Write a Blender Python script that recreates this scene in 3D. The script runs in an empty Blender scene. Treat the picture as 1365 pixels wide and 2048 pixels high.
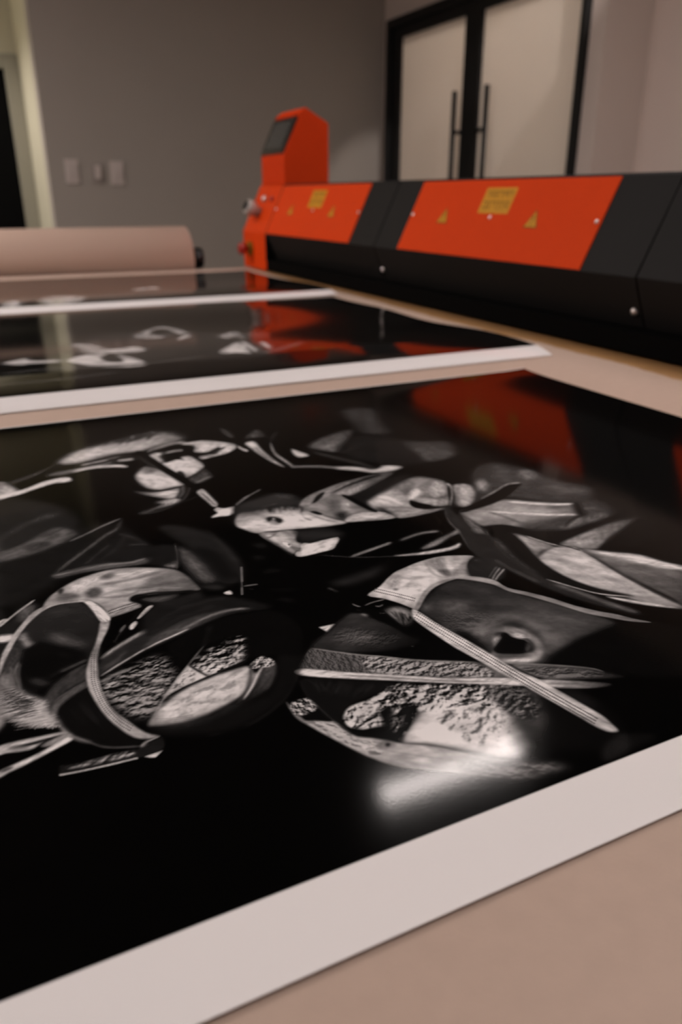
import bpy, bmesh, math
import numpy as np
from mathutils import Vector, Matrix

# ------------------------------------------------------------------ camera, world, exposure
SC = bpy.context.scene
COL = SC.collection
BT = 0.95                       # height of the work surface above the floor
cam_d = bpy.data.cameras.new('camera')
cam = bpy.data.objects.new('camera', cam_d)
COL.objects.link(cam)
cam_d.sensor_fit = 'VERTICAL'
cam_d.sensor_height = 23.5
cam_d.sensor_width = 15.66
cam_d.lens = 23.5 * 1535.0 / 2048.0
cam_d.clip_start = 0.01
cam.location = (0, 0, BT + 0.2)
cam.rotation_euler = (math.radians(90 - 22.41), 0, math.radians(-25.815))
cam_d.dof.use_dof = True
cam_d.dof.focus_distance = 0.375
cam_d.dof.aperture_fstop = 5.0
cam_d.dof.aperture_blades = 9
SC.camera = cam

world = bpy.data.worlds.new('world')
SC.world = world
world.use_nodes = True
world.node_tree.nodes['Background'].inputs[0].default_value = (0.02, 0.018, 0.016, 1)
world.node_tree.nodes['Background'].inputs[1].default_value = 0.3
SC.view_settings.view_transform = 'Standard'
SC.view_settings.look = 'None'
SC.view_settings.exposure = 0.36
SC.view_settings.gamma = 1.0
SC.view_settings.use_curve_mapping = False
WARM = (1.0, 0.90, 0.86)
LAMP_POWER = 24.0

# ------------------------------------------------------------------ helpers
def tag(o, label=None, cat=None, group=None, kind=None):
    if label: o['label'] = label
    if cat: o['category'] = cat
    if group: o['group'] = group
    if kind: o['kind'] = kind
    return o

def empty(name, loc, label, cat, group=None, kind=None):
    o = bpy.data.objects.new(name, None)
    o.empty_display_size = 0.1
    COL.objects.link(o)
    o.location = loc
    return tag(o, label, cat, group, kind)

def link(name, me, mats, parent=None):
    o = bpy.data.objects.new(name, me)
    COL.objects.link(o)
    for m in (mats if isinstance(mats, (list, tuple)) else [mats]):
        if not me.materials or m.name not in [k.name for k in me.materials if k]:
            me.materials.append(m)
    if parent is not None:
        o.parent = parent
        pw = Vector(parent.location)
        if parent.parent is not None:
            pw = pw + Vector(parent.parent.location)
        o.location = -pw                # meshes are written in world coordinates
        o.data.transform(Matrix.Identity(4))
    return o

def mesh_from(bm, name, smooth=False, autosmooth=None):
    bmesh.ops.recalc_face_normals(bm, faces=bm.faces)
    me = bpy.data.meshes.new(name)
    bm.to_mesh(me)
    bm.free()
    if smooth:
        for p in me.polygons: p.use_smooth = True
    return me

def settle(o):
    """move a mesh written in world coordinates so that its origin sits at its own base centre"""
    me = o.data
    co = np.empty(len(me.vertices) * 3); me.vertices.foreach_get('co', co); co = co.reshape(-1, 3)
    c = Vector(((co[:, 0].min() + co[:, 0].max()) / 2, (co[:, 1].min() + co[:, 1].max()) / 2, co[:, 2].min()))
    me.transform(Matrix.Translation(-c))
    o.location = Vector(o.location) + c
    return o

def obj(name, bm, mats, parent=None, smooth=False):
    return settle2(link(name, mesh_from(bm, name, smooth), mats, None), parent)

def world_loc(o):
    v = Vector(o.location)
    while o.parent is not None:
        o = o.parent
        v = v + Vector(o.location)
    return v

def settle2(o, parent):
    settle(o)
    if parent is not None:
        w = Vector(o.location)
        o.parent = parent
        o.location = w - world_loc(parent)
    return o

def box(bm, x0, x1, y0, y1, z0, z1, bevel=0.0, mi=0):
    vs = [bm.verts.new((x, y, z)) for x in (x0, x1) for y in (y0, y1) for z in (z0, z1)]
    q = [(0, 1, 3, 2), (4, 6, 7, 5), (0, 4, 5, 1), (2, 3, 7, 6), (0, 2, 6, 4), (1, 5, 7, 3)]
    fs = [bm.faces.new([vs[i] for i in f]) for f in q]
    for f_ in fs: f_.material_index = mi
    if bevel > 0:
        es = list({e for f_ in fs for e in f_.edges})
        bmesh.ops.bevel(bm, geom=es, offset=bevel, segments=2, affect='EDGES', profile=0.6)
    return fs

def boxm(x0, x1, y0, y1, z0, z1, bevel=0.0):
    bm = bmesh.new(); box(bm, x0, x1, y0, y1, z0, z1, bevel); return bm

def prism_y(prof, y0, y1, bevel=0.0):
    """extrude an (x, z) outline along y"""
    bm = bmesh.new()
    a = [bm.verts.new((x, y0, z)) for x, z in prof]
    b = [bm.verts.new((x, y1, z)) for x, z in prof]
    n = len(prof)
    bm.faces.new(a); bm.faces.new(b[::-1])
    for i in range(n): bm.faces.new((a[i], b[i], b[(i + 1) % n], a[(i + 1) % n]))
    if bevel > 0:
        bmesh.ops.bevel(bm, geom=list(bm.edges), offset=bevel, segments=2, affect='EDGES', profile=0.6)
    return bm

def cyl(bm, p0, p1, r0, r1=None, seg=24, caps=True, rings=None, mi=0):
    """lathe along p0->p1; rings = list of (t, radius)"""
    p0, p1 = Vector(p0), Vector(p1)
    ax = (p1 - p0).normalized()
    u = ax.orthogonal().normalized(); v = ax.cross(u)
    rings = rings or [(0, r0), (1, r1 if r1 is not None else r0)]
    rows = []
    for t, r in rings:
        c = p0 + (p1 - p0) * t
        rows.append([bm.verts.new(c + (u * math.cos(2 * math.pi * k / seg) + v * math.sin(2 * math.pi * k / seg)) * r) for k in range(seg)])
    for a, b in zip(rows, rows[1:]):
        for k in range(seg):
            f_ = bm.faces.new((a[k], a[(k + 1) % seg], b[(k + 1) % seg], b[k])); f_.material_index = mi; f_.smooth = True
    if caps:
        for r_ in (rows[0][::-1], rows[-1]):
            f_ = bm.faces.new(r_); f_.material_index = mi
    return bm

# ------------------------------------------------------------------ materials
def mat(name, rgb, rough=0.5, spec=0.5, metal=0.0, noise=0.0, nscale=20.0, bump=0.0, bscale=200.0, emit=None, estr=0.0, coat=0.0, stretch=None, detail=4.0):
    m = bpy.data.materials.new(name); m.use_nodes = True
    nt = m.node_tree; b = nt.nodes['Principled BSDF']
    b.inputs['Base Color'].default_value = (*rgb, 1)
    b.inputs['Roughness'].default_value = rough
    b.inputs['Specular IOR Level'].default_value = spec
    b.inputs['Metallic'].default_value = metal
    b.inputs['Coat Weight'].default_value = coat
    tc = nt.nodes.new('ShaderNodeTexCoord')
    src = tc.outputs['Object']
    if stretch:
        mp = nt.nodes.new('ShaderNodeMapping'); mp.inputs['Scale'].default_value = stretch
        nt.links.new(src, mp.inputs[0]); src = mp.outputs[0]
    if noise > 0:
        n = nt.nodes.new('ShaderNodeTexNoise'); n.inputs['Scale'].default_value = nscale; n.inputs['Detail'].default_value = detail
        nt.links.new(src, n.inputs['Vector'])
        mx = nt.nodes.new('ShaderNodeMix'); mx.data_type = 'RGBA'
        mx.inputs['A'].default_value = (*[c * (1 - noise) for c in rgb], 1)
        mx.inputs['B'].default_value = (*[min(1, c * (1 + noise)) for c in rgb], 1)
        nt.links.new(n.outputs['Fac'], mx.inputs['Factor'])
        nt.links.new(mx.outputs['Result'], b.inputs['Base Color'])
    if bump > 0:
        n2 = nt.nodes.new('ShaderNodeTexNoise'); n2.inputs['Scale'].default_value = bscale; n2.inputs['Detail'].default_value = 3
        nt.links.new(src, n2.inputs['Vector'])
        bp = nt.nodes.new('ShaderNodeBump'); bp.inputs['Strength'].default_value = bump; bp.inputs['Distance'].default_value = 0.002
        nt.links.new(n2.outputs['Fac'], bp.inputs['Height'])
        nt.links.new(bp.outputs['Normal'], b.inputs['Normal'])
    if emit:
        b.inputs['Emission Color'].default_value = (*emit, 1)
        b.inputs['Emission Strength'].default_value = estr
    return m

M = {}
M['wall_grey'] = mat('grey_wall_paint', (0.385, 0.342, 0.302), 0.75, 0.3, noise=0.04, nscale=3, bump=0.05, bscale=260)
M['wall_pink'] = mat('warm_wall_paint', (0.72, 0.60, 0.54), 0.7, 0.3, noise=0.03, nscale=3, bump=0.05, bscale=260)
M['cream'] = mat('cream_wall_paint', (0.56, 0.53, 0.40), 0.7, 0.3, noise=0.03, nscale=3)
M['casing'] = mat('casing_paint', (0.30, 0.285, 0.225), 0.55, 0.4, noise=0.03, nscale=5)
M['ceil'] = mat('ceiling_paint', (0.085, 0.08, 0.075), 0.8, 0.2, noise=0.04, nscale=2)
M['floor'] = mat('floor_concrete', (0.13, 0.12, 0.11), 0.5, 0.4, noise=0.2, nscale=2.5, bump=0.1, bscale=60)
M['frame'] = mat('black_door_metal', (0.006, 0.006, 0.006), 0.5, 0.3, noise=0.1, nscale=30)
M['frost'] = mat('frosted_glass', (0.86, 0.81, 0.73), 0.35, 0.4, noise=0.015, nscale=2)
nt_ = M['frost'].node_tree
tr_ = nt_.nodes.new('ShaderNodeBsdfTranslucent'); tr_.inputs[0].default_value = (0.95, 0.89, 0.81, 1)
mx_ = nt_.nodes.new('ShaderNodeMixShader'); mx_.inputs[0].default_value = 0.45
nt_.links.new(nt_.nodes['Principled BSDF'].outputs[0], mx_.inputs[1]); nt_.links.new(tr_.outputs[0], mx_.inputs[2])
nt_.links.new(mx_.outputs[0], nt_.nodes['Material Output'].inputs['Surface'])
M['black_panel'] = mat('black_panel', (0.0015, 0.0015, 0.0014), 0.8, 0.08, noise=0.2, nscale=6)
M['kraft'] = mat('kraft_paper', (0.47, 0.345, 0.278), 0.62, 0.35, noise=0.07, nscale=90, bump=0.08, bscale=700, detail=8)
M['roll'] = mat('kraft_roll_paper', (0.52, 0.375, 0.30), 0.65, 0.3, noise=0.03, nscale=20, bump=0.03, bscale=400, stretch=(1, 30, 30))
M['bed'] = mat('brown_bed_board', (0.38, 0.20, 0.08), 0.6, 0.3, noise=0.25, nscale=25, bump=0.1, bscale=120)
M['steel'] = mat('table_steel', (0.05, 0.05, 0.05), 0.45, 0.5, metal=0.6, noise=0.1, nscale=20)
M['orange'] = mat('orange_powder_coat', (0.70, 0.054, 0.004), 0.6, 0.08, noise=0.03, nscale=40, bump=0.05, bscale=900)
M['red_orange'] = mat('red_orange_coat', (0.64, 0.045, 0.005), 0.6, 0.08, noise=0.03, nscale=40, bump=0.05, bscale=900)
M['cover'] = mat('charcoal_cover', (0.0095, 0.0085, 0.008), 0.6, 0.15, noise=0.08, nscale=60, bump=0.06, bscale=1200)
M['rubber'] = mat('black_rubber', (0.004, 0.004, 0.004), 0.7, 0.15, noise=0.1, nscale=40)
M['matte'] = mat('matte_black_bristle', (0.0022, 0.0020, 0.0019), 0.9, 0.05, noise=0.2, nscale=300)
M['yellow'] = mat('yellow_label', (0.62, 0.275, 0.001), 0.5, 0.3, noise=0.04, nscale=60)
M['ink'] = mat('label_ink', (0.24, 0.12, 0.006), 0.6, 0.2, noise=0.05, nscale=60)
M['screw'] = mat('bright_screw', (0.75, 0.70, 0.68), 0.28, 0.6, metal=0.8, noise=0.05, nscale=200)
M['bezel'] = mat('screen_bezel', (0.006, 0.006, 0.006), 0.35, 0.5, noise=0.05, nscale=50)
M['display'] = mat('grey_display', (0.055, 0.056, 0.055), 0.25, 0.5, noise=0.04, nscale=40)
M['gauge'] = mat('grey_plastic', (0.42, 0.38, 0.35), 0.4, 0.5, noise=0.05, nscale=60)
M['red'] = mat('red_button', (0.34, 0.015, 0.008), 0.35, 0.5, noise=0.03, nscale=60)
M['plate'] = mat('pale_switch_plastic', (0.60, 0.52, 0.48), 0.4, 0.5, noise=0.02, nscale=60)
M['fitting_shade'] = mat('fitting_shade_taupe', (0.33, 0.28, 0.25), 0.4, 0.5, noise=0.02, nscale=60)
M['lamp_body'] = mat('lamp_housing', (0.02, 0.02, 0.02), 0.5, 0.4, noise=0.05, nscale=40)
M['glow_small'] = mat('downlight_lens', (0.9, 0.9, 0.9), 0.5, 0.2, emit=WARM, estr=6.0, noise=0.01)

# ------------------------------------------------------------------ room
YW = 4.5            # far wall
XD = 2.457          # wall with the glazed doors
YR, XR = 2.697, 2.697   # step of the right hand wall
XL, YN = -2.4, -2.4     # walls behind the camera
CZ = BT + 1.78
WT = 0.12
def struct(name, bm, m, label, cat=None):
    o = obj(name, bm, m)
    return tag(o, label, cat, None, 'structure')

struct('floor', boxm(XL - WT, 4.2, YN - WT, 5.5, -0.1, 0), M['floor'], 'dark concrete floor under the work table')
struct('ceiling', boxm(XL - WT, 4.2, YN - WT, 5.5, CZ, CZ + 0.1), M['ceil'], 'dim grey ceiling of the print room')
XE = 0.521
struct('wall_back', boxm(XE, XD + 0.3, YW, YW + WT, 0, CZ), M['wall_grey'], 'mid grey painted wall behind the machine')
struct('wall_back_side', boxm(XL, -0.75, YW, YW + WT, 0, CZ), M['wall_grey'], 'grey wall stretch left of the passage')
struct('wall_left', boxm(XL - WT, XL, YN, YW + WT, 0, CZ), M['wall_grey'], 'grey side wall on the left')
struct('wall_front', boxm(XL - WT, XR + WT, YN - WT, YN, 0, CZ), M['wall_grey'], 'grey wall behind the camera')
# right wall: strip beside the doors, strip over them, the step and the set-back stretch
DY0, DY1, DTOP = 2.786, 4.435, BT + 1.108
bm = bmesh.new()
box(bm, XD, XD + WT, YR, DY0, 0, CZ)
box(bm, XD, XD + WT, DY1, YW, 0, CZ)
box(bm, XD, XD + WT, DY0, DY1, DTOP, CZ)
box(bm, XD + WT, XR, YR, YR + WT, 0, CZ)
M['wall_shaded'] = mat('wall_paint_shaded', (0.645, 0.545, 0.49), 0.7, 0.3, noise=0.03, nscale=3, bump=0.05, bscale=260)  # warm wall paint darkened a little, putting the step's shade into the colour
struct('wall_right', bm, M['wall_shaded'], 'pale warm grey wall around the black glazed doors')
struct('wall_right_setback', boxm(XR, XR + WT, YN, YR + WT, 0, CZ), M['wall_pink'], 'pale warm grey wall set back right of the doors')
# the room behind the frosted doors
bm = bmesh.new()
box(bm, 4.1, 4.2, YR, 5.0, 0, CZ)
box(bm, XR, 4.1, YR + 0.001, YR + WT, 0, CZ)
box(bm, XD + WT, 4.1, 4.9, 5.0, 0, CZ)
struct('wall_next_room', bm, M['wall_pink'], 'pale walls of the room behind the frosted doors')
# passage on the far left
struct('wall_passage_right', boxm(XE, XE + 0.35, YW + WT, 5.25 + WT, 0, CZ), M['cream'], 'cream lit side wall of the passage')
struct('wall_passage_end', boxm(-0.9, XE, 5.25, 5.25 + WT, 0, CZ), M['cream'], 'cream end wall of the passage')
struct('wall_passage_left', boxm(-0.9, -0.75, YW + WT, 5.25, 0, CZ), M['cream'], 'cream left wall of the passage')
d2 = empty('door_2', (0.0, 5.24, 0), 'black passage door in a cream casing at the far left', None, None, 'structure')
obj('casing', boxm(0.440, 0.519, 5.225, 5.249, 0, BT + 0.93, 0.004), M['casing'], d2)
obj('casing', boxm(-0.52, 0.440, 5.225, 5.249, BT + 0.855, BT + 0.93, 0.004), M['casing'], d2)
obj('casing', boxm(-0.60, -0.52, 5.225, 5.249, 0, BT + 0.93, 0.004), M['casing'], d2)
obj('door_leaf', boxm(-0.518, 0.438, 5.238, 5.249, 0.005, BT + 0.853, 0.002), M['black_panel'], d2)

# ------------------------------------------------------------------ double glazed door
d1 = empty('door_1', (XD, 3.61, 0), 'black framed double door with two frosted panes and long pull handles', None, None, 'structure')
fw_ = 0.06
bm = bmesh.new()
box(bm, XD - 0.03, XD + 0.10, DY1 - 0.055, DY1, 0, DTOP, 0.003)
box(bm, XD - 0.03, XD + 0.10, DY0, DY0 + 0.03, 0, DTOP, 0.003)
box(bm, XD - 0.03, XD + 0.10, DY0 + 0.03, DY1 - 0.055, DTOP - 0.045, DTOP, 0.003)
obj('door_frame', bm, M['frame'], d1)
GT = BT + 1.010
def leaf(y0, y1, g0, g1, hy):
    bm = bmesh.new()
    box(bm, XD - 0.012, XD + 0.03, y0, g0, 0.01, DTOP - 0.046, 0.002)
    box(bm, XD - 0.012, XD + 0.03, g1, y1, 0.01, DTOP - 0.046, 0.002)
    box(bm, XD - 0.012, XD + 0.03, g0, g1, GT, DTOP - 0.046, 0.002)
    box(bm, XD - 0.012, XD + 0.03, g0, g1, 0.01, 0.22, 0.002)
    lf = obj('door_leaf', bm, M['frame'], d1)
    tag(obj('pane', boxm(XD + 0.004, XD + 0.014, g0 - 0.003, g1 + 0.003, 0.217, GT + 0.003), M['frost'], lf), 'frosted white glass pane')
    hb = bmesh.new()
    zt, zb = BT + 0.685, BT - 0.05
    cyl(hb, (XD - 0.036, hy, zb), (XD - 0.036, hy, zt), 0.013)
    for zz in (BT + 0.497, BT + 0.05):
        cyl(hb, (XD - 0.036, hy, zz), (XD - 0.008, hy + (-0.065 if hy > 3.59 else 0.12), zz), 0.010, seg=12)
    tag(obj('pull_handle', hb, M['frame'], lf), 'long black tubular pull handle')
    return lf
leaf(3.589, DY1 - 0.056, 3.662, 4.294, 3.690)
leaf(DY0 + 0.031, 3.586, 2.837, 3.522, 3.415)

# ------------------------------------------------------------------ wall fittings
def switch_plate(name, x0, x1, z0, z1, label, rockers):
    t = empty(name, ((x0 + x1) / 2, YW, BT + z0), label, 'switch')
    obj('plate', boxm(x0, x1, YW - 0.010, YW, BT + z0, BT + z1, 0.003), M['plate'], t)
    n = rockers
    w_ = (x1 - x0 - 0.016) / n
    for k in range(n):
        a = x0 + 0.008 + k * w_
        obj('rocker', boxm(a + 0.002, a + w_ - 0.002, YW - 0.016, YW - 0.009, BT + z0 + 0.028, BT + z1 - 0.028, 0.002), M['plate'], t)
    for zz in (z0 + 0.014, z1 - 0.014):
        b_ = bmesh.new(); cyl(b_, ((x0 + x1) / 2, YW - 0.012, BT + zz), ((x0 + x1) / 2, YW - 0.009, BT + zz), 0.003, seg=10)
        obj('screw', b_, M['screw'], t)
switch_plate('switch_plate', 0.602, 0.668, 0.258, 0.372, 'pale wall switch plate nearest the cream passage', 2)
switch_plate('switch_plate', 0.829, 0.897, 0.252, 0.366, 'pale wall switch plate farthest from the cream passage', 2)
t = empty('wall_sensor', (0.760, YW, BT + 0.262), 'small pale fitting with its shadow put in as a taupe plate, between two wall switch plates', 'wall fitting')
obj('shade_plate', boxm(0.733, 0.790, YW - 0.008, YW, BT + 0.256, BT + 0.352, 0.003), M['fitting_shade'], t)  # darker plate added for the shadow around the small fitting
obj('cover', boxm(0.747, 0.778, YW - 0.024, YW - 0.007, BT + 0.280, BT + 0.345, 0.004), M['plate'], t)

# ------------------------------------------------------------------ lamps
def linear_lamp(x, y, lx, ly, z, label, k=1.0):
    t = empty('linear_lamp', (x, y, z), label, 'lamp')
    bm = bmesh.new()
    h = 0.055; s = 0.006
    box(bm, x - lx / 2 - s, x + lx / 2 + s, y - ly / 2 - s, y - ly / 2, z, z + h)
    box(bm, x - lx / 2 - s, x + lx / 2 + s, y + ly / 2, y + ly / 2 + s, z, z + h)
    box(bm, x - lx / 2 - s, x - lx / 2, y - ly / 2, y + ly / 2, z, z + h)
    box(bm, x + lx / 2, x + lx / 2 + s, y - ly / 2, y + ly / 2, z, z + h)
    box(bm, x - lx / 2 - s, x + lx / 2 + s, y - ly / 2 - s, y + ly / 2 + s, z + h, z + h + 0.006)
    obj('housing', bm, M['lamp_body'], t)
    tag(obj('diffuser', boxm(x - lx / 2 + 0.001, x + lx / 2 - 0.001, y - ly / 2 + 0.001, y + ly / 2 - 0.001, z + 0.002, z + 0.006), mat('lamp_diffuser', (0.9, 0.9, 0.9), 0.5, 0.2, emit=WARM, estr=LAMP_POWER * k, noise=0.01), t), 'glowing warm diffuser')
    for sx in (-1, 1):
        b_ = bmesh.new(); cyl(b_, (x + sx * lx * 0.38, y, z + h + 0.005), (x + sx * lx * 0.38, y, CZ), 0.003, seg=8)
        obj('hanger', b_, M['lamp_body'], t)
linear_lamp(3.1, 3.6, 0.10, 1.2, BT + 1.62, 'added warm lamp behind the frosted doors to brighten the panes', 1.5)  # added unseen lamp that brightens the frosted panes from behind
linear_lamp(1.265, 1.715, 0.56, 0.075, BT + 1.62, 'warm linear lamp hanging over the laminating beam', 1.35)
linear_lamp(-1.25, 0.1, 1.2, 0.10, BT + 1.62, 'added warm fill lamp over the near left of the table, out of view', 0.5)  # fill light added out of view for the near table and orange faces
linear_lamp(0.35, -1.3, 1.2, 0.10, BT + 1.62, 'added warm fill lamp behind the camera', 0.5)  # unseen lamp put in for general fill
linear_lamp(-1.3, 1.95, 1.4, 0.20, BT + 1.62, 'wide added fill lamp over the far left of the table, out of view', 1.55)  # added fill, out of view; lifts far bed, walls and orange panels
linear_lamp(-1.3, 3.2, 1.4, 0.16, BT + 1.62, 'added warm fill lamp in the far left corner to brighten the grey wall', 0.9)  # made-up wall washer, out of view, brightening the far grey wall
linear_lamp(1.45, 0.2, 1.0, 0.12, BT + 1.62, 'added warm fill lamp at the near right, out of view', 2.0)  # invented lamp, unseen, that lifts the kraft and walls on the right

def downlight(x, y, z, label, power, deg, blend=0.6):
    t = empty('downlight', (x, y, z - 0.02), label, 'lamp')
    bm = bmesh.new()
    cyl(bm, (x, y, z - 0.02), (x, y, z), 0.05, rings=[(0, 0.036), (0, 0.05), (0.4, 0.052), (1, 0.052)], caps=True)
    obj('trim_ring', bm, M['lamp_body'], t)
    b_ = bmesh.new(); cyl(b_, (x, y, z - 0.023), (x, y, z - 0.019), 0.034)
    obj('lens', b_, M['glow_small'], t)
    ld = bpy.data.lights.new('downlight_beam', 'SPOT')
    ld.energy = power; ld.color = WARM; ld.spot_size = math.radians(deg); ld.spot_blend = blend; ld.shadow_soft_size = 0.03
    lo = bpy.data.objects.new('beam', ld); COL.objects.link(lo); lo.parent = t; lo.location = (0, 0, -0.012)
    return lo
def track_spot(p, aim, label, power, deg, blend):
    """small cylindrical spotlight hanging from the ceiling, turned towards aim"""
    p, aim = Vector(p), Vector(aim); d = (aim - p).normalized()
    t = empty('track_spotlight', p, label, 'lamp')
    bm = bmesh.new(); cyl(bm, p - d * 0.06, p + d * 0.05, 0.034, rings=[(0, 0.02), (0.08, 0.034), (1, 0.036), (1, 0.031), (0.9, 0.030)], caps=False)
    obj('spot_body', bm, M['lamp_body'], t)
    bm = bmesh.new(); cyl(bm, p + d * 0.036, p + d * 0.039, 0.029)
    obj('lens', bm, M['glow_small'], t)
    bm = bmesh.new(); cyl(bm, (p.x, p.y, p.z + 0.03), (p.x, p.y, CZ), 0.008, seg=10)
    obj('stem', bm, M['lamp_body'], t)
    ld = bpy.data.lights.new('spot_beam', 'SPOT')
    ld.energy = power; ld.color = WARM; ld.spot_size = math.radians(deg); ld.spot_blend = blend; ld.shadow_soft_size = 0.02
    lo = bpy.data.objects.new('beam', ld); COL.objects.link(lo); lo.parent = t; lo.location = d * 0.045
    lo.rotation_euler = d.to_track_quat('-Z', 'Y').to_euler()
track_spot((2.16, 1.60, CZ - 0.12), (2.47, YW, BT + 0.02), 'small black spotlight aimed along the glazed doors', 60.0, 19, 0.45)
downlight(-0.42, 4.90, CZ, 'small round downlight in the cream passage', 105.0, 104, 0.5)


# ------------------------------------------------------------------ work table
tb = empty('work_table', (-0.3, 1.0, 0), 'long flatbed work table carrying the prints', 'table')
BX0, BX1, BY0, BY1 = -2.0, 1.62, -0.35, 2.285
obj('bed_board', boxm(BX0, BX1, BY0, BY1, BT - 0.035, BT, 0.002), M['bed'], tb)
bm = bmesh.new()
box(bm, BX0 - 0.03, BX1 + 0.03, BY0 - 0.05, BY0 - 0.001, BT - 0.13, BT - 0.002, 0.004)
box(bm, BX0 - 0.03, BX1 + 0.03, BY1 + 0.001, BY1 + 0.012, BT - 0.13, BT - 0.002, 0.002)
box(bm, BX0 - 0.03, BX0 - 0.001, BY0, BY1, BT - 0.13, BT - 0.002, 0.004)
box(bm, BX1 + 0.001, BX1 + 0.03, BY0, BY1, BT - 0.13, BT - 0.002, 0.004)
obj('frame', bm, M['steel'], tb)
for lx in (BX0 + 0.1, -0.2, BX1 - 0.1):
    for ly in (BY0 + 0.1, BY1 - 0.1):
        obj('leg', boxm(lx - 0.04, lx + 0.04, ly - 0.04, ly + 0.04, 0, BT - 0.036, 0.004), M['steel'], tb)

# ------------------------------------------------------------------ gantry (orange and charcoal pressing beam)
g = empty('laminating_gantry', (0.9, 1.0, BT), 'orange and charcoal laminating beam with control head spanning the table', 'machine')
PROF = [(0.833, 0.0320), (0.829, 0.0340), (0.800, 0.1000), (0.800, 0.1015), (0.8605, 0.2260), (0.866, 0.2290), (1.02, 0.2290), (1.06, 0.20), (1.06, 0.05), (1.04, 0.032)]
def seg(y0, y1, dz=0.0):
    return obj('cover_section', prism_y([(x, BT + z + (dz if z > 0.2 else 0)) for x, z in PROF], y0, y1), M['cover'], g)
SEGS = [(-0.33, 0.0435, 0.0), (0.0475, 0.7685, 0.004), (0.7720, 1.4955, 0.0), (1.4990, 2.1330, 0.0)]
covers = [seg(*s) for s in SEGS]
# inner core that closes the seams
obj('inner_beam', prism_y([(x + (0.012 if x < 0.9 else -0.006), BT + z * 0.96 + 0.002) for x, z in PROF], -0.325, 2.15), M['rubber'], g)
E_ = Vector((0.0605, 0, 0.1245)).normalized(); N_ = Vector((-E_.z, 0, E_.x))
A_ = Vector((0.800, 0, BT + 0.1015))
def on_panel(y, t, h=0.0):
    p = A_ + E_ * t + N_ * h
    return Vector((p.x, y, p.z))
def slab(bm, pts, h0, h1, mi=0):
    lo = [bm.verts.new(on_panel(y, t, h0)) for y, t in pts]
    hi = [bm.verts.new(on_panel(y, t, h1)) for y, t in pts]
    n = len(pts)
    fs = [bm.faces.new(hi), bm.faces.new(lo[::-1])]
    for i in range(n): fs.append(bm.faces.new((lo[i], lo[(i + 1) % n], hi[(i + 1) % n], hi[i])))
    for f_ in fs: f_.material_index = mi
def dome(bm, y, t, r, h=0.0016):
    c = on_panel(y, t, 0.0012); cyl(bm, c, c + N_ * 0.003, r, seg=12, rings=[(0, r), (0.5, r), (0.85, r * 0.7), (1, r * 0.3)])
def access_panel(y0, y1):
    bm = bmesh.new(); slab(bm, [(y0, 0.0006), (y1, 0.0006), (y1, 0.1365), (y0, 0.1365)], 0.0002, 0.0018)
    p = tag(obj('access_panel', bm, M['orange'], g), 'bright orange panel')
    yc = (y0 + y1) / 2
    # yellow notice with two lines of marks
    bm = bmesh.new()
    slab(bm, [(yc - 0.042, 0.0775), (yc + 0.042, 0.0775), (yc + 0.042, 0.1222), (yc - 0.042, 0.1222)], 0.0016, 0.0022)
    rs = np.random.RandomState(5)
    for row, (t0, t1) in enumerate(((0.104, 0.1165), (0.083, 0.0985))):
        y = yc - 0.034
        while y < yc + 0.030:
            w_ = 0.006 + 0.006 * rs.rand()
            tt = t0 + (t1 - t0) * 0.3 * rs.rand()
            slab(bm, [(y, tt), (y + 0.0022, tt), (y + 0.0022, t1), (y, t1)], 0.0020, 0.0024, 1)
            slab(bm, [(y, t1 - 0.0024), (y + w_, t1 - 0.0024), (y + w_, t1), (y, t1)], 0.0020, 0.0024, 1)
            if rs.rand() > 0.4: slab(bm, [(y, tt + 0.004), (y + w_, tt + 0.004), (y + w_, tt + 0.006), (y, tt + 0.006)], 0.0020, 0.0024, 1)
            y += w_ + 0.003
    tag(obj('notice_label', bm, [M['yellow'], M['ink']], p), 'yellow printed notice')
    for dy in (-0.113, 0.141):
        y = yc + dy
        bm = bmesh.new()
        slab(bm, [(y - 0.0165, 0.0565), (y + 0.0165, 0.0565), (y, 0.0855)], 0.0016, 0.0022, 1)
        slab(bm, [(y - 0.0135, 0.0583), (y + 0.0135, 0.0583), (y, 0.0822)], 0.0020, 0.0025, 0)
        slab(bm, [(y - 0.0012, 0.0660), (y + 0.0012, 0.0660), (y + 0.0018, 0.0760), (y - 0.0018, 0.0760)], 0.0023, 0.0028, 1)
        slab(bm, [(y - 0.0015, 0.0605), (y + 0.0015, 0.0605), (y + 0.0015, 0.0635), (y - 0.0015, 0.0635)], 0.0023, 0.0028, 1)
        tag(obj('warning_triangle', bm, [M['yellow'], M['ink']], p), 'yellow warning triangle')
    for y in (y0 + 0.008, yc, y1 - 0.008):
        bm = bmesh.new(); dome(bm, y, 0.0705, 0.0034)
        obj('screw', bm, M['screw'], p, True)
access_panel(0.150, 0.667)
access_panel(0.8765, 1.3975)
access_panel(1.6170, 2.1320)
for y in (0.055, 0.7830, 1.4972 - 0.0085):
    bm = bmesh.new(); cyl(bm, (0.821, y, BT + 0.0555), (0.8155, y, BT + 0.0530), 0.004, seg=14, rings=[(0, 0.0055), (0.4, 0.0055), (0.8, 0.004), (1, 0.0015)])
    obj('bolt', bm, M['screw'], g)
bm = bmesh.new(); cyl(bm, (0.935, -0.32, BT + 0.063), (0.935, 2.14, BT + 0.063), 0.060, seg=40)
tag(obj('pressing_roller', bm, M['rubber'], g), 'black rubber pressing roller')
tag(obj('brush_strip', boxm(0.799, 0.842, -0.33, 2.1330, BT + 0.0045, BT + 0.0325, 0.001), M['matte'], g), 'black brush strip under the cover')
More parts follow.
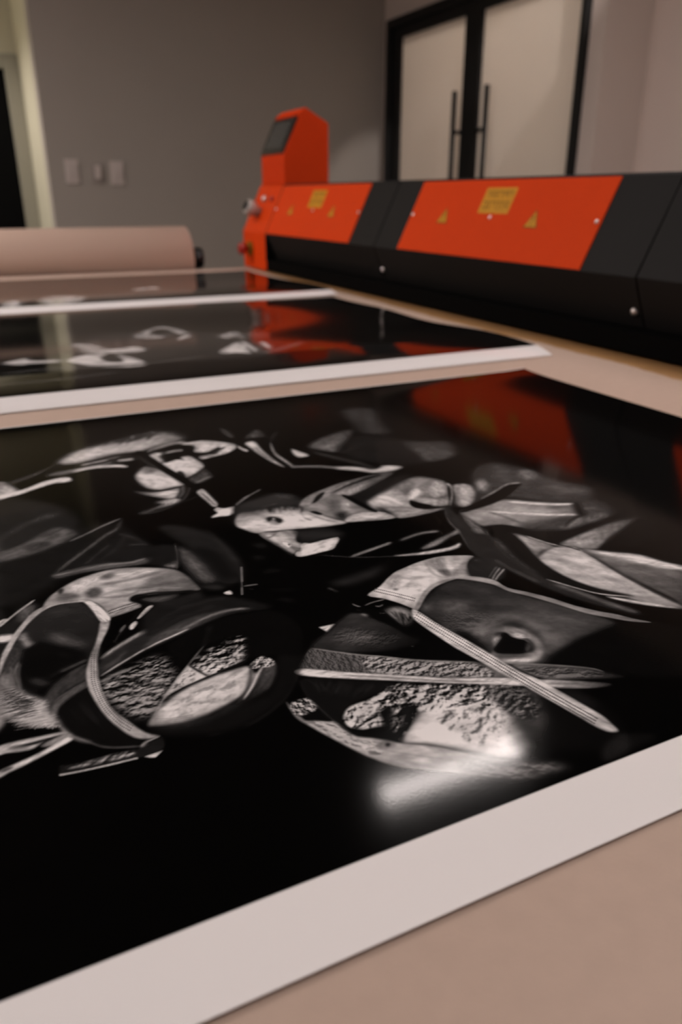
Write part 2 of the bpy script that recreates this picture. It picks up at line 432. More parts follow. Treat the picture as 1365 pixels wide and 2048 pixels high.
obj('end_plate', prism_y([(x, BT + z) for x, z in [(0.7995, 0.030), (0.7995, 0.1015), (0.8600, 0.2265), (0.866, 0.2295), (1.02, 0.2295), (1.06, 0.20), (1.06, 0.03)]], 2.1345, 2.1405), M['rubber'], g)
# orange end housings
def end_housing(y0, y1):
    pr = [(0.800, 0.002), (0.800, 0.1015), (0.8605, 0.2260), (0.866, 0.2290), (1.03, 0.2290), (1.07, 0.20), (1.07, 0.002)]
    return tag(obj('end_housing', prism_y([(x, BT + z) for x, z in pr], y0, y1, 0.003), M['orange'], g), 'orange end housing')
eh = end_housing(2.1415, 2.328)
end_housing(-0.53, -0.345)
# emergency stop on the vertical face
bm = bmesh.new(); ey, ez = 2.262, BT + 0.056
cyl(bm, (0.8005, ey, ez), (0.793, ey, ez), 0.020)
obj('button_collar', bm, M['ink'], eh)
bm = bmesh.new(); cyl(bm, (0.794, ey, ez), (0.762, ey, ez), 0.012, rings=[(0, 0.009), (0.45, 0.009), (0.5, 0.0165), (0.85, 0.0165), (0.97, 0.013), (1, 0.006)])
tag(obj('emergency_button', bm, M['red'], eh), 'red mushroom emergency button')
# regulator with gauge on the slanted face
def on_end(y, t, h): return on_panel(y, t, h)
bm = bmesh.new(); cyl(bm, on_end(2.252, 0.058, 0.0), on_end(2.252, 0.058, 0.042), 0.02, rings=[(0, 0.014), (0.4, 0.014), (0.42, 0.021), (0.9, 0.021), (1, 0.018)])
tag(obj('regulator_knob', bm, M['gauge'], eh), 'grey pressure regulator knob')
bm = bmesh.new(); cyl(bm, on_end(2.252, 0.058, 0.040), on_end(2.252, 0.058, 0.046), 0.013)
obj('knob_cap', bm, M['rubber'], eh)
bm = bmesh.new(); cyl(bm, on_end(2.240, 0.098, 0.0), on_end(2.240, 0.098, 0.012), 0.009, rings=[(0, 0.009), (0.6, 0.009), (0.9, 0.006), (1, 0.002)])
tag(obj('push_button', bm, M['screw'], eh), 'shiny white push button')
bm = bmesh.new(); cyl(bm, on_end(2.185, 0.098, 0.0), on_end(2.185, 0.098, 0.008), 0.008, rings=[(0, 0.008), (0.7, 0.008), (1, 0.004)])
tag(obj('push_button', bm, M['red'], eh), 'dark red push button')
# control head
cbp = [(0.863, 0.229), (0.863, 0.302), (0.913, 0.400), (0.910, 0.406), (0.930, 0.421), (0.998, 0.384), (0.998, 0.229)]
CY0, CY1 = 2.142, 2.318
cb = tag(obj('control_head', prism_y([(x, BT + z) for x, z in cbp], CY0, CY1, 0.002), M['red_orange'], g), 'orange control head')
SE = (Vector((0.913, 0, 0.400)) - Vector((0.863, 0, 0.302))); SL = SE.length; SE.normalize(); SN = Vector((-SE.z, 0, SE.x))
def scr(y, t, h):
    p = Vector((0.863, 0, BT + 0.302)) + SE * t + SN * h
    return (p.x, y, p.z)
def scr_slab(y0, y1, t0, t1, h0, h1):
    bm = bmesh.new()
    lo = [bm.verts.new(scr(y, t, h0)) for y, t in ((y0, t0), (y1, t0), (y1, t1), (y0, t1))]
    hi = [bm.verts.new(scr(y, t, h1)) for y, t in ((y0, t0), (y1, t0), (y1, t1), (y0, t1))]
    bm.faces.new(hi); bm.faces.new(lo[::-1])
    for i in range(4): bm.faces.new((lo[i], lo[(i + 1) % 4], hi[(i + 1) % 4], hi[i]))
    return bm
bz = tag(obj('touch_screen', scr_slab(CY0 + 0.006, CY1 - 0.004, 0.004, SL - 0.004, 0.0005, 0.006), M['bezel'], cb), 'black bezelled touch screen')
tag(obj('display', scr_slab(CY0 + 0.030, CY1 - 0.026, 0.020, SL - 0.016, 0.0058, 0.0068), M['display'], cb), 'dim grey display')
# ------------------------------------------------------------------ kraft paper
def grid_sheet(name, xs, ys, zf, mats, thick=0.0003, uv=None, xedge=None):
    """sheet of paper: top grid plus under side, zf(x, y) gives the height above the bed"""
    nx, ny = len(xs), len(ys)
    X, Y = np.meshgrid(xs, ys)
    if xedge is not None:
        s = (X - xs[0]) / (xs[-1] - xs[0])
        X = xs[0] + s * (xedge(Y) - xs[0])
    Z = BT + zf(X, Y)
    top = np.stack([X, Y, Z + thick], -1).reshape(-1, 3)
    bot = np.stack([X, Y, Z], -1).reshape(-1, 3)
    i = np.arange(nx * ny).reshape(ny, nx)
    q = np.stack([i[:-1, :-1], i[:-1, 1:], i[1:, 1:], i[1:, :-1]], -1).reshape(-1, 4)
    n = nx * ny
    rim = np.concatenate([i[0, :], i[1:, -1], i[-1, -2::-1], i[-2:0:-1, 0]])
    r2 = np.roll(rim, -1)
    k = np.arange(len(rim)); k2 = np.roll(k, -1); m_ = len(rim)
    side = np.stack([2 * n + k, 2 * n + k2, 2 * n + m_ + k2, 2 * n + m_ + k], -1)
    faces = np.concatenate([q, q[:, ::-1] + n, side])
    me = bpy.data.meshes.new(name)
    me.from_pydata(np.concatenate([top, bot, bot[rim], top[rim]]).tolist(), [], faces.tolist())
    sm = np.ones(len(faces), bool); sm[2 * len(q):] = False
    me.polygons.foreach_set('use_smooth', sm)
    if uv is not None:
        u0, u1, v0, v1 = uv
        lay = me.uv_layers.new(name='UVMap')
        li = np.empty(len(me.loops), np.int32); me.loops.foreach_get('vertex_index', li)
        XY = np.stack([X, Y], -1).reshape(-1, 2)
        P = np.concatenate([XY, XY, XY[rim], XY[rim]])[li]
        lay.data.foreach_set('uv', np.stack([(P[:, 0] - u0) / (u1 - u0), (P[:, 1] - v0) / (v1 - v0)], -1).astype(np.float32).ravel())
    o = link(name, me, mats)
    return settle(o)

def kedge(y):
    e = 0.742 + 0.040 * np.clip((y - 0.62) / 1.66, -0.5, 1.2)
    return e + 0.0035 * np.sin(y * 9.0 + 0.6) + 0.0016 * np.sin(y * 37.0) + 0.0012 * np.sin(y * 131.0) * np.sin(y * 17.0) + 0.0009 * np.sin(y * 263.0 + 1.0)
def kz(x, y):
    lift = np.exp(-np.maximum(kedge(y) - x, 0) / 0.03)
    far = np.exp(-((y - 2.27) / 0.09) ** 2)
    return 0.0003 + lift * (0.0003 * (1 + np.sin(y * 9.0 + 1.0)) + 0.0003 * far) + 0.0002 * (1 + np.sin(x * 7 + y * 3))
ks = grid_sheet('kraft_paper_sheet', np.linspace(-1.95, 0.75, 160), np.linspace(-0.33, 2.28, 360), kz, M['kraft'], 0.0003, None, kedge)
tag(ks, 'sheet of beige kraft paper covering the table under the prints', 'paper')

rl = empty('paper_roll', (-0.3, 2.395, BT - 0.065), 'roll of beige kraft paper along the far edge of the table', 'paper roll')
RX0, RX1, RY, RZ, RR = -1.15, 0.640, 2.395, BT + 0.024, 0.092
bm = bmesh.new()
cyl(bm, (RX0, RY, RZ), (RX1, RY, RZ), RR, seg=64, caps=False, rings=[(0, RR - 0.001), (0.0005, RR), (0.9995, RR), (1, RR - 0.001)])
for xx in (RX0, RX1):
    a = []; b_ = []
    for k in range(64):
        c, s = math.cos(2 * math.pi * k / 64), math.sin(2 * math.pi * k / 64)
        a.append(bm.verts.new((xx, RY + c * (RR - 0.001), RZ + s * (RR - 0.001)))); b_.append(bm.verts.new((xx, RY + c * 0.034, RZ + s * 0.034)))
    for k in range(64): bm.faces.new((a[k], a[(k + 1) % 64], b_[(k + 1) % 64], b_[k]))
tag(obj('paper', bm, M['roll'], rl), 'wound beige kraft paper')
bm = bmesh.new(); cyl(bm, (RX0 - 0.03, RY, RZ), (RX1 + 0.006, RY, RZ), 0.033, seg=32)
obj('core_tube', bm, M['roll'], rl)
for s_, xx in ((1, RX1 + 0.006), (-1, RX0 - 0.03)):
    bm = bmesh.new(); cyl(bm, (xx, RY, RZ), (xx + s_ * 0.042, RY, RZ), 0.03, seg=32, rings=[(0, 0.024), (0.1, 0.024), (0.12, 0.031), (0.9, 0.031), (1, 0.027)])
    tag(obj('end_chuck', bm, M['bezel'], rl), 'black end chuck')
# bracket that carries the roll's spindle
for xx in (RX0 - 0.09, RX1 + 0.052):
    s_ = 1 if xx > 0 else -1
    xa = RX1 + 0.016 if xx > 0 else RX0 - 0.06
    bm = bmesh.new()
    box(bm, xa, xa + 0.016, RY - 0.02, RY + 0.02, BT - 0.12, RZ - 0.0315, 0.001)
    box(bm, xa, xa + 0.016, BY1 + 0.013, RY - 0.021, BT - 0.12, BT - 0.085, 0.001)
    obj('roll_bracket', bm, M['steel'], tb)
ART1 = """f;36;24;44;1;-2,5140,-1126,5257;-1301,6159,122,101,182,-14,181,-50,159,-68,152,-103,148,-107,160,-56,156,-62,100,-192,20,-414,-32,-460,-66,-313,-107,-144,-137,-60,-143,-5,-149,46,-162,98,-152,142,-149,206,-148,266,-112,282,-57,308,-10,337;
f;78;78;28.5;0.8;;-881,5475,96,62,165,-8,173,-81,174,-179,170,-238,111,-201,36,-159,-12,-127,-47,-54,-87,64,-124,137,-131,115,-134,37,-134,11,-106,57,-85,166,-63,226;
f;84;84;14.2;0.8;;-883,4904,56,10,76,43,88,47,87,40,89,29,97,26,88,20,62,38,-1,16,-65,8,-89,-21,-99,-27,-90,-31,-87,-41,-90,-48,-77,-45,-48,-50;
f;70;70;15.9;0.8;;-1091,5397,57,17,76,56,91,60,94,49,106,33,120,26,112,19,78,38,0,16,-82,9,-114,-21,-121,-27,-107,-34,-96,-51,-92,-62,-77,-57,-48,-58;
f;165;165;11.6;1;;69,5768,34,-62,-6,-84,-41,-56,-86,-13,-120,12,-114,31,-116,61,-114,81,-52,56,51,5,114,-20,120,-17,118,7,125,11;
f;120;120;24.4;1;;82,5960,28,-78,-1,-103,-43,-65,-125,0,-164,35,-102,44,11,54,74,64,82,47,84,23,92,4;
f;130;90;15.8;1;-131,3025,-432,3097;-96,3248,7,-117,-10,-148,-22,-108,-37,-49,-48,-20,-47,-2,-43,15,-42,33,-38,44,-33,62,-29,77,-13,71,11,60,27,55,36,40,41,17,49,1,49,-4,53,9,53,4;
h;170;170;2.1;0.6;;-121,3177,-21,-21,-21,-21,-19,-23,-17,-28,-9,-40,4,-47,8,-44,10,-43,9,-42,-239,372,-19,-38,-19,-37,-14,-46,4,-57,18,-55,22,-49,22,-46,22,-45,22,-44;60,5.3,16,95
f;26;26;19.2;1;;-56,3867,12,-232,-20,-262,-35,-165,-56,-34,-73,34,-71,55,-65,67,-65,91,-52,100,-37,117,-23,131,6,113,51,83,84,60,89,22,95,-11,98,-51;
f;160;160;4.7;1;;-65,3728,-46,-35,-62,-44,-56,-65,-44,-105,-38,-118,-27,-79,-21,-27,-13,4,2,38,25,93,44,135,52,118,64,72,72,46,52,25,21,-10;
f;155;155;3.4;1;;-130,2738,23,-15,-1,-20,-25,-14,-55,0,-77,6,-76,3,-82,-10,-78,-13,-36,-4,35,17,79,28,82,21,77,7,78,0;
f;155;155;3.2;1;;-140,2594,21,-5,-1,-14,-22,-15,-50,-15,-70,-15,-64,-15,-61,-17,-55,-15,-24,-4,24,15,55,28,61,25,65,20,71,18;
f;44;44;29.2;1;;-24,4353,35,-149,-17,-178,-46,-104,-81,28,-113,91,-112,58,-97,-13,-92,-45,-80,-62,-71,-106,-59,-117,-36,-39,-15,95,4,178,34,166,75,116,111,96,127,59,152,18,166,-24;
f;110;110;9.3;0.8;;-55,4273,-56,27,-79,29,-89,15,-81,-4,-72,-27,-70,-41,-63,-53,-54,-61,-46,-79,-37,-92,-27,-87,-16,-63,4,-8,23,46,31,76,37,89,43,75,53,57,61,51,68,40,70,25,79,4,86,-16,79,-15,55,-2;
f;34;34;50.6;1;;20,5515,48,98,58,-37,62,-65,71,-66,74,-92,58,-92,37,-89,23,-88,14,-75,9,-54,2,-42,-8,-41,-16,-38,-27,-37,-42,-46,-66,-65,-80,-72,-70,-56,-58,-35,-51,-21,-40,-10,-30,-28,-20,-16,-8,72,6,263,20,402;
f;22;22;52.7;1;;-42,4494,42,54,55,-10,69,12,92,83,112,110,110,78,105,17,97,-22,65,-59,25,-106,-7,-136,-44,-119,-92,-82,-124,-68,-117,-70,-106,-89,-100,-89,-81,-61,-61,-34,-46,-10,-27,45,-7,150,13,224;
f;55;55;36;0.8;;-43,4782,27,19,36,43,41,56,40,47,43,35,47,30,46,26,41,19,34,12,29,4,25,11,19,23,1,22,-16,21,-24,10,-32,-4,-36,-13,-42,-21,-48,-26,-49,-33,-45,-38,-44,-51,-42,-59,-33,-63,-21,-53;
f;82;82;23.5;0.85;;-53,4636,27,16,38,6,40,13,36,25,38,32,40,36,44,45,47,49,43,30,36,-5,32,-26,25,-31,24,-30,17,-35,2,-35,-22,-35,-36,-35,-45,-34,-53,-33,-59,-33,-57,-25,-53,-18,-50,-11,-43,-5,-34,-1,-27,4,-17,16,-8,35,2,47;
f;42;42;23.4;0.8;;102,4646,15,23,31,19,32,8,34,-4,34,-14,14,-21,-20,-36,-40,-42,-35,-21,-29,17,-26,38;
f;48;48;24.5;0.6;;234,4793,17,16,29,12,23,1,15,-19,10,-31,-1,-25,-18,-16,-28,-12,-23,0,-15,19,-10,29;
f;26;26;22.7;1;;333,4233,33,57,85,74,82,74,62,78,58,77,50,35,38,-40,28,-84,19,-71,4,-40,-3,-29,11,-26,45,-16,60,-12,36,-41,-5,-101,-28,-123,-33,-73,-38,10,-45,55,-49,51,-49,29,-52,25,-62,24,-93,19,-101,17;
f;38;38;27.3;0.8;;917,4589,29,34,57,-21,60,-51,56,-75,57,-103,40,-117,16,-137,0,-145,-10,-118,-18,-86,-28,-65,-30,-40,-37,-21,-40,2,-30,47,-11,123,-1,181,-9,178,-36,159,-46,151;
f;14;14;34.8;0.8;;1042,4221,33,-18,45,-64,32,-86,11,-117,-1,-133,-11,-92,-25,-34,-35,-1,-28,29,-14,68,-7,100,-5,99,-4,98,-2,98;
f;62;62;25.8;1;;951,4264,21,-16,24,-63,18,-65,9,-53,4,-56,4,-63,6,-82,4,-88,-5,-60,-23,-18,-33,6,-27,16,-13,22,-6,33,-5,42,-7,52,-6,63,0,70,6,94,13,105;
f;84;84;21.2;0.7;;954,4066,12,12,17,-20,13,-40,4,-64,0,-80,0,-65,1,-40,1,-25,-3,-8,-10,13,-15,32,-11,46,-7,78,-4,95;
f;58;58;18.5;0.6;;1183,4425,0,-72,6,-93,7,-99,5,-85,3,-74,2,-72,2,-61,5,-37,3,3,4,46,-1,61,-2,72,-3,76,-5,86,-7,99,-6,94,-10,60;
f;50;50;18.6;0.7;;503,4255,20,15,29,35,33,40,30,43,30,49,30,55,27,51,17,44,-2,5,-21,-29,-26,-51,-30,-55,-28,-47,-30,-42,-33,-41,-28,-35,-19,-32;
f;55;55;14.6;0.8;;655,4617,10,-24,19,-24,21,-27,19,-29,17,-34,18,-40,15,-36,14,-18,2,4,-8,32,-15,37,-18,40,-18,35,-19,29,-21,28,-19,24,-16,9;
f;60;60;14.1;0.8;;681,4407,10,-11,17,-3,18,-5,17,-5,16,-8,18,-10,15,-10,12,1,2,5,-9,15,-15,10,-18,10,-17,8,-17,6,-18,5,-17,3,-13,-6;
f;62;62;12.8;1;;224,4197,32,12,45,10,51,5,61,1,66,-3,57,-8,37,-19,27,-25,30,-15,48,7,52,18,35,5,8,-23,-11,-34,-26,-24,-44,-2,-58,8,-63,9,-68,7,-71,8,-62,5,-49,-3,-40,-6,-31,-2,-20,5,-11,9,-5,11,-5,22;
f;98;98;8.6;1;;216,4173,13,-4,18,-3,25,2,34,1,48,2,61,1,62,1,53,-2,38,-5,30,-9,26,-8,26,-4,29,1,29,6,26,12,18,10,1,6,-17,1,-25,-2,-29,-5,-28,-2,-26,4,-26,8,-31,9,-38,5,-53,2,-63,-1,-61,-2,-49,-1,-34,-2,-25,-2,-18,-7,-14,-6;
f;74;74;14.2;1;;215,4173,20,19,27,30,32,37,33,41,36,42,39,45,41,46,36,42,32,37,28,33,25,30,24,26,23,20,20,14,21,15,20,25,20,40,19,50,14,49,9,35,-3,6,-13,-28,-17,-40,-18,-43,-17,-33,-16,-20,-19,-14,-21,-14,-24,-21,-25,-28,-26,-31,-28,-34,-32,-37,-36,-42,-41,-47,-40,-47,-36,-42,-33,-42,-32,-43,-26,-40,-17,-28;
f;92;92;10.1;1;;366,4618,22,7,32,17,36,23,32,22,27,19,24,19,25,20,28,19,36,22,41,24,38,25,27,23,1,7,-27,-7,-38,-18,-42,-24,-36,-22,-28,-20,-25,-20,-25,-19,-26,-20,-33,-22,-35,-23,-32,-24,-22,-21;
f;52;52;9.1;0.8;;408,4248,17,15,24,31,27,35,25,31,23,30,24,29,21,26,14,25,0,4,-16,-12,-21,-26,-24,-30,-23,-30,-25,-31,-27,-35,-24,-31,-16,-27;
f;90;90;4.5;1;;949,4310,-11,-43,-11,-60,-13,-64,-11,-53,-11,-43,-11,-40,-10,-33,-5,-24,1,-1,9,22,10,33,11,40,11,45,12,53,12,64,12,61,6,43;
f;100;100;13;1;;812,4041,10,8,16,5,16,6,17,11,17,12,9,-3,-3,-32,-12,-45,-12,-29,-13,0,-15,16,-12,16,-14,18;
f;88;88;4.1;1;;1207,3823,-106,-323,7,-3,107,323;
f;22;22;13.5;0.7;;764,4326,51,2,66,-31,43,-49,3,-78,-21,-92,-29,-55,-42,2,-51,37,-36,49,-11,72,6,87;
f;60;60;68.8;0.7;;469,6212,38,95,66,127,82,108,94,58,109,35,123,37,148,65,166,69,140,21,100,-66,68,-114,27,-106,-13,-85,-52,-78,-93,-62,-149,-38,-185,-23,-178,-24,-169,-36,-161,-37,-115,-18,-52,3,-9,21;
f;160;105;38.2;1;661,6376,1513,6535;501,6246,20,48,34,60,38,55,39,43,45,36,49,30,56,22,60,14,58,10,48,9,45,4,49,6,56,4,60,4,63,13,69,33,72,43,60,24,37,-7,23,-26,22,-38,35,-58,35,-70,15,-55,-15,-27,-35,-13,-46,-16,-60,-26,-70,-28,-65,-25,-53,-23,-48,-21,-50,-11,-57,4,-59,13,-62,3,-63,-17,-65,-26,-60,-24,-55,-22,-51,-21,-45,-11,-43,2,-38,11,-28,14,-22,22;
h;120;120;16.2;0.5;;770,6514,78,4,79,6,81,10,83,22,85,29,87,25,84,6,83,-7,82,-11,-599,47,77,21,78,21,79,25,83,41,85,45,83,24,72,-32,60,-77,56,-88;34,20.4,29.1,3
h;25;25;15.9;0.5;;852,6645,60,7,60,7,61,8,62,9,63,12,64,17,65,20,67,22,67,21,-651,-254,56,-3,57,-4,58,-2,57,-2,59,0,59,3,60,4,61,4,61,4;14,20.9,29.8,5
f;70;70;33;0.8;;93,5874,40,-11,57,35,64,40,58,39,55,41,56,45,49,41,35,67,0,25,-35,8,-50,-43,-56,-47,-54,-42,-59,-40,-64,-41,-58,-36,-38,-59;
f;92;92;27.5;0.9;;360,5969,26,21,50,22,52,21,46,17,48,15,51,18,55,22,58,25,54,22,43,23,39,21,44,9,60,-6,65,-19,43,-25,8,-57,-31,-51,-39,-8,-54,4,-54,-2,-50,-14,-51,-19,-50,-17,-51,-10,-49,-7,-44,-10,-33,-17,-27,-20,-29,-13,-35,-4,-38,2,-33,7,-35,13,-31,18;
f;150;150;13.7;1;;560,5956,23,-5,33,-1,38,13,33,7,29,1,27,-3,26,-6,27,-6,27,-7,28,-7,26,-8,25,-10,23,-14,23,-17,23,-3,17,2,4,17,-11,25,-17,29,-24,18,-24,15,-26,10,-27,9,-29,7,-28,6,-27,7,-27,5,-27,4,-30,-1,-35,-8,-39,-13,-35,-27,-25,-22;
f;140;140;14.1;1;;649,6094,19,-14,29,4,34,6,32,5,32,5,34,5,31,5,23,21,2,12,-20,15,-30,-5,-35,-6,-32,-5,-32,-5,-34,-6,-30,-5,-22,-21;
f;18;18;10.5;1;;488,6028,34,-5,51,3,57,10,54,10,50,10,49,11,49,12,45,13,46,17,46,20,41,24,29,23,1,11,-27,-2,-39,-13,-46,-20,-46,-17,-46,-14,-48,-12,-50,-11,-50,-10,-54,-11,-58,-10,-52,-13,-36,-16;
f;14;14;14.4;0.6;;884,6137,39,21,62,12,55,12,41,20,35,20,23,3,11,-42,-18,-62,-36,-43,-49,-45,-43,-30,-33,-8,-28,6,-23,17,-23,35,-17,46;
f;140;140;14.3;1;;932,6081,9,-23,19,-3,21,-2,19,-2,24,-3,24,-2,20,20,3,14,-13,23,-24,2,-25,2,-19,3,-21,2,-18,3,-17,-20;
f;8;8;13.1;1;;164,5745,17,40,45,81,52,83,61,78,69,80,55,58,34,28,19,4,-3,-17,-34,-44,-54,-64,-47,-57,-28,-37,-21,-32,-28,-39,-52,-64,-56,-70;
f;130;130;24.3;1;;20,5920,28,7,36,-33,32,-42,25,-47,20,-57,6,-46,-12,-30,-26,-19,-28,-13,-34,-12,-38,-4,-25,23,-6,82,6,113;
f;172;172;12.3;1;;5,5659,-13,-37,9,-32,38,-2,55,8,53,14,45,22,43,30,44,27,45,25,46,23,44,14,42,0,38,-8,30,-1,21,22,3,32,-6,37,-22,31,-25,7,-33,-1,-35,-6,-34,-9,-36,-14,-39,-21,-44,-33,-46,-39,-47,-32,-54,-19,-56,-13,-41,-9,-22,-6;
f;112;112;15.5;1;;1196,6203,23,-4,36,12,41,23,38,20,35,15,36,14,35,10,31,8,28,2,27,-2,25,7,21,18,5,21,-11,24,-21,14,-27,2,-30,-3,-33,-8,-35,-11,-37,-14,-37,-16,-39,-21,-42,-24,-39,-32,-27,-35;
f;100;100;15;1;;1284,6122,23,-14,39,3,41,4,35,3,27,4,23,5,19,4,17,20,2,11,-10,14,-19,-5,-23,-4,-27,-4,-35,-4,-41,-4,-39,-3,-30,-19;
f;8;8;15.3;1;;1247,6228,51,25,92,27,76,11,38,-20,20,-36,-1,-29,-31,-17,-51,-12,-52,-2,-60,11,-61,21;
f;165;165;13.9;1;;1229,6022,16,23,22,10,31,2,45,-2,54,-9,46,-22,31,-35,22,-46,16,-58,13,-75,8,-85,-6,-75,-23,-57,-34,-48,-36,-40,-38,-36,-39,-28,-31,-12,-16,6,-9,20,-8,35,-9,54,-10,68,-10,69,-14,65,-16,65,-11,61,-4,57,2,53;
f;60;60;28.6;0.8;;1229,6022,23,17,30,5,26,-8,20,-23,15,-36,2,-37,-22,-43,-36,-43,-30,-24,-19,9,-14,28,-9,33,0,64;
f;14;14;14.3;1;;1248,5976,28,36,43,33,38,5,31,-48,26,-74,12,-53,-11,-7,-25,13,-28,10,-32,-8,-35,-10,-27,2,-16,26,-9,39;
f;28;28;13.3;1;;1298,5617,16,13,22,5,15,-10,-3,-67,-14,-60,-18,9,-16,35,-6,40;
f;30;30;10.3;0.6;;1369,5777,-49,-146,1,-2,49,146;
f;160;160;12.9;1;;1054,5830,23,36,23,12,21,-7,20,-24,19,-43,19,-58,17,-80,17,-93,17,-84,21,-70,22,-62,7,-46,-16,-27,-30,-13,-34,-6,-39,-3,-42,5,-37,13,-29,22,-24,32,-19,43,-16,60,-12,73,-1,77,17,85,28,90;
f;80;80;26.7;0.7;;1067,5824,28,10,30,-18,20,-29,7,-45,-1,-55,-10,-41,-20,-12,-27,1,-26,0,-25,-13,-24,-14,-10,11,9,59,24,86;
f;135;90;18;1;1190,5228,885,5417;885,5481,4,-24,12,-62,21,-58,32,-45,43,-42,45,-25,54,3,58,19,46,18,33,25,7,-2,-13,-51,-23,-71,-25,-55,-22,-29,-23,-14,-25,-2,-28,10,-30,21,-32,32,-37,42,-41,53,-31,57,-17,75,-8,81;
f;12;12;6.2;1;;976,5533,1,-39,4,-54,8,-52,11,-44,15,-32,17,-28,20,-22,21,-17,24,-11,27,-6,28,-1,26,1,26,6,26,11,24,17,17,14,2,9,-16,-2,-22,-5,-26,-11,-25,-6,-26,-1,-27,2,-26,5,-23,11,-21,16,-19,22,-16,26,-14,31,-11,40,-7,51,-8,45,-7,30;
f;48;48;41.1;0.8;;866,5385,6,-55,17,-87,21,-81,26,-71,31,-65,32,-40,39,-5,42,20,20,30,-17,41,-40,52,-39,51,-31,48,-30,47,-27,41,-23,40,-19,34;
f;110;110;23.2;0.8;;990,5059,9,-23,19,-7,22,-6,22,1,22,11,24,18,21,18,16,30,1,12,-14,5,-21,-18,-22,-17,-20,-10,-20,-1,-20,5,-19,7,-17,-13;
f;105;105;17.2;1;;854,4899,38,12,64,12,57,18,38,27,31,32,31,33,36,31,37,32,32,36,27,49,21,53,16,33,12,-6,-3,-41,-11,-40,-19,-51,-23,-47,-25,-40,-30,-38,-34,-35,-40,-33,-44,-32,-41,-23,-38,-14,-36,-7,-31,0,-33,8,-28,15;
f;45;45;19.5;0.8;;873,5483,20,13,30,35,33,42,29,45,24,53,20,60,17,54,9,44,-2,3,-15,-32,-16,-54,-19,-56,-21,-47,-27,-42,-32,-41,-30,-35,-21,-35;
f;78;78;19.5;1;;1367,5446,40,65,56,66,43,25,16,-48,2,-88,-7,-71,-14,-30,-21,-16,-26,-14,-35,-26,-39,-25,-26,-1,-9,38,3,62;
f;30;30;26.1;0.8;;1380,5417,30,40,43,46,31,24,6,-31,-18,-56,-25,-37,-34,-38,-25,-19,-16,22;
f;70;70;11.6;1;;1170,4975,131,42,1,6,-131,-42;
f;8;8;9.8;1;;1113,6210,22,73,32,-33,13,-105,11,-149,14,-140,19,-115,21,-108,23,-104,26,-102,28,-97,23,-85,19,-71,15,-58,5,-44,-17,-39,-28,1,-16,30,-17,52,-20,65,-25,79,-28,94,-26,101,-21,110,-19,119,-17,124,-17,142,-15,149;
f;60;60;10.3;0.7;;1161,6121,4,-70,10,-89,11,-97,12,-90,14,-86,15,-89,14,-77,13,-48,2,4,-7,59,-14,77,-15,90,-14,86,-12,90,-11,97,-10,89,-10,58;
f;138;138;11.7;1;;1318,5125,17,21,23,16,17,-3,8,-35,2,-54,1,-59,2,-68,2,-72,-4,-54,-21,-41,-24,3,-8,38,-5,61,-5,57,-5,45,-4,40,-3,35,-1,40;
f;60;60;8.7;1;;1342,5070,-1,-36,3,-44,3,-47,3,-41,2,-46,1,-41,5,-24,2,3,3,32,-2,42,-2,46,-2,42,-4,47,-3,45,-6,25;
f;178;178;8.2;1;;1270,4620,63,47,-8,68,34,39,39,-45,80,6,-47,-123,-49,-29,-58,17,-51,-2;
f;105;105;11.5;1;;1489,4744,14,3,21,20,23,22,21,20,26,24,26,23,19,28,1,8,-17,-5,-26,-23,-27,-25,-21,-20,-23,-23,-21,-20,-15,-24;
f;155;155;15.2;1;;1536,6256,21,24,34,12,38,7,34,11,37,6,44,-14,61,-48,68,-68,48,-58,19,-51,-9,-40,-16,-40,-34,-37,-37,-24,-46,-22,-50,-21,-61,-24,-65,-21,-47,-9,-27,24,7,38,29,16,43,14,28,18,-4,22,-19,25,-18,27,-13,25,-13,26,-13,34,-18,48,-17,56;
f;14;14;15;1;;1563,5929,20,17,43,24,43,26,39,33,39,35,29,20,17,-18,-12,-41,-32,-37,-45,-41,-43,-28,-42,-8,-39,6;
f;30;30;11.4;0.8;;1568,6085,10,-24,19,-19,23,-17,25,-6,30,11,34,21,32,24,25,27,1,7,-21,-6,-32,-23,-34,-22,-28,-10,-24,6,-22,17,-19,19,-17,2;
f;7;7;25.8;1;;888,5468,51,155,66,153,61,131,45,94,38,65,39,48,42,38,44,20,52,-13,72,-58,80,-89,57,-93,18,-89,-3,-91,-7,-89,0,-90,-5,-89,-22,-78,-50,-58,-65,-48,-63,-59,-49,-87,-47,-96,-59,-77,-88,-54,-98,-38,-78,-11,-48,18,-30,44,-14,77,4,127,22,169;
f;105;105;23.2;1;;1230,6225,21,-9,33,22,38,23,36,20,37,15,38,12,35,10,30,34,3,18,-19,19,-36,-11,-39,-13,-38,-15,-37,-21,-39,-24,-34,-23,-27,-40;
f;8;8;22.8;1;;1204,6184,28,19,58,23,58,23,45,29,44,30,43,11,48,-19,46,-38,28,-47,3,-69,-15,-77,-24,-40,-35,27,-46,63,-44,48,-39,7,-38,-9,-38,-6,-50,5,-51,8;
f;158;158;13.8;1;;1236,5837,12,35,28,11,31,11,35,20,38,20,36,15,29,11,25,6,20,-7,13,-21,8,-33,7,-46,10,-65,9,-76,-5,-68,-30,-54,-43,-46,-40,-39,-34,-32,-30,-25,-22,-10,-6,23,1,40,-8,15,-12,14,-15,36,-22,80,-24,103;
f;10;10;14.4;1;;1268,5860,17,36,20,52,-9,34,-17,34,-8,30,13,38,28,17,26,-11,31,-23,23,-24,12,-26,4,-37,8,-52,10,-61,5,-38,-4,16,-13,37,-14,12,-18,8,-17,4,-22,-6,-22,-13,-20,-12,-22,-14;
f;140;140;21.8;1;;1185,6101,19,31,30,24,30,11,28,-7,27,-19,13,-22,-25,-33,-33,-41,2,-55,3,-56,-20,-56,-24,-28,-10,24,-8,46,-8,48,-12,46,-11,47;
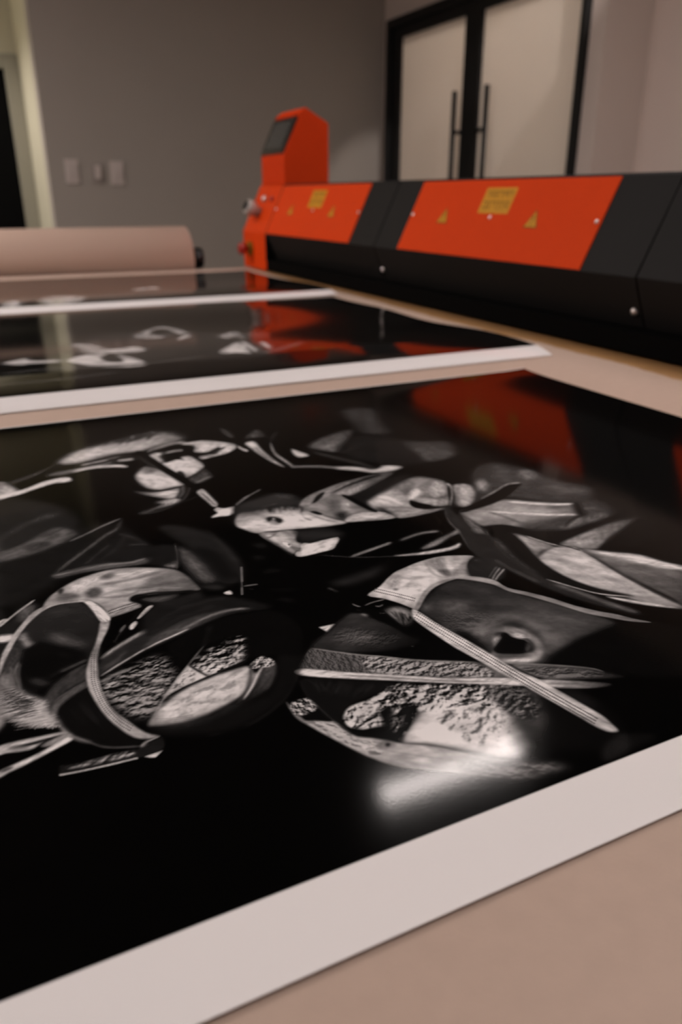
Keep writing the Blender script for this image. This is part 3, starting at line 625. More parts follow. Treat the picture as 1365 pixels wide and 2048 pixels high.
f;120;120;15;1;;1326,6110,13,-14,23,4,25,5,23,2,23,1,23,-1,20,-1,18,17,3,11,-10,18,-21,1,-23,1,-23,-1,-24,-2,-26,-5,-23,-4,-19,-20;
f;25;25;13.2;1;;1290,5574,16,35,21,20,11,-25,4,-44,-6,-53,-11,-38,-8,14,-9,34,-12,28;
f;160;160;19.2;1;;981,5628,12,44,18,39,21,36,24,41,27,39,23,22,17,-16,16,-38,20,-22,23,-25,20,-34,14,-48,10,-58,10,-56,10,-54,9,-53,7,-46,10,-40,8,-35,1,-24,-12,-10,-19,0,-23,0,-28,-4,-31,-4,-29,-2,-24,-1,-23,1,-21,7,-21,14,-19,20,-16,26,-13,33,-10,40,-7,45,-5,52,-3,58;
f;66;66;33.8;0.7;;1073,5802,22,24,30,16,24,-1,15,-27,8,-43,-3,-41,-22,-34,-32,-31,-25,-19,-16,5,-6,30,-3,60;
f;150;60;17.9;1;1091,5197,903,5340;896,5355,11,-6,23,-22,27,-23,27,-21,31,-22,32,-16,37,-5,39,2,35,3,32,7,28,9,15,-5,-10,-50,-26,-61,-16,-33,-17,-31,-18,-19,-17,-4,-19,7,-21,15,-25,24,-29,33,-26,33,-23,27,-21,26,-19,29,-22,38,-20,41;
f;135;70;22.5;1;1115,5021,867,4890;991,5037,13,11,26,9,28,7,30,5,33,2,26,-5,20,-15,14,-21,0,-21,-19,-22,-32,-22,-34,-18,-32,-12,-34,-8,-34,-9,-35,-15,-36,-17,-29,-10,-24,3,-18,9,-4,11,17,9,33,11,35,14,39,18,42,22,25,20,-9,17,-27,14;
f;60;60;12;1;;1240,5275,21,18,13,-12,-6,-52,-19,-67,-20,-44,-25,-43,-20,-27,-21,3,-6,26,11,23,20,29,19,33,18,61;
f;100;100;12;1;;1304,5256,-16,-34,-18,-50,-20,-48,-24,-43,-24,-43,-17,-34,0,-3,19,24,25,43,24,46,21,49,19,52,12,39;
f;7;7;10.2;1;;1057,6177,23,41,47,38,39,9,16,-38,6,-68,9,-77,14,-83,16,-91,16,-87,16,-84,16,-80,14,-71,13,-56,11,-46,11,-46,15,-47,15,-46,10,-41,-1,-52,-12,-35,-21,-15,-23,15,-11,35,-9,52,-12,61,-17,73,-20,84,-19,81,-14,73,-12,70,-11,74,-5,84,-3,88,-12,74,-37,49,-45,32;
f;80;80;21.1;1;;1117,6116,0,-47,6,-54,7,-58,8,-51,10,-46,12,-44,11,-37,12,-15,3,7,-2,38,-11,38,-12,43,-10,45,-8,50,-7,57,-6,54,-9,27;
f;92;92;14.4;1;;1153,6100,26,-160,2,5,-26,160;
f;56;56;19.6;1;;1335,5410,25,33,41,29,38,30,29,41,26,42,18,10,11,-50,4,-81,-13,-70,-43,-52,-57,-42,-45,-16,-24,26,-13,52;
f;120;120;12.8;1;;1362,5298,20,6,29,21,28,18,27,16,27,14,20,18,1,6,-17,-2,-27,-14,-28,-16,-29,-19,-29,-21,-21,-22;
f;158;158;19.2;1;;1559,6046,16,56,38,63,28,43,32,41,30,23,27,-9,25,-28,22,-29,21,-27,18,-27,3,-27,-20,-26,-35,-25,-35,-24,-31,-25,-32,-25,-30,-11,-31,8,-31,22;
f;150;150;15.8;1;;1505,6301,22,13,45,10,45,5,44,-2,44,-7,26,-9,-10,-23,-37,-22,-27,-13,-32,-9,-32,-1,-37,14,-36,24;
f;155;155;14.9;1;;1551,5878,24,-3,36,-11,36,0,32,23,32,35,31,36,28,35,26,36,27,28,32,20,32,12,23,-2,11,-38,-13,-56,-28,-39,-39,-40,-41,-32,-41,-18,-44,-10,-41,-8,-39,-13,-37,-11,-28,-2,-22,28;
f;10;10;15;1;;1634,5957,12,-28,22,-22,24,-7,24,20,24,34,21,28,26,22,27,22,21,27,2,9,-17,-2,-28,-20,-27,-24,-25,-32,-21,-31,-18,-17,-22,7,-22,19,-19,4;
f;46;46;63.5;1;;3224,6670,65,57,77,9,69,-12,62,-19,54,-41,16,-83,-45,-151,-79,-185,-63,-159,-24,-126,-12,-106,-32,-64,-79,-13,-99,25,-66,55,-7,93,25,126,32,137,26,157,34,170;
f;26;26;67.4;1;;2989,5883,119,-34,107,-126,60,-161,-1,-217,-43,-238,-67,-149,-101,-19,-128,54,-110,79,-92,94,-76,122,-20,132,73,169,140,187;
f;84;60;31.5;1;2499,5706,2996,6007;2467,5749,55,67,92,74,101,64,119,55,128,44,80,9,-3,-46,-53,-80,-63,-83,-66,-78,-75,-80,-62,-68,-41,-61,-30,-51,-28,-23,-29,18,-28,45,-27,48,-35,44,-35,48;
f;70;45;38;1;3188,4997,3449,5419;3268,5565,37,-8,45,-42,55,-46,84,-32,94,-36,50,-60,-18,-108,-59,-127,-76,-94,-103,-49,-119,-21,-81,9,-13,53,22,85,21,82,2,65,-1,61,5,63,11,78,17,80;
f;42;42;22.9;0.8;;2642,5465,21,-7,38,15,44,18,43,21,45,29,48,35,44,33,36,39,3,11,-26,-7,-44,-33,-48,-35,-43,-28,-42,-21,-44,-18,-38,-15,-33,-27;
f;58;58;25.1;1;;1958,6626,15,0,17,-46,12,-60,3,-79,-2,-91,-8,-60,-18,-16,-22,14,-15,41,-1,92,8,124;
f;58;58;32.9;1;;2074,6233,50,79,76,90,57,40,16,-56,-6,-107,-19,-87,-38,-47,-51,-29,-41,-7,-28,23,-20,46;
f;66;66;24.5;0.8;;2196,6018,26,12,41,47,41,51,37,54,34,56,22,53,0,10,-24,-23,-33,-53,-33,-49,-37,-47,-41,-47,-31,-51;
f;8;8;15.9;1;;1968,6135,45,31,63,26,59,12,54,-9,50,-24,28,-31,-16,-70,-47,-49,-35,20,-42,43,-43,24,-48,-22,-48,-42,-33,-19,-12,45;
f;150;150;14.8;1;;2016,6082,30,26,40,8,27,-22,0,-63,-13,-91,-11,-92,-3,-88,-1,-91,0,-87,5,-97,7,-95,1,-55,-9,3,-16,39,-14,56,-13,69,-12,86,-10,86,-5,82,-3,81,-2,75,-3,68,-3,59;
f;40;40;14.7;0.8;;2057,5944,-8,-54,-3,-65,-2,-70,0,-63,4,-57,7,-56,7,-47,10,-24,3,6,1,42,-6,48,-7,55,-4,55,0,62,3,70,3,65,-4,38;
f;140;140;14.6;1;;2222,6009,-22,-60,-26,-84,-23,-90,-16,-82,-4,-70,1,-63,3,-57,3,-53,2,-52,2,-50,5,-38,9,-19,7,10,7,40,2,49,-2,51,-2,53,-2,54,-3,57,-1,60,4,60,13,71,22,83,19,78,9,55;
f;150;150;11.4;1;;1931,6030,-7,-47,4,-41,6,-39,10,-29,12,-25,17,3,6,13,0,36,-11,24,-9,27,-5,36,-4,40,-13,13;
f;150;150;14.8;1;;2318,5765,8,-4,9,-43,22,-60,26,-76,7,-54,-26,-20,-45,0,-33,13,-10,28,0,42,5,44,17,74;
f;60;60;35.5;0.8;;2426,5619,17,-69,33,-84,40,-80,34,-69,29,-56,26,-51,23,-47,20,-44,18,-43,15,-42,17,-29,17,-11,10,13,1,40,-7,43,-16,43,-17,45,-21,45,-24,48,-26,52,-28,57,-35,70,-40,82,-42,67,-35,37;
f;100;100;17.1;1;;2126,5329,30,-33,52,-21,57,-24,52,-26,47,-32,46,-37,41,-34,37,-7,6,12,-19,41,-41,34,-47,38,-48,32,-53,27,-58,25,-53,21,-44,-4;
f;145;145;17;1;;2454,5177,40,-12,53,-25,51,-32,41,-42,39,-48,36,-29,31,10,29,29,34,13,51,-23,54,-40,26,-35,-25,-24,-54,-20,-55,-11,-50,0,-52,8,-46,17,-33,27,-27,36,-31,37,-48,39,-53,41,-35,33;
f;30;30;20.6;0.5;;2651,5117,18,-11,29,-34,30,-27,34,-4,35,3,11,-3,-34,-26,-56,-31,-44,-9,-19,39,-8,63;
f;100;100;11.7;1;;1481,4731,15,10,21,26,27,30,32,30,43,33,54,38,52,35,38,35,1,6,-35,-14,-52,-36,-54,-38,-45,-34,-33,-32,-28,-31,-21,-26,-15,-27;
f;48;48;39.4;0.8;;1475,4736,48,34,61,20,63,16,61,21,62,17,56,-6,53,-47,46,-69,25,-63,-3,-50,-24,-43,-38,-28,-56,-3,-71,12,-68,12,-64,7,-63,6,-52,2,-41,-15,-31,-18,-15,5,2,50,18,77;
f;70;70;35.4;0.6;;1785,4807,3,-38,21,-15,22,-16,18,-15,16,-12,15,-13,12,-11,21,18,8,18,4,35,-13,11,-15,13,-16,13,-19,15,-23,17,-20,15,-26,-17;
f;158;168;13.1;1;1490,4514,1922,4169;1417,4514,26,26,32,19,36,15,37,8,40,4,46,0,56,-1,61,-5,51,-9,36,-16,26,-22,21,-25,16,-29,11,-33,12,-37,15,-40,16,-45,19,-44,29,-50,31,-51,9,-35,-29,-12,-50,3,-55,7,-54,8,-59,11,-54,13,-45,13,-42,14,-37,10,-31,0,-28,-4,-29,2,-35,14,-36,20,-30,28,-22,37,-16,44,-8,44,3,42,12,41;
h;30;30;8.8;0.55;;1483,4605,45,3,46,3,46,1,47,2,46,0,46,-2,43,-11,39,-19,39,-23,-439,-56,47,-1,48,0,48,-1,48,-1,48,-2,48,-3,46,-10,43,-19,40,-24;30,12.2,16.3,9
f;70;70;21;0.7;;1594,4463,17,15,23,1,21,-10,20,-24,17,-33,6,-34,-13,-34,-25,-35,-23,-19,-21,1,-20,16,-13,26,-3,41,4,51;
f;35;35;10.5;1;;1592,4423,13,13,20,6,19,-3,17,-17,15,-27,5,-26,-19,-34,-28,-20,-13,4,-12,14,-10,18,-6,24,-4,27;
f;150;150;7.9;0.7;;1625,4407,15,-2,12,-11,-15,-37,-12,0,-9,10;
f;100;100;21.5;0.4;;1769,4521,29,2,42,-21,30,-30,9,-42,-3,-51,-12,-46,-29,-43,-37,-37,-27,-12,-5,28,5,52,5,54,-6,55,-7,56;
f;80;80;10.6;0.5;;1868,4470,-6,-36,-4,-45,-5,-48,-7,-37,-17,-40,-22,-35,-16,-29,1,-3,18,21,25,39,21,48,9,45,5,49,3,46,-2,28;
f;118;75;12;1;1992,4562,2726,4833;1915,4599,28,33,37,36,45,34,54,27,61,25,65,24,69,25,73,24,72,20,70,17,70,13,66,5,77,0,73,-7,26,-22,-53,-46,-98,-58,-94,-55,-80,-52,-77,-49,-64,-33,-44,-7,-33,8,-36,6,-45,0,-46,-3,-44,-10,-40,-26,-37,-32,-30,-23,-21,-3,-14,7,-14,9,-18,8,-17,10,-9,14,4,36;
f;22;22;12.3;1;;1991,4557,29,16,41,33,50,41,54,34,60,27,70,23,70,20,64,18,59,16,55,13,50,17,39,20,5,12,-28,6,-45,-5,-57,-13,-59,-17,-65,-18,-72,-21,-71,-24,-63,-28,-57,-37,-53,-43,-44,-44,-31,-36;
f;30;30;12.3;1;;2127,4609,29,4,46,22,54,26,57,27,66,32,77,38,72,35,54,37,3,8,-47,-13,-72,-36,-77,-38,-67,-33,-57,-28,-55,-26,-46,-22,-35,-26;
f;150;150;11.9;1;;2008,4532,26,17,40,40,43,41,38,32,32,19,31,13,27,9,23,19,3,8,-15,7,-27,-9,-33,-14,-35,-21,-40,-34,-45,-43,-40,-41,-28,-37;
f;105;95;22.2;1;1973,4458,2226,4373;1915,4450,13,18,30,2,40,13,61,45,73,57,58,37,28,0,11,-23,5,-38,-2,-57,-6,-70,0,-61,22,-48,28,-41,3,-28,-48,-6,-74,6,-60,-1,-29,-26,-17,-33,-17,-15,-20,18,-20,36,-20,45,-25,56,-25,64;
f;165;165;28.1;1;;2147,4449,19,21,25,12,16,-5,2,-33,-5,-48,-10,-37,-20,-19,-26,-8,-17,6,-2,30,7,45;
f;80;80;28.3;0.7;;2072,4523,28,26,36,14,24,-5,2,-39,-11,-57,-16,-45,-24,-26,-30,-16,-20,4,-5,38,4,59;
f;18;18;8.2;1;;1902,4420,17,5,26,-5,19,-12,6,-37,-8,-34,-18,-4,-21,13,-11,23,-10,30;
f;24;24;21.4;1;;2036,4327,21,1,27,-17,16,-22,-4,-33,-14,-38,-15,-25,-18,-5,-15,21,-4,37,0,49;
f;98;120;29.6;1;2355,4542,2851,4302;2320,4559,60,55,88,48,88,32,75,5,71,-12,64,-8,54,9,45,12,42,0,41,-21,37,-35,26,-39,13,-39,3,-44,-6,-53,-18,-67,-27,-75,-31,-70,-33,-68,-37,-63,-46,-45,-56,-18,-64,-1,-69,1,-79,-5,-83,-3,-65,12,-34,35,-18,50,-12,52,-9,48,-4,51,-3,56,-13,65,-13,71;
f;55;55;30.2;0.8;;2323,4479,49,50,88,75,77,56,51,20,36,-2,5,-20,-43,-48,-72,-66,-64,-48,-59,-23,-52,-8;
f;165;165;22.9;1;;2310,4370,33,32,58,31,55,20,44,10,41,-2,30,-16,18,-37,8,-52,0,-49,-7,-45,-15,-41,-27,-22,-50,9,-62,27,-52,32,-39,32,-30,37;
f;80;80;30.9;0.7;;2665,4556,45,41,62,39,44,19,11,-25,-27,-55,-45,-52,-58,-58,-40,-29,-14,22,3,50;
f;172;172;11.8;1;;2562,4194,21,33,23,46,22,47,20,35,22,26,26,27,25,20,17,11,17,-5,15,-16,18,-4,9,11,1,31,-11,28,-25,7,-29,-17,-32,-26,-34,-35,-32,-41,-29,-49,-26,-54,-17,-46,-7,-30;
f;140;140;30.5;0.8;;2886,4534,50,30,48,8,30,-13,5,-40,-14,-59,-26,-56,-44,-52,-56,-50,-48,-30,-39,-6,-33,13,-10,33,29,66,54,88;
f;12;12;11.3;1;;2602,4266,23,-17,31,-40,40,-33,59,-15,68,-9,44,-14,-3,-41,-44,-30,-48,9,-61,22,-51,21,-35,13,-25,12,-16,19,-4,37,7,44;
f;14;14;11.4;1;;2234,4569,29,16,40,1,29,-33,8,-95,-4,-124,-10,-83,-20,-12,-26,24,-22,35,-12,42,-8,54,-4,51,-6,48,-2,45;
f;160;150;10.7;1;2092,4188,2363,4126;2081,4221,40,9,51,2,51,-3,47,-2,46,-6,33,-17,20,-41,7,-52,-13,-34,-40,1,-60,18,-60,17,-61,9,-61,8,-38,14,0,39;
f;50;50;13.7;1;;2328,4324,11,13,15,-15,12,-35,9,-68,6,-86,-2,-57,-15,-13,-22,14,-17,32,-4,66,2,87;
f;140;140;16.3;1;;2416,4171,48,-4,64,-21,62,-22,68,-18,66,-18,25,-16,-45,-14,-86,-12,-78,-5,-64,-1,-58,6,-36,15,-8,36,14,45;
f;148;148;9.6;1;;1463,4213,27,17,45,-13,43,-12,36,-1,33,-1,29,-7,25,-13,20,-20,4,-29,-20,-43,-36,-51,-29,-49,-17,-47,-11,-44,-13,-35,-19,-28,-19,-20,-17,2,-13,32,-9,55,-12,65,-20,82,-22,93;
f;70;70;24.5;0.85;;1673,4159,42,9,57,-15,52,-28,45,-47,38,-59,10,-41,-36,-8,-63,9,-57,7,-42,-8,-36,-8,-23,11,-9,52,3,74;
f;166;166;7;1;;1569,3874,23,33,31,37,32,24,30,1,30,-13,29,-10,27,2,27,4,25,4,29,2,27,1,16,-7,-8,-30,-27,-38,-23,-28,-28,-28,-31,-21,-33,-10,-35,-2,-34,-1,-35,-1,-34,0,-26,2,-17,5,-11,6,-5,11,3,24;
f;80;80;7.3;0.8;;1494,4180,3,-32,14,-23,25,14,21,26,0,5,-19,-11,-20,-13,-11,20,-11,18;
f;168;168;7;1;;1544,4026,4,-19,13,-9,10,-17,6,-25,5,-33,4,-33,10,-14,5,6,5,31,-4,34,-6,35,-6,28,-13,21,-14,10,-15,-7;
f;50;50;7;1;;1562,3981,2,-24,8,-25,6,-23,1,-32,3,-20,3,2,6,29,-2,34,-6,25,-8,26,-10,12;
f;90;90;14.1;0.5;;1725,3905,17,5,28,-1,17,-5,-11,-24,-21,-19,-14,10,-13,19;
f;24;24;37.2;1;;2270,4567,49,42,79,34,80,33,72,35,73,33,64,26,52,13,43,5,40,3,50,10,47,9,12,-12,-44,-43,-76,-62,-78,-58,-74,-48,-77,-44,-72,-42,-68,-49,-65,-48,-49,-15,-38,40,-24,72;
f;110;70;12.2;1;2009,4617,2742,4831;1872,4509,3,27,20,39,26,36,25,26,31,23,44,27,69,37,84,42,76,34,55,20,45,12,45,8,51,2,50,-3,48,0,39,10,36,13,42,8,60,-1,66,-7,40,-8,3,-4,-23,-5,-49,-22,-86,-50,-109,-65,-96,-54,-77,-40,-67,-33,-53,-14,-33,15,-20,33,-28,16,-45,-19,-50,-35,-44,-29,-30,-16,-23,-11,-25,-8,-38,-7,-39,-4;
f;18;18;11.7;1;;1970,4533,22,36,38,52,36,44,34,26,31,16,15,2,-19,-33,-38,-47,-26,-30,-26,-30,-24,-23,-32,-19;
f;14;14;12.6;1;;2155,4656,28,7,43,19,50,25,49,23,49,19,51,18,52,17,48,14,46,13,46,10,42,13,32,15,4,10,-24,3,-38,-4,-47,-11,-47,-12,-49,-15,-52,-17,-52,-19,-50,-19,-50,-24,-51,-25,-45,-28,-33,-24;
f;150;150;12.1;1;;1993,4520,26,18,38,32,43,38,42,34,41,29,42,28,42,26,37,22,32,18,30,15,25,15,19,15,2,6,-15,-3,-24,-9,-30,-15,-33,-19,-37,-22,-42,-26,-43,-29,-42,-29,-43,-35,-44,-39,-38,-37,-27,-29;
f;122;80;18.3;1;2230,4637,2636,4823;2185,4633,17,11,35,8,43,13,51,22,61,27,62,28,75,35,79,37,38,10,-30,-35,-69,-60,-69,-53,-60,-40,-59,-34,-46,-23,-24,-12,-12,-2,-15,5,-30,17,-33,25;
f;112;112;16.6;1;;1868,4488,35,30,63,21,62,20,53,26,53,26,43,13,27,-3,17,-16,14,-34,9,-62,6,-78,9,-69,23,-55,26,-48,0,-31,-46,-1,-72,14,-61,6,-37,-23,-25,-31,-23,-12,-19,26,-17,45,-15,38,-13,15,-12,8,-16,19,-33,47,-39,59;
f;52;52;50.6;0.8;;2049,4429,36,65,51,79,36,41,3,-30,-14,-69,-15,-62,-12,-45,-13,-39,-16,-26,-20,-10,-23,4,-16,11,-8,18,-1,26;
f;168;168;45.2;1;;2158,4459,26,33,25,8,8,-20,3,-34,-5,-31,-21,-29,-28,-26,-20,-7,-3,25,5,44;
f;22;22;32.1;1;;2046,4310,26,11,34,-1,16,-15,-15,-42,-31,-54,-25,-35,-17,2,-7,31,1,33,5,41;
f;128;128;29.3;1;;2328,4389,50,40,71,36,69,33,58,30,55,26,49,24,41,24,34,21,26,8,19,-5,9,-18,-9,-33,-39,-58,-56,-72,-50,-65,-33,-53,-28,-47,-28,-35,-31,-20,-32,-8,-29,1,-22,15,-18,24,-22,15,-31,-10,-34,-19,-23,1,-12,36,-2,57;
f;60;60;36.5;0.6;;2671,4529,31,31,39,23,26,8,7,-26,-21,-49,-37,-49,-47,-55,-30,-24,-2,29,13,60;
f;165;165;34.4;1;;2348,4384,45,43,71,48,56,27,21,-5,4,-26,3,-39,11,-61,9,-72,-2,-54,-17,-24,-27,-6,-28,5,-28,18,-31,29,-27,30,-30,28,-27,28;
f;105;105;30.5;1;;2738,4391,38,47,52,56,49,44,38,23,35,10,30,0,29,-9,24,-18,11,-26,-8,-35,-21,-42,-26,-39,-27,-36,-32,-32,-34,-24,-38,-15,-41,-6,-35,-1,-29,6,-24,11,-14,16,-1,28;
f;48;48;29.4;1;;2765,4284,26,3,42,-1,38,3,33,13,30,17,13,2,-27,-44,-45,-46,-28,-4,-29,8,-24,10,-18,12,-13,16;
f;132;132;17.2;1;;2636,4302,30,0,51,-18,50,-21,43,-16,40,-18,21,-24,-8,-37,-27,-41,-30,-22,-33,10,-36,29,-33,34,-32,43,-29,49;
f;170;170;17.8;1;;2599,4263,11,30,20,47,22,41,31,43,32,31,22,12,22,7,17,-4,8,-19,3,-29,-5,-26,-25,-27,-38,-25,-30,-20,-33,-20,-26,-17;
f;114;114;16.4;1;;2397,4260,39,-8,54,-29,44,-29,22,-25,11,-25,18,-22,41,-19,47,-16,22,-13,-20,-11,-44,-7,-52,-4,-61,-3,-68,1,-49,9,-17,22,0,30,3,34,-3,42,-1,47;
f;7;7;11.3;1;;2621,4302,9,-8,9,-23,11,-25,14,-28,17,-31,21,-27,36,-22,41,-18,22,-15,-13,-10,-32,-7,-34,-2,-31,3,-32,7,-28,11,-21,16,-16,21,-11,21,-6,29,4,32,18,45;
f;44;44;21.8;1;;2349,4295,9,7,12,-21,9,-36,4,-58,1,-71,-2,-47,-9,-12,-13,10,-10,28,-3,62,-1,82;
f;142;142;10.7;1;;2056,4161,5,31,33,33,44,22,55,5,66,-7,54,-21,39,-47,26,-61,1,-42,-35,-8,-60,9,-60,15,-64,19,-66,25;
f;9;9;11.3;1;;2229,4574,11,44,24,-44,19,-106,20,-141,9,-96,-5,-28,-15,11,-16,42,-18,93,-19,128;
f;160;168;13.1;1;1590,4527,1548,4227;1380,4414,9,40,16,45,15,34,18,34,21,23,23,5,26,-6,28,-6,35,-4,37,-5,35,-3,30,0,28,0,25,1,22,2,20,2,19,-2,16,-10,15,-14,13,-18,8,-23,7,-26,7,-23,9,-20,9,-17,12,-18,16,-16,19,-17,16,-22,9,-30,7,-35,13,-36,31,-40,38,-40,18,-29,-16,-8,-34,5,-36,4,-32,0,-34,0,-29,0,-21,-2,-16,-1,-21,3,-30,14,-33,18,-32,14,-27,6,-25,2,-22,1,-21,4,-20,4,-19,3,-18,0,-17,-2,-20,2,-27,8,-29,11,-22,14,-12,16,-7,19,-4,17,-3,20,-4,19,-11,12,-15,11,-10,13,-5,20;
f;50;50;49.5;0.8;;1452,4613,23,7,35,-4,37,-4,35,-3,38,-4,42,-2,53,4,58,6,44,-2,27,-19,13,-28,-7,-21,-34,-6,-53,0,-51,1,-41,-2,-40,-3,-40,-3,-46,-5,-46,-6,-34,5,-16,26,-4,37;
f;110;110;52.9;0.5;;1424,4529,19,15,25,8,29,0,35,-9,38,-17,26,-22,2,-49,-21,-39,-25,1,-33,13,-33,11,-32,0,-32,-3,-20,6,1,41;
h;22;22;8.8;0.5;;1679,4626,26,0,27,0,26,-3,25,-6,22,-13,20,-17,20,-19,18,-21,19,-19,-249,-42,27,3,27,2,26,1,26,-1,24,-7,22,-12,21,-16,20,-16,19,-17;26,10.4,13.8,19
f;60;60;21;0.6;;1590,4449,17,12,23,-3,14,-5,14,-9,12,-15,10,-21,8,-26,1,-24,-16,-30,-23,-22,-15,-7,-16,-1,-13,6,-9,15,-6,21,-4,24,-3,29,1,32;
f;26;26;10.5;1;;1594,4433,14,12,17,2,12,-4,12,-7,11,-12,11,-17,9,-22,2,-20,-14,-28,-18,-16,-9,9,-6,20,-1,22,-2,18,-9,4,-12,-4,-23,-21,0,30;
f;125;125;10.6;1;;1630,4425,12,2,9,-8,-9,-34,-13,-6,-10,4;
f;70;70;21.2;0.7;;1580,4473,10,-6,7,-18,-20,-37,0,29;
f;70;70;10.6;0.7;;1848,4441,-15,-40,-10,-51,3,-27,8,-26,8,-23,8,-11,2,3,-2,21,-8,22,-8,26,-3,22,9,47,10,37;
f;75;75;7.9;0.8;;1876,4407,6,-31,11,-40,14,-42,15,-36,17,-29,20,-27,18,-23,14,-12,2,2,-10,20,-19,23,-19,27,-17,29,-15,36,-13,42,-12,39,-11,24;
f;90;90;10.4;0.5;;1785,4353,1,-31,6,-40,4,-40,1,-29,-11,-26,-12,-14,0,-2,15,11,14,34,-1,33,-4,41,-5,40,-6,25;
f;12;12;8.1;1;;1906,4414,16,4,21,-14,9,-21,7,-27,2,-18,-13,-7,-17,11,-11,22,-11,30;
f;8;8;14.4;1;;1477,4223,48,7,74,-22,73,-23,69,-13,69,-13,57,-23,43,-36,30,-44,14,-43,-8,-37,-23,-36,-29,-36,-27,-42,-31,-42,-46,-31,-76,-20,-89,-9,-68,18,-31,58,-12,87,-9,86,-19,81,-17,80;
f;135;135;9.7;1;;1464,4224,24,9,42,-17,36,-15,22,-3,16,0,16,-2,18,-4,16,-6,15,-8,15,-11,13,-14,4,-18,-12,-24,-22,-29,-17,-26,-12,-34,-3,-27,13,-13,10,-15,-16,-30,-24,-32,-18,-15,-18,-13,-15,-11,-22,-24,-10,43,-13,66,-13,69,-20,73,-21,78;
f;36;36;39.2;0.95;;1665,4167,27,0,39,-13,37,-12,32,-5,31,-4,29,-12,29,-21,26,-28,17,-30,3,-35,-6,-37,-18,-24,-34,0,-45,13,-42,8,-34,-3,-30,-7,-25,-2,-20,4,-14,9,-9,16,-2,29,3,36,3,35,-2,33,-3,31;
f;168;168;7;1;;1557,3852,18,16,24,19,19,18,7,23,5,20,20,14,22,7,10,-11,14,-13,24,1,31,4,32,4,39,2,40,2,29,-2,1,-26,-13,-20,-19,-24,-20,-23,-16,-21,-16,-20,-22,-15,-30,-6,-35,-2,-36,-2,-39,-3,-39,-3,-31,2,-16,8,-7,11,-3,12;
f;70;70;7.4;1;;1479,4206,0,-25,3,-30,8,-20,16,0,19,11,18,12,19,19,12,19,-1,3,-12,-12,-18,-19,-16,-11,-18,-10,-14,-1,-7,18,-3,29,-5,19;
f;178;178;7.1;1;;1542,4029,11,9,15,-7,8,-16,8,-24,4,-19,-21,-30,-15,5,-12,16,-2,34;
f;18;18;7.1;1;;1570,3997,12,-9,-13,-22;
f;85;85;9.2;1;;1571,3957,14,-12,20,-25,12,-23,-20,-33,-11,6,-9,19,-5,24,-3,29;
f;100;100;18.7;0.5;;1728,3892,19,7,18,0,-6,-30,-17,-8,-15,-1;
f;30;30;28.2;1;;1399,4084,10,-1,13,-10,9,-12,-2,-25,-8,-20,-14,5,-12,16,-2,26;
f;30;30;31.2;1;;1326,3920,14,-3,19,-9,11,-9,-17,-30,-12,1,-13,6,-8,9;
f;105;105;11.5;1;;1830,3660,29,-4,48,11,54,13,47,11,42,9,42,9,36,8,30,18,3,8,-21,7,-36,-8,-42,-9,-42,-10,-48,-11,-54,-13,-49,-12,-37,-20;
f;112;112;12.3;1;;2210,3735,26,-2,45,12,49,12,44,7,39,-2,39,-6,33,-8,30,5,5,8,-18,16,-34,8,-39,7,-41,2,-45,-7,-51,-13,-45,-13,-35,-19;
f;70;70;4.5;0.8;;1677,3770,32,-27,48,-34,55,-37,56,-32,60,-28,68,-27,61,-24,45,-13,1,2,-41,20,-62,23,-67,28,-61,28,-55,32,-55,37,-49,34,-35,20;
f;152;152;9.2;1;;2078,3572,37,-7,59,-12,63,-11,70,-7,74,-6,63,-1,44,9,31,15,17,5,-7,-25,-30,-31,-22,-9,-28,-6,-34,-2,-42,1,-49,4,-50,7,-58,14,-59,18,-45,16,-28,13,-14,10;
f;100;100;14.5;1;;2262,3572,18,16,43,24,50,24,58,22,67,22,59,20,47,21,38,18,21,6,-12,-33,-37,-40,-25,-9,-30,-5,-36,-10,-47,-23,-53,-29,-48,-20,-48,-9,-45,-1;
f;36;36;37.2;1;;1598,3422,28,8,45,3,47,4,51,8,54,9,49,9,45,15,40,15,15,0,-22,-26,-45,-41,-46,-32,-44,-17,-46,-11,-43,-5,-42,-3,-39,1,-29,7,-18,17,-8,22;
f;100;100;7.8;1;;1549,3367,32,-61,3,4,-31,62;
f;34;34;28.1;1;;1379,4066,61,-59,5,10,-61,59;
f;34;34;25.3;1;;1301,3696,93,-20,3,10,-93,20;
f;34;34;18.9;1;;1263,3374,54,-48,3,6,-54,48;
f;50;50;49.5;1;;3279,4513,64,68,76,64,72,48,63,25,57,6,51,-15,42,-45,34,-66,26,-62,16,-43,9,-40,10,-53,10,-77,11,-89,20,-81,43,-65,52,-59,21,-62,-33,-76,-62,-78,-63,-54,-55,-24,-57,-2,-64,15,-76,38,-83,57,-71,54,-42,53,-30,51,-46,31,-86,-8,-98,-28,-71,-12,-29,12,-4,28,15,43,43,68,65,87,59,84,38,73,31,68;
f;92;92;20.1;0.8;;3298,4502,33,28,45,49,41,38,34,22,34,15,30,22,4,8,-18,2,-36,-16,-41,-27,-47,-45,-48,-50,-31,-42;
f;125;125;37.3;1;;3245,4397,36,34,38,26,24,3,0,-32,-15,-53,-24,-50,-36,-45,-44,-43,-34,-25,-18,0,-9,18,3,27,18,42,29,53;
f;92;92;45.9;1;;3672,4452,39,22,44,9,30,-10,11,-43,-3,-61,-17,-51,-37,-32,-51,-23,-41,-8,-27,11,-18,25,-5,32,14,42,28,49;
f;80;80;42.5;0.6;;3665,4150,48,-17,66,-54,55,-53,37,-41,25,-41,6,-35,-20,-34,-38,-30,-43,-9,-49,19,-53,40,-38,49,-16,73,1,84;
f;128;128;24.2;1;;2967,4575,33,-3,16,-51,1,-57,-21,-56,-35,-61,-35,-47,-31,-26,-32,-12,-27,-6,-31,-9,-27,-2,-1,27,48,91,77,127;
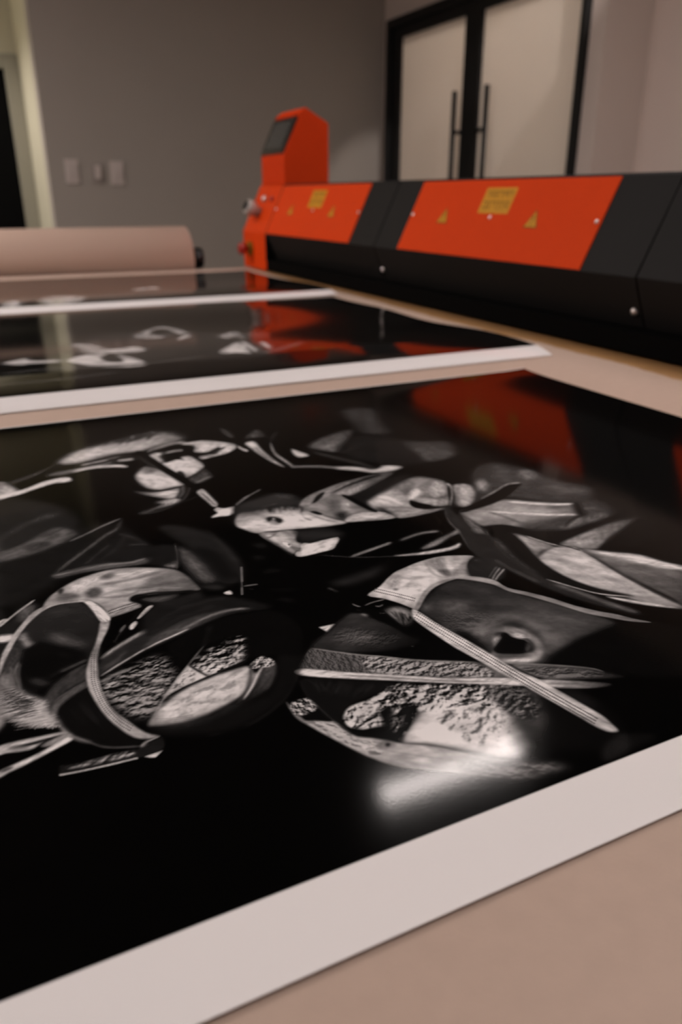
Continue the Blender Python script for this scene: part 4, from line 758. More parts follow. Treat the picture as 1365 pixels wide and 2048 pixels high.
f;126;126;17.8;1;;3055,4424,46,10,47,-16,28,-31,-5,-50,-24,-65,-34,-63,-45,-62,-55,-60,-49,-40,-46,-16,-42,2,-20,22,16,50,40,71,41,70,33,68,33,67;
f;150;150;24.2;0.7;;3071,4353,29,10,29,-6,14,-18,-11,-35,-25,-46,-27,-33,-31,-13,-33,-1,-16,13,12,37,30,54;
f;120;120;17.1;1;;2772,4263,27,-1,27,-20,14,-27,-4,-39,-17,-46,-22,-28,-35,1,-41,18,-23,25,12,39,31,48;
f;14;14;11.7;1;;3003,4406,10,-6,-15,-57,-27,-65,-42,-69,-53,-76,-38,-51,-27,-22,10,38,52,93,76,130;
f;175;175;8.9;1;;3029,4471,2,-23,-5,-35,-14,-28,-23,-41,-27,-44,-28,-44,-33,-46,-38,-51,-34,-46,-22,-34,2,-2,26,28,35,44,39,52,35,49,30,46,29,47,24,44,20,41,3,40,-16,9;
f;120;95;16.2;1;3042,3973,3284,3505;2816,3973,45,15,65,3,70,4,78,14,85,16,76,-2,57,-30,47,-47,53,-49,74,-47,80,-49,53,-42,12,-30,-15,-24,-20,-28,-22,-39,-27,-42,-28,-32,-23,-12,-24,-2,-41,-6,-71,-20,-85,-25,-75,-10,-57,13,-49,28,-42,31,-34,37,-27,41,-31,32,-44,11,-46,2,-35,14,-15,39,-2,52,1,51,-3,49,1,48;
f;145;145;27.5;0.6;;3012,3932,55,-1,91,-22,88,-35,85,-56,81,-69,40,-48,-24,-16,-63,4,-68,15,-67,24,-73,34,-60,38,-48,48,-36,52;
f;60;60;31;0.6;;3066,3643,52,3,71,-13,69,-15,75,-13,74,-16,25,-20,-62,-34,-108,-38,-91,-19,-57,8,-44,24,-27,29,-9,36,7,41;
f;52;52;38.7;1;;3646,3756,58,16,63,-7,42,-31,9,-70,-12,-92,-29,-64,-54,-19,-70,5,-56,12,-37,13,-24,21,-5,33,22,59,43,72;
f;105;105;16.6;1;;3590,3648,112,-29,5,6,-112,29;
f;82;82;36.4;1;;3165,3471,30,16,60,15,71,16,83,19,95,20,82,7,72,-13,57,-25,5,-26,-82,-25,-129,-26,-107,-18,-59,-12,-40,-6,-36,2,-46,14,-42,21;
f;40;40;31.6;0.7;;3411,3544,50,21,60,16,32,-1,-23,-32,-51,-48,-45,-35,-33,-10,-28,3,-14,10,12,36;
f;165;165;11.4;1;;3208,3988,23,-31,37,-37,46,-35,42,-31,39,-26,40,-25,37,-22,34,-18,30,-12,29,-7,27,0,24,5,6,8,-10,12,-21,8,-28,7,-30,11,-34,17,-37,22,-39,26,-39,26,-43,31,-46,36,-45,29,-35,14;
f;168;168;16.2;1;;2984,3892,19,-26,34,-31,43,-30,43,-29,46,-31,49,-33,50,-33,47,-28,49,-25,50,-23,48,-15,37,-5,8,8,-24,21,-41,23,-50,23,-49,25,-48,29,-50,32,-49,34,-46,31,-44,30,-43,30,-40,22,-33,10;
f;60;60;16;0.7;;2992,3884,2,-30,11,-33,12,-36,11,-34,9,-32,8,-34,8,-30,11,-14,4,4,2,27,-7,30,-9,34,-9,33,-10,34,-13,36,-11,33,-15,16;
f;9;9;11.8;1;;2980,4047,77,36,86,37,79,36,68,37,62,35,56,25,58,9,52,-3,29,-9,-11,-22,-57,-39,-64,-43,-80,-51,-78,-43,-69,-30,-68,-23,-72,-18,-96,-17,-98,-12,-51,2,25,21,72,35;
f;140;140;9.2;1;;3074,4098,30,10,45,17,53,23,49,22,46,23,46,24,44,21,39,14,36,2,33,-7,31,-6,24,0,4,5,-16,12,-26,12,-35,6,-38,-2,-42,-14,-45,-22,-46,-25,-45,-22,-50,-22,-53,-24,-48,-23,-34,-19;
f;16;16;20.2;1;;2829,3698,34,-4,54,-28,51,-35,36,-39,31,-45,38,-45,46,-47,53,-46,65,-28,85,3,98,20,100,20,112,16,114,15,62,2,-21,-21,-74,-33,-85,-32,-89,-27,-99,-25,-97,-20,-94,-19,-92,-14,-73,6,-44,39,-29,59,-28,57,-36,44,-36,40,-30,43,-28,54,-22,57;
f;112;60;19.7;1;3373,3332,3647,3199;3069,3271,55,22,92,18,95,19,90,23,93,24,91,15,95,6,91,-3,61,-13,22,-26,-9,-35,-44,-33,-94,-28,-126,-26,-112,-27,-89,-33,-78,-33,-61,-18,-43,7,-28,20,-26,26,-38,30,-36,34;
f;34;34;30.4;0.8;;3786,3467,16,-7,21,-34,9,-44,-3,-56,-14,-66,-40,-59,-82,-50,-104,-44,-88,-21,-68,8,-55,29,-20,32,31,31,66,36,76,33,89,24,100,20,72,27,16,50,-13,58;
f;36;36;14.6;1;;2761,4079,18,10,9,-24,1,-44,-10,-62,-18,-79,-19,-80,-16,-76,-16,-76,-17,-81,-19,-89,-20,-92,-16,-84,-11,-84,-7,-76,-14,-38,-27,23,-34,61,-25,62,-7,48,3,50,13,62,28,88,38,104,32,91,13,57,4,42,12,50,31,81,41,93;
f;105;105;10.2;1;;2760,4079,-23,-39,-29,-54,-29,-60,-24,-57,-13,-48,-9,-46,-8,-47,-12,-51,-21,-64,-25,-71,-22,-64,-12,-42,2,1,19,45,25,65,25,72,21,65,13,53,9,48,8,45,13,46,22,53,29,58,26,54,17,38;
f;84;60;18.9;1;2799,3840,2635,3142;2797,3946,11,-29,-2,-95,-6,-84,-5,-42,-8,-33,-13,-42,-19,-56,-24,-64,-20,-63,-16,-60,-13,-60,-11,-60,-6,-67,-3,-67,-9,-43,-19,-13,-23,8,-14,33,3,67,13,95,15,91,15,69,17,62,23,79,36,129,45,152;
f;130;130;11.5;0.7;;2807,3669,-21,-39,-27,-54,-27,-59,-21,-55,-16,-49,-13,-49,-11,-47,-8,-48,-7,-53,-4,-56,-1,-48,1,-32,3,2,5,36,5,51,4,56,6,52,9,48,10,47,13,48,16,48,21,53,27,59,24,52,15,37;
f;18;18;13.7;1;;2837,3639,27,-3,21,-46,8,-58,-11,-66,-22,-76,-20,-73,-14,-63,-11,-59,-9,-56,-3,-61,-1,-57,-13,-31,-38,3,-49,28,-30,51,7,86,27,114,31,109,32,103,36,97;
f;125;100;18.7;1;2918,3489,2857,3168;2907,3532,26,-21,29,-58,24,-58,22,-51,19,-50,-2,-37,-33,-16,-52,-3,-47,-9,-37,-33,-31,-39,-17,-9,6,43,21,73,21,74,16,76,16,77;
f;11;11;44.3;1;;3820,3404,47,-11,22,-38,-2,-47,-26,-57,-49,-65,-64,-53,-87,-36,-101,-26,-89,-14,-73,1,-63,11,-44,14,-27,14,-9,17,21,24,67,35,101,42,101,45,98,55,99,57;
f;18;18;25;1;;3033,3494,59,-20,83,-42,80,-31,65,-7,63,3,68,4,92,6,98,8,56,1,-12,-13,-54,-19,-70,-18,-82,-11,-97,-9,-90,-12,-80,-23,-74,-24,-55,-7,-31,25,-15,42,-8,43,-11,42,-4,41;
f;120;62;14.8;1;3222,3302,3757,3371;3082,3276,223,57,270,48,246,-3,-181,-80,-213,-73,-190,-100,-57,54;
f;46;46;30.8;0.8;;3014,3571,53,11,88,1,87,-1,91,4,89,2,43,-12,-39,-43,-84,-55,-80,-36,-62,-7,-60,11,-49,20,-43,32,-34,42;
f;95;95;20.8;1;;3243,3460,23,19,50,26,50,24,48,19,49,17,31,3,4,-22,-15,-35,-22,-28,-30,-16,-38,-10,-39,-6,-45,-2,-46,2;
f;72;72;26.6;1;;3452,3496,30,17,48,15,46,10,42,1,39,-5,26,-9,13,-24,-23,-26,-54,-15,-73,-13,-56,-3,-29,11,-14,22;
f;16;16;15.7;1;;3275,3462,18,2,31,18,34,18,30,15,29,11,31,9,27,7,27,17,5,8,-12,6,-28,-7,-32,-10,-32,-11,-34,-17,-36,-20,-31,-18,-25,-22;
f;16;16;27.6;1;;3619,3776,5,-13,-9,-42,-17,-45,-27,-49,-34,-52,-24,-29,-7,4,2,27,12,37,30,55,41,68;
f;110;110;16.7;0.8;;3612,3658,109,-29,5,6,-109,29;
f;80;80;23;0.6;;3644,3760,157,-12,5,6,-158,12;
f;30;30;78.1;0.5;;3751,3812,63,17,87,-3,59,-42,4,-109,-25,-142,-24,-110,-12,-62,-13,-35,-23,-9,-45,23,-55,49,-38,59,-6,70,12,82,11,73,-4,59,-7,49;
f;150;125;16.4;1;2914,3086,3090,2468;2869,3199,41,25,49,25,50,7,51,-20,50,-39,33,-46,5,-50,-11,-57,-11,-61,-4,-63,-3,-67,-2,-70,0,-80,1,-82,2,-70,5,-54,7,-45,6,-37,10,-35,10,-28,-7,-8,-35,23,-52,44,-46,44,-28,37,-22,37,-20,36,-20,35,-18,35,-18,36,-18,38,-18,38,-16,42,-14,44,-12,47,-8,53,-3,68,1,74,7,60,13,33,18,16;
f;98;62;21.2;1;3154,2946,3245,2490;3137,3144,30,-11,43,-39,46,-40,51,-34,55,-36,43,-39,22,-46,10,-48,13,-48,38,-38,41,-38,-11,-61,-106,-113,-146,-126,-101,-71,-26,9,9,57,7,73,-10,88,-12,108,-8,99,0,77,5,64,4,60,-3,64,-4,58;
f;70;70;38.2;0.6;;3169,2963,35,-26,50,-50,37,-54,18,-60,5,-63,-7,-41,-27,-10,-38,10,-32,25,-17,49,-10,65,-8,58,-9,47,-6,37;
f;155;155;17.8;1;;3144,3166,27,-18,45,-42,48,-44,49,-38,51,-39,41,-40,23,-40,14,-40,16,-43,28,-50,31,-52,18,-39,-28,-25,-41,29,-55,46,-48,49,-36,52,-29,55,-28,50,-28,42,-27,37,-23,37,-25,45,-21,46;
f;50;50;6.2;0.8;;3131,3138,-1,-30,0,-40,1,-46,0,-46,-4,-46,-6,-49,-5,-51,-3,-50,0,-52,2,-53,3,-51,3,-48,5,-47,5,-46,6,-38,5,-26,1,1,-1,28,-3,40,-5,46,-4,47,-4,48,-3,52,-1,53,0,51,2,51,6,50,6,49,3,47,1,46,-1,46,-3,39,-3,27;
f;160;160;5.7;1;;2963,3462,8,-38,18,-47,20,-51,21,-44,25,-36,30,-33,26,-28,23,-16,2,2,-15,24,-26,28,-29,34,-26,36,-21,43,-20,51,-17,48,-16,29;
f;22;22;5.6;1;;3047,3272,7,-13,13,-15,14,-17,12,-18,10,-19,8,-21,7,-19,8,-10,3,2,-2,16,-7,19,-8,21,-10,20,-12,17,-15,17,-13,15,-12,7;
f;60;60;9.2;0.8;;2880,3203,11,10,21,13,20,5,27,4,27,4,21,7,1,2,-15,2,-27,-4,-27,-4,-23,-5,-25,-17,-12,-16;
f;34;34;16.6;1;;2629,3631,50,3,55,-24,32,-46,-13,-70,-35,-90,-27,-89,-10,-90,-2,-89,2,-76,5,-51,10,-40,12,-43,13,-50,15,-53,18,-54,21,-57,23,-57,23,-58,30,-67,30,-66,9,-34,-26,16,-48,48,-44,52,-32,45,-28,49,-26,52,-25,58,-22,62,-19,62,-15,61,-12,61,-12,68,-16,82,-16,90,-10,79,-4,56,2,43,10,46,19,63,28,66;
f;18;18;12.6;1;;2794,3551,43,14,51,-18,25,-53,-23,-108,-45,-136,-34,-115,-10,-78,-1,-64,6,-60,12,-62,19,-60,22,-52,26,-43,28,-36,26,-31,26,-33,22,-29,3,-13,-30,10,-50,25,-45,34,-33,45,-28,54,-27,52,-28,43,-27,40,-18,45,-5,51,2,56,6,64,6,78,10,88,13,84,14,82,18,77;
f;75;75;22.1;1;;2761,3540,11,6,4,-38,-5,-54,-17,-65,-25,-79,-18,-78,-7,-77,-2,-77,0,-62,3,-46,3,-34,0,-10,-7,23,-11,46,-8,53,-3,57,-1,65,7,74,21,103,30,116;
f;150;150;7.1;1;;2694,2937,11,-30,18,-42,22,-43,21,-38,17,-32,17,-29,19,-28,23,-27,33,-29,41,-29,39,-24,29,-14,2,2,-23,20,-37,27,-40,29,-33,28,-23,27,-19,28,-16,29,-18,32,-20,38,-22,44,-21,39,-17,25;
f;105;105;22.7;0.8;;2689,2877,4,-26,8,-35,16,-34,15,-34,12,-34,13,-37,12,-36,12,-34,12,-32,11,-30,11,-29,11,-25,11,-23,11,-21,15,-13,12,-7,8,5,-1,17,-4,22,-10,21,-11,23,-10,25,-11,29,-12,30,-11,32,-12,35,-12,36,-13,38,-13,35,-14,35,-16,34,-20,25,-16,15;
f;82;82;12.7;0.7;;2584,3267,-3,-38,3,-47,4,-51,5,-48,8,-48,11,-49,9,-43,12,-25,3,3,-1,34,-10,43,-11,49,-8,47,-5,48,-4,52,-2,47,-7,29;
f;148;148;11.2;1;;2846,2648,23,-16,38,-35,37,-36,31,-31,28,-31,29,-32,34,-38,34,-38,13,-20,-22,11,-42,28,-42,33,-39,36,-40,41,-32,38,-27,38,-19,36;
f;40;60;17.7;1;2146,3083,2137,2444;1873,2944,28,44,47,36,47,31,45,31,45,27,42,20,35,14,31,6,32,1,35,-6,36,-11,33,-21,26,-31,23,-39,21,-44,19,-48,17,-51,22,-51,30,-48,35,-48,33,-49,29,-50,28,-50,25,-51,30,-56,28,-56,2,-41,-38,-18,-62,-4,-59,-3,-46,-4,-43,-4,-47,-7,-58,-12,-61,-15,-53,-14,-39,-17,-31,-18,-37,-2,-53,22,-60,36,-44,40,-18,40,-2,45,-3,54,-13,71,-15,82,-13,78,-16,70,-15,64;
f;84;84;51.4;0.8;;2003,2955,33,13,43,0,37,-10,26,-20,19,-30,2,-30,-25,-31,-41,-31,-39,-17,-32,2,-31,15,-18,23,-3,37,10,45;
f;86;86;33.1;0.7;;1889,2963,23,15,32,12,22,2,7,-13,-1,-22,-10,-19,-23,-15,-31,-11,-22,-2,-7,13,1,21;
f;98;98;47.3;0.85;;1970,2653,30,18,44,14,44,12,35,15,35,14,36,8,40,3,41,-4,35,-19,25,-43,17,-56,12,-51,5,-42,0,-37,7,-28,27,-16,33,-8,11,-11,-30,-20,-52,-23,-53,-20,-57,-19,-57,-17,-32,0,10,27,36,45,31,45,18,40,12,39,3,36,-9,33,-20,30,-28,16,-39,-5,-45,-18,-44,-17,-43,-13,-42,-13,-29,0,-14,22,-3,33;
f;70;70;71.2;0.6;;2340,2792,34,-12,48,-40,48,-48,48,-55,47,-62,32,-54,13,-45,-3,-38,-18,-18,-39,8,-54,26,-51,36,-44,47,-41,57,-28,55,-12,58,3,56;
t;22;88;27.7;0.25;;1909,2854,34,10,50,-8,47,-11,37,-8,33,-12,19,-24,2,-43,-10,-55,-17,-48,-23,-41,-29,-36,-26,-17,-22,8,-20,25,-18,28,-15,24,-13,27,-10,33,-13,50,-11,57;11.2,-45,0.55,7,1.18,0.55,0.3
t;40;90;27.4;0.45;;1948,2835,59,9,73,-19,58,-28,38,-36,23,-44,2,-40,-25,-31,-45,-27,-47,-21,-49,-17,-51,-10,-43,-1,-33,10,-25,20,-10,34,10,64,25,81;11.1,-45,0.5,8,1.18,0.5,0.3
f;12;12;29.1;0.9;;1914,2696,18,-2,23,-18,15,-23,2,-22,-5,-26,-4,-30,-1,-35,-1,-38,0,-35,4,-34,4,-32,-1,-11,-13,19,-19,39,-16,39,-10,34,-7,34,-4,35,1,41,5,41;
f;9;9;28.9;1;;2171,2306,18,14,39,6,42,7,38,11,41,11,47,11,59,9,65,8,62,7,56,7,52,5,49,-3,48,-12,45,-20,39,-31,43,-41,37,-50,-6,-64,-73,-97,-108,-103,-106,-53,-109,28,-116,72,-91,66,-46,42,-20,36,-20,35,-35,37,-35,35;
f;105;105;9.6;1;;2080,2600,25,17,23,6,24,1,26,-2,26,-6,22,-11,17,-18,12,-24,7,-26,-1,-33,-7,-35,-8,-31,-8,-24,-10,-20,-14,-19,-21,-18,-25,-18,-23,-13,-21,-8,-19,-3,-20,0,-22,5,-22,8,-21,10,-19,12,-17,15,-13,16,-12,20,-7,22,-1,19,11,11,18,8,21,17,24,37,28,47;
f;60;60;10.3;0.8;;2178,2645,14,-3,19,-12,14,-13,9,-15,4,-17,-5,-9,-20,2,-29,11,-20,12,-1,25;
f;10;10;9.7;1;;2104,2575,14,5,14,-2,9,-8,1,-14,-3,-20,1,-18,13,-10,17,-9,12,-14,3,-24,-2,-29,-5,-24,-13,-22,-21,-10,-19,1,-22,6,-23,9,-23,11,-22,13,-19,14,-13,15,-10,15,1,14,15,13,26,12,23,14,17,22,15,23;
f;158;158;9.6;1;;2155,2596,5,-9,10,-10,9,-12,10,-11,8,-13,8,-16,5,-18,2,-18,-2,-23,-5,-25,-7,-24,-9,-18,-10,-14,-13,-13,-15,-10,-16,-7,-20,-3,-25,1,-24,3,-20,5,-17,7,-17,8,-15,7,-12,5,-5,-6,7,-10,10,-13,14,-14,18,-8,22,-5,25,-4,26,-1,25,4,23,10,22,15,20,19,17,23,12,25,9,28,6,28,2,26,-2,22,-6,19,-8,17,-9,15,-11,12,-16,7,-15,4,-11,1;
f;60;60;8.1;0.9;;2192,2487,-4,-16,-1,-18,-1,-20,-3,-14,-16,-20,-15,-16,1,-2,19,13,20,26,4,18,2,21,0,19,-3,10;
f;112;112;9.9;0.8;;2159,2575,16,-10,20,-22,13,-25,0,-29,-7,-32,-7,-17,-3,6,-3,20,-6,19,-11,14,-14,13,-9,14,-1,19,4,21;
f;108;108;9.9;1;;2046,2543,20,16,27,17,18,9,1,-15,-15,-24,-18,-15,-23,-15,-16,-7,-5,12;
f;118;118;12.4;0.8;;1942,2454,16,-4,28,-18,28,-17,28,-15,28,-14,24,-13,19,-10,15,-8,2,-7,-20,-7,-34,-6,-31,0,-26,8,-24,13,-20,18,-18,28,-13,33;
f;86;86;30.6;0.8;;1979,2721,25,10,33,3,34,-1,31,-3,31,-7,24,-10,16,-17,9,-21,3,-19,-10,-23,-21,-18,-20,-7,-23,-4,-21,-6,-17,-11,-14,-12,-16,-8,-20,0,-23,4,-17,9,-9,15,-4,19,-1,23,-2,28,2,32;
t;20;95;31.2;0.35;;2016,2788,27,2,26,-14,20,-16,16,-16,11,-18,-1,-15,-17,-9,-28,-6,-26,-7,-21,-10,-19,-10,-18,-7,-19,-4,-18,-1,-5,12,15,36,28,49;52.3,-45,0.5,91,1.3,0.5,0.3
f;9;9;32.6;1;;1954,2684,10,-8,6,-20,4,-22,1,-18,-2,-19,-1,-22,3,-26,3,-28,1,-26,-2,-26,-5,-22,-6,-8,-8,16,-8,32,-9,33,-13,33,-13,34,-5,32,10,28,18,25;
f;22;22;30.6;0.9;;2159,2633,12,10,23,11,21,5,17,-3,16,-10,11,-15,4,-24,-1,-28,1,-27,5,-20,7,-17,2,-21,-8,-30,-12,-33,-8,-15,-2,12,3,29,1,30,-2,27,-2,27,-6,25,-9,21,-11,17,-13,13,-19,8,-21,4;
f;122;122;12.8;1;;2153,2622,13,2,18,-5,17,-11,12,-18,11,-22,8,-24,6,-21,4,-23,2,-22,-2,-23,-5,-22,-7,-21,-7,-18,-9,-16,-13,-16,-17,-15,-20,-15,-20,-11,-18,-6,-19,-2,-20,0,-20,4,-21,6,-19,9,-17,9,-14,10,-12,12,-10,13,-7,14,-5,14,-5,14,-3,15,5,10,15,3,22,-1,22,-6,19,-14,18,-18,19,-14,21,-7,21,-4,19,0,17,2,15,5,13,9,9,16,7,20,3,19,0,13,-4,12,-6,12,-6,14,-8,15,-7,15,-5,15,-5,16,-3,15,-3,17,-2,16;
f;166;166;18.5;1;;1989,2380,21,1,31,-2,27,-4,17,-10,14,-12,13,-9,18,-2,17,2,6,-1,-10,-8,-19,-11,-22,-6,-20,0,-22,5,-20,6,-18,7,-15,9,-11,9,-11,15;
f;155;155;16.6;1;;2151,2548,15,2,20,0,15,-4,7,-9,2,-12,0,-12,-2,-18,-7,-12,-10,2,-14,7,-11,8,-8,9,-6,10,-4,10;
f;52;52;18.7;1;;1960,2430,11,1,18,0,19,-5,21,-11,22,-14,21,-12,22,-5,22,-4,11,-3,-12,-11,-28,-5,-24,6,-30,10,-24,10,-16,8,-11,8,-8,7,-12,11;
f;8;8;9.7;1;;1991,2451,7,13,14,16,18,16,20,18,24,20,19,16,14,14,10,8,13,5,10,-2,1,-14,0,-21,4,-14,5,-15,6,-13,8,-8,9,-6,5,-8,-1,-16,-8,-18,-12,-16,-14,-17,-15,-12,-12,-6,-12,-2,-16,2,-22,8,-25,11,-21,11,-15,9,-11,10;
f;58;58;9.6;1;;2172,2453,11,2,3,-9,-4,-15,-9,-17,-17,-13,-17,-9,-15,-4,-3,6,13,18,21,24;
f;12;12;9.7;1;;2176,2488,9,-6,9,-9,1,-13,-2,-16,-4,-16,-7,-18,-10,-12,-11,-6,-16,-5,-13,-5,-1,-3,11,1,16,4,17,8,14,18,9,21,4,17,2,18,-1,15,-12,9,-13,1;
f;132;132;9.9;1;;2028,2528,15,15,21,15,17,4,12,-1,4,-13,-17,-12,-20,-11,-18,-7,-10,2;
f;28;28;13.4;1;;2077,2583,15,9,20,4,11,-5,11,-9,4,-7,-12,-5,-19,-2,-17,0,-13,2;
f;70;70;28.5;0.6;;2223,2390,14,4,13,-3,9,-6,8,-13,-2,-15,-13,-10,-18,-10,-17,-7,-17,-6,-16,-3,-7,4,9,19,19,26;
f;42;18;16.7;1;1499,2881,1612,2667;1227,2861,23,28,47,31,52,33,56,38,61,41,51,29,33,14,22,1,19,-15,22,-35,19,-51,18,-49,15,-42,14,-40,12,-40,19,-42,17,-41,-3,-30,-34,-16,-53,-4,-56,3,-60,13,-63,20,-54,22,-38,21,-29,22,-27,23,-36,21,-35,21;
f;92;92;36.4;0.8;;1394,2899,19,11,32,5,32,-7,34,-26,34,-36,18,-29,-8,-16,-24,-10,-27,-2,-28,8,-31,15,-25,18,-17,23,-11,26;
t;18;100;29.8;0.4;;1372,2926,30,14,45,4,44,-9,39,-26,37,-39,31,-37,30,-36,24,-33,2,-24,-32,-8,-54,2,-53,10,-49,21,-48,28,-35,31,-17,35,-5,39;14.3,-11,0.56,12,2.2,0.56,0.3
f;105;105;21.4;1;;1704,3016,22,12,31,7,28,-2,20,-17,17,-26,9,-26,1,-25,-8,-24,-14,-22,-24,-23,-30,-19,-24,-8,-11,13,-5,25,-4,24,-4,17,-4,15,-2,17,-3,21,-2,23;
h;14;14;3.5;0.7;;1711,3004,13,-5,13,-5,12,-5,12,-7,11,-9,7,-13,5,-16,3,-16,4,-17,-83,-13,3,-13,3,-14,4,-13,4,-12,7,-9,11,-2,13,2,14,4,14,5;14,7,11.6,4
f;6;6;10.6;1;;1573,3163,11,-2,11,-15,12,-18,14,-19,15,-21,16,-19,18,-14,20,-13,14,-17,5,-21,1,-25,0,-29,1,-32,1,-35,2,-39,7,-52,8,-55,3,-34,-8,0,-14,21,-13,28,-9,33,-7,41,-10,39,-13,31,-15,29,-15,29,-14,33,-15,33,-15,27,-18,16,-18,10,-9,14,5,26,14,32;
f;95;95;10.7;1;;1579,3040,9,6,12,-3,11,-14,4,-15,-9,-10,-12,-1,-7,10,-6,16;
f;160;160;3;1;;1592,3157,1,-17,6,-16,10,-12,11,-5,1,2,-7,10,-10,11,-5,16,-5,12;
f;150;150;3;1;;1639,3108,11,1,17,5,21,4,20,2,24,0,23,0,17,3,1,2,-15,3,-22,0,-25,-1,-20,-1,-22,-4,-17,-6,-12,-7;
f;140;140;3;1;;1688,3084,6,-12,13,-8,18,6,15,12,0,1,-14,-5,-16,-6,-11,7,-10,7;
f;150;150;2.9;1;;1674,3006,26,-13,2,2,-27,13;
f;120;120;2.9;1;;1587,3090,10,-17,1,1,-10,17;
f;165;165;4.1;1;;1335,3017,91,-5,-73,-56;
f;100;100;7.9;1;;1553,3373,16,-28,1,1,-16,29;
f;60;60;7.8;1;;1560,3325,15,-28,1,2,-15,27;
f;130;130;2.6;1;;1660,2666,10,-8,2,3,-10,8;
f;166;150;4.9;1;1803,3188,2382,3273;1706,3203,22,19,42,19,45,23,44,33,49,39,46,31,37,19,34,10,35,10,41,12,43,11,44,8,45,4,46,1,44,-3,41,-9,38,-14,33,-14,31,-15,25,-15,11,-15,-12,-13,-26,-13,-25,-15,-19,-19,-19,-21,-18,-26,-16,-40,-15,-45,-20,-29,-28,1,-34,17,-39,9,-47,-4,-52,-11,-47,-15,-38,-19,-33,-23,-34,-28,-41,-40,-41,-44,-30,-27,-14,2,-4,25,-9,21,-11,27,-13,28,-16,27,-18,28,-19,26,-25,24,-25,22;
f;105;105;17.3;0.9;;2213,3406,34,21,44,11,30,-3,-1,-22,-17,-35,-17,-35,-14,-38,-14,-38,-14,-22,-15,1,-16,16,-9,25,-5,37,2,46;
f;72;72;16.8;0.9;;2208,3285,16,6,23,-5,14,-11,-2,-21,-10,-27,-10,-19,-15,-14,-12,5,-5,25,-3,35;
f;88;88;17;0.6;;2239,3208,23,18,37,23,38,23,40,28,41,29,21,11,-16,-22,-36,-40,-37,-35,-33,-24,-34,-20,-25,-12,-21,3;
f;118;118;24.2;0.8;;1904,3315,25,6,27,-7,11,-14,-14,-28,-29,-35,-27,-23,-21,-6,-19,5,-8,14,10,27,22,36;
f;112;112;12.4;0.8;;1964,3349,0,-19,5,-21,8,-22,14,-17,23,-10,30,-6,30,-5,23,3,2,4,-18,9,-29,4,-29,6,-22,10,-13,16,-8,21,-5,20,-8,10;
f;95;95;8.3;0.7;;2025,3309,28,-40,3,3,-29,40;
f;60;60;9.8;0.8;;1862,3204,13,4,14,-1,3,-21,-14,-5,-13,1;
f;182;182;31;0.6;;1883,3170,38,23,50,15,38,4,19,-15,8,-26,-8,-31,-31,-37,-45,-41,-38,-26,-27,-2,-22,12,-12,20,-1,31,10,40;
f;105;105;8.4;0.7;;2200,3430,-13,-36,-13,-50,-12,-51,-4,-41,9,-27,16,-19,17,-14,14,-6,1,2,-8,13,-17,14,-16,19,-8,25,4,39,12,50,13,50,7,33;
f;110;110;3.8;0.5;;1768,3214,11,-18,19,-22,20,-25,18,-24,16,-26,15,-28,13,-24,11,-16,1,2,-7,19,-13,25,-16,27,-15,26,-18,25,-21,25,-19,22,-14,14;
d;60;60;1.5;0.95;;1780,3252,7,-8,7,-9,7,-9,7,-9,7,-8,7,-9,6,-9,7,-8,7,-9,7,-9,6,-9,7,-9,6,-9,7,-9,6,-9,6,-9,7,-9,6,-9,6,-10,6,-9,6,-9;8.7
d;60;60;1.5;0.95;;1763,3227,7,-9,7,-8,7,-9,6,-9,7,-8,7,-9,7,-8,7,-9,6,-9,7,-8,7,-9,6,-9,6,-9,7,-9,6,-9,6,-9,6,-9,7,-9,6,-9,6,-9,6,-9;8.7
f;34;34;12.8;1;;2386,3260,30,34,34,31,29,19,18,8,12,-5,13,-24,21,-53,21,-70,0,-61,-34,-49,-52,-40,-48,-17,-42,21,-39,44,-21,45,6,39,24,40;
f;60;60;13.3;0.8;;2464,3324,0,-17,7,-15,12,-9,26,13,21,22,0,3,-18,-10,-19,-10,-8,7,-7,15,-10,5;
f;140;140;5;1;;2417,3060,16,10,22,20,23,19,26,20,28,19,20,19,0,2,-20,-10,-27,-20,-27,-20,-24,-20,-23,-20,-14,-17;
f;150;150;5;1;;2427,3046,14,7,19,15,22,16,20,13,24,16,22,14,16,15,1,3,-15,-5,-22,-15,-24,-15,-21,-14,-23,-17,-20,-16,-13,-14;
f;90;90;5.1;1;;2416,3088,18,13,25,20,25,20,21,15,21,14,15,13,1,3,-15,-7,-21,-14,-22,-17,-25,-19,-26,-21,-17,-18;
f;152;120;3.8;1;2127,3133,2837,2369;1859,2969,27,31,43,43,43,40,38,31,40,26,42,21,50,13,52,6,48,0,39,-7,34,-14,31,-18,31,-24,29,-30,21,-31,7,-35,-1,-37,6,-34,17,-29,23,-26,25,-30,25,-37,27,-41,25,-40,19,-39,17,-37,18,-37,24,-35,25,-35,23,-30,22,-23,20,-20,18,-20,15,-22,13,-22,15,-23,23,-28,25,-27,9,-15,-19,7,-34,20,-34,24,-28,25,-27,29,-26,29,-25,27,-24,27,-23,31,-21,38,-20,42,-22,43,-24,45,-25,45,-25,42,-25,37,-25,33,-21,32,-11,33,-6,32,-9,30,-16,26,-19,24,-20,23,-23,23,-24,23,-21,17,-13,10,-9,6,-21,0,-41,-5,-52,-10,-48,-16,-38,-20,-34,-24,-35,-29,-40,-37,-40,-40,-29,-25,-19,-4;
d;100;100;1.4;0.5;;2627,2625,4,-6,4,-5,4,-5,3,-5,4,-6,4,-5,3,-5,4,-5,4,-5,4,-6,3,-5,4,-5,4,-5,3,-5,4,-5,4,-5,4,-5,4,-5,3,-5,4,-5,4,-5,4,-5,4,-5,4,-5,4,-4,4,-5,4,-5,4,-5,4,-4,4,-5,4,-5,4,-5,4,-4,4,-5,4,-5,4,-4,4,-5,4,-5;4.7
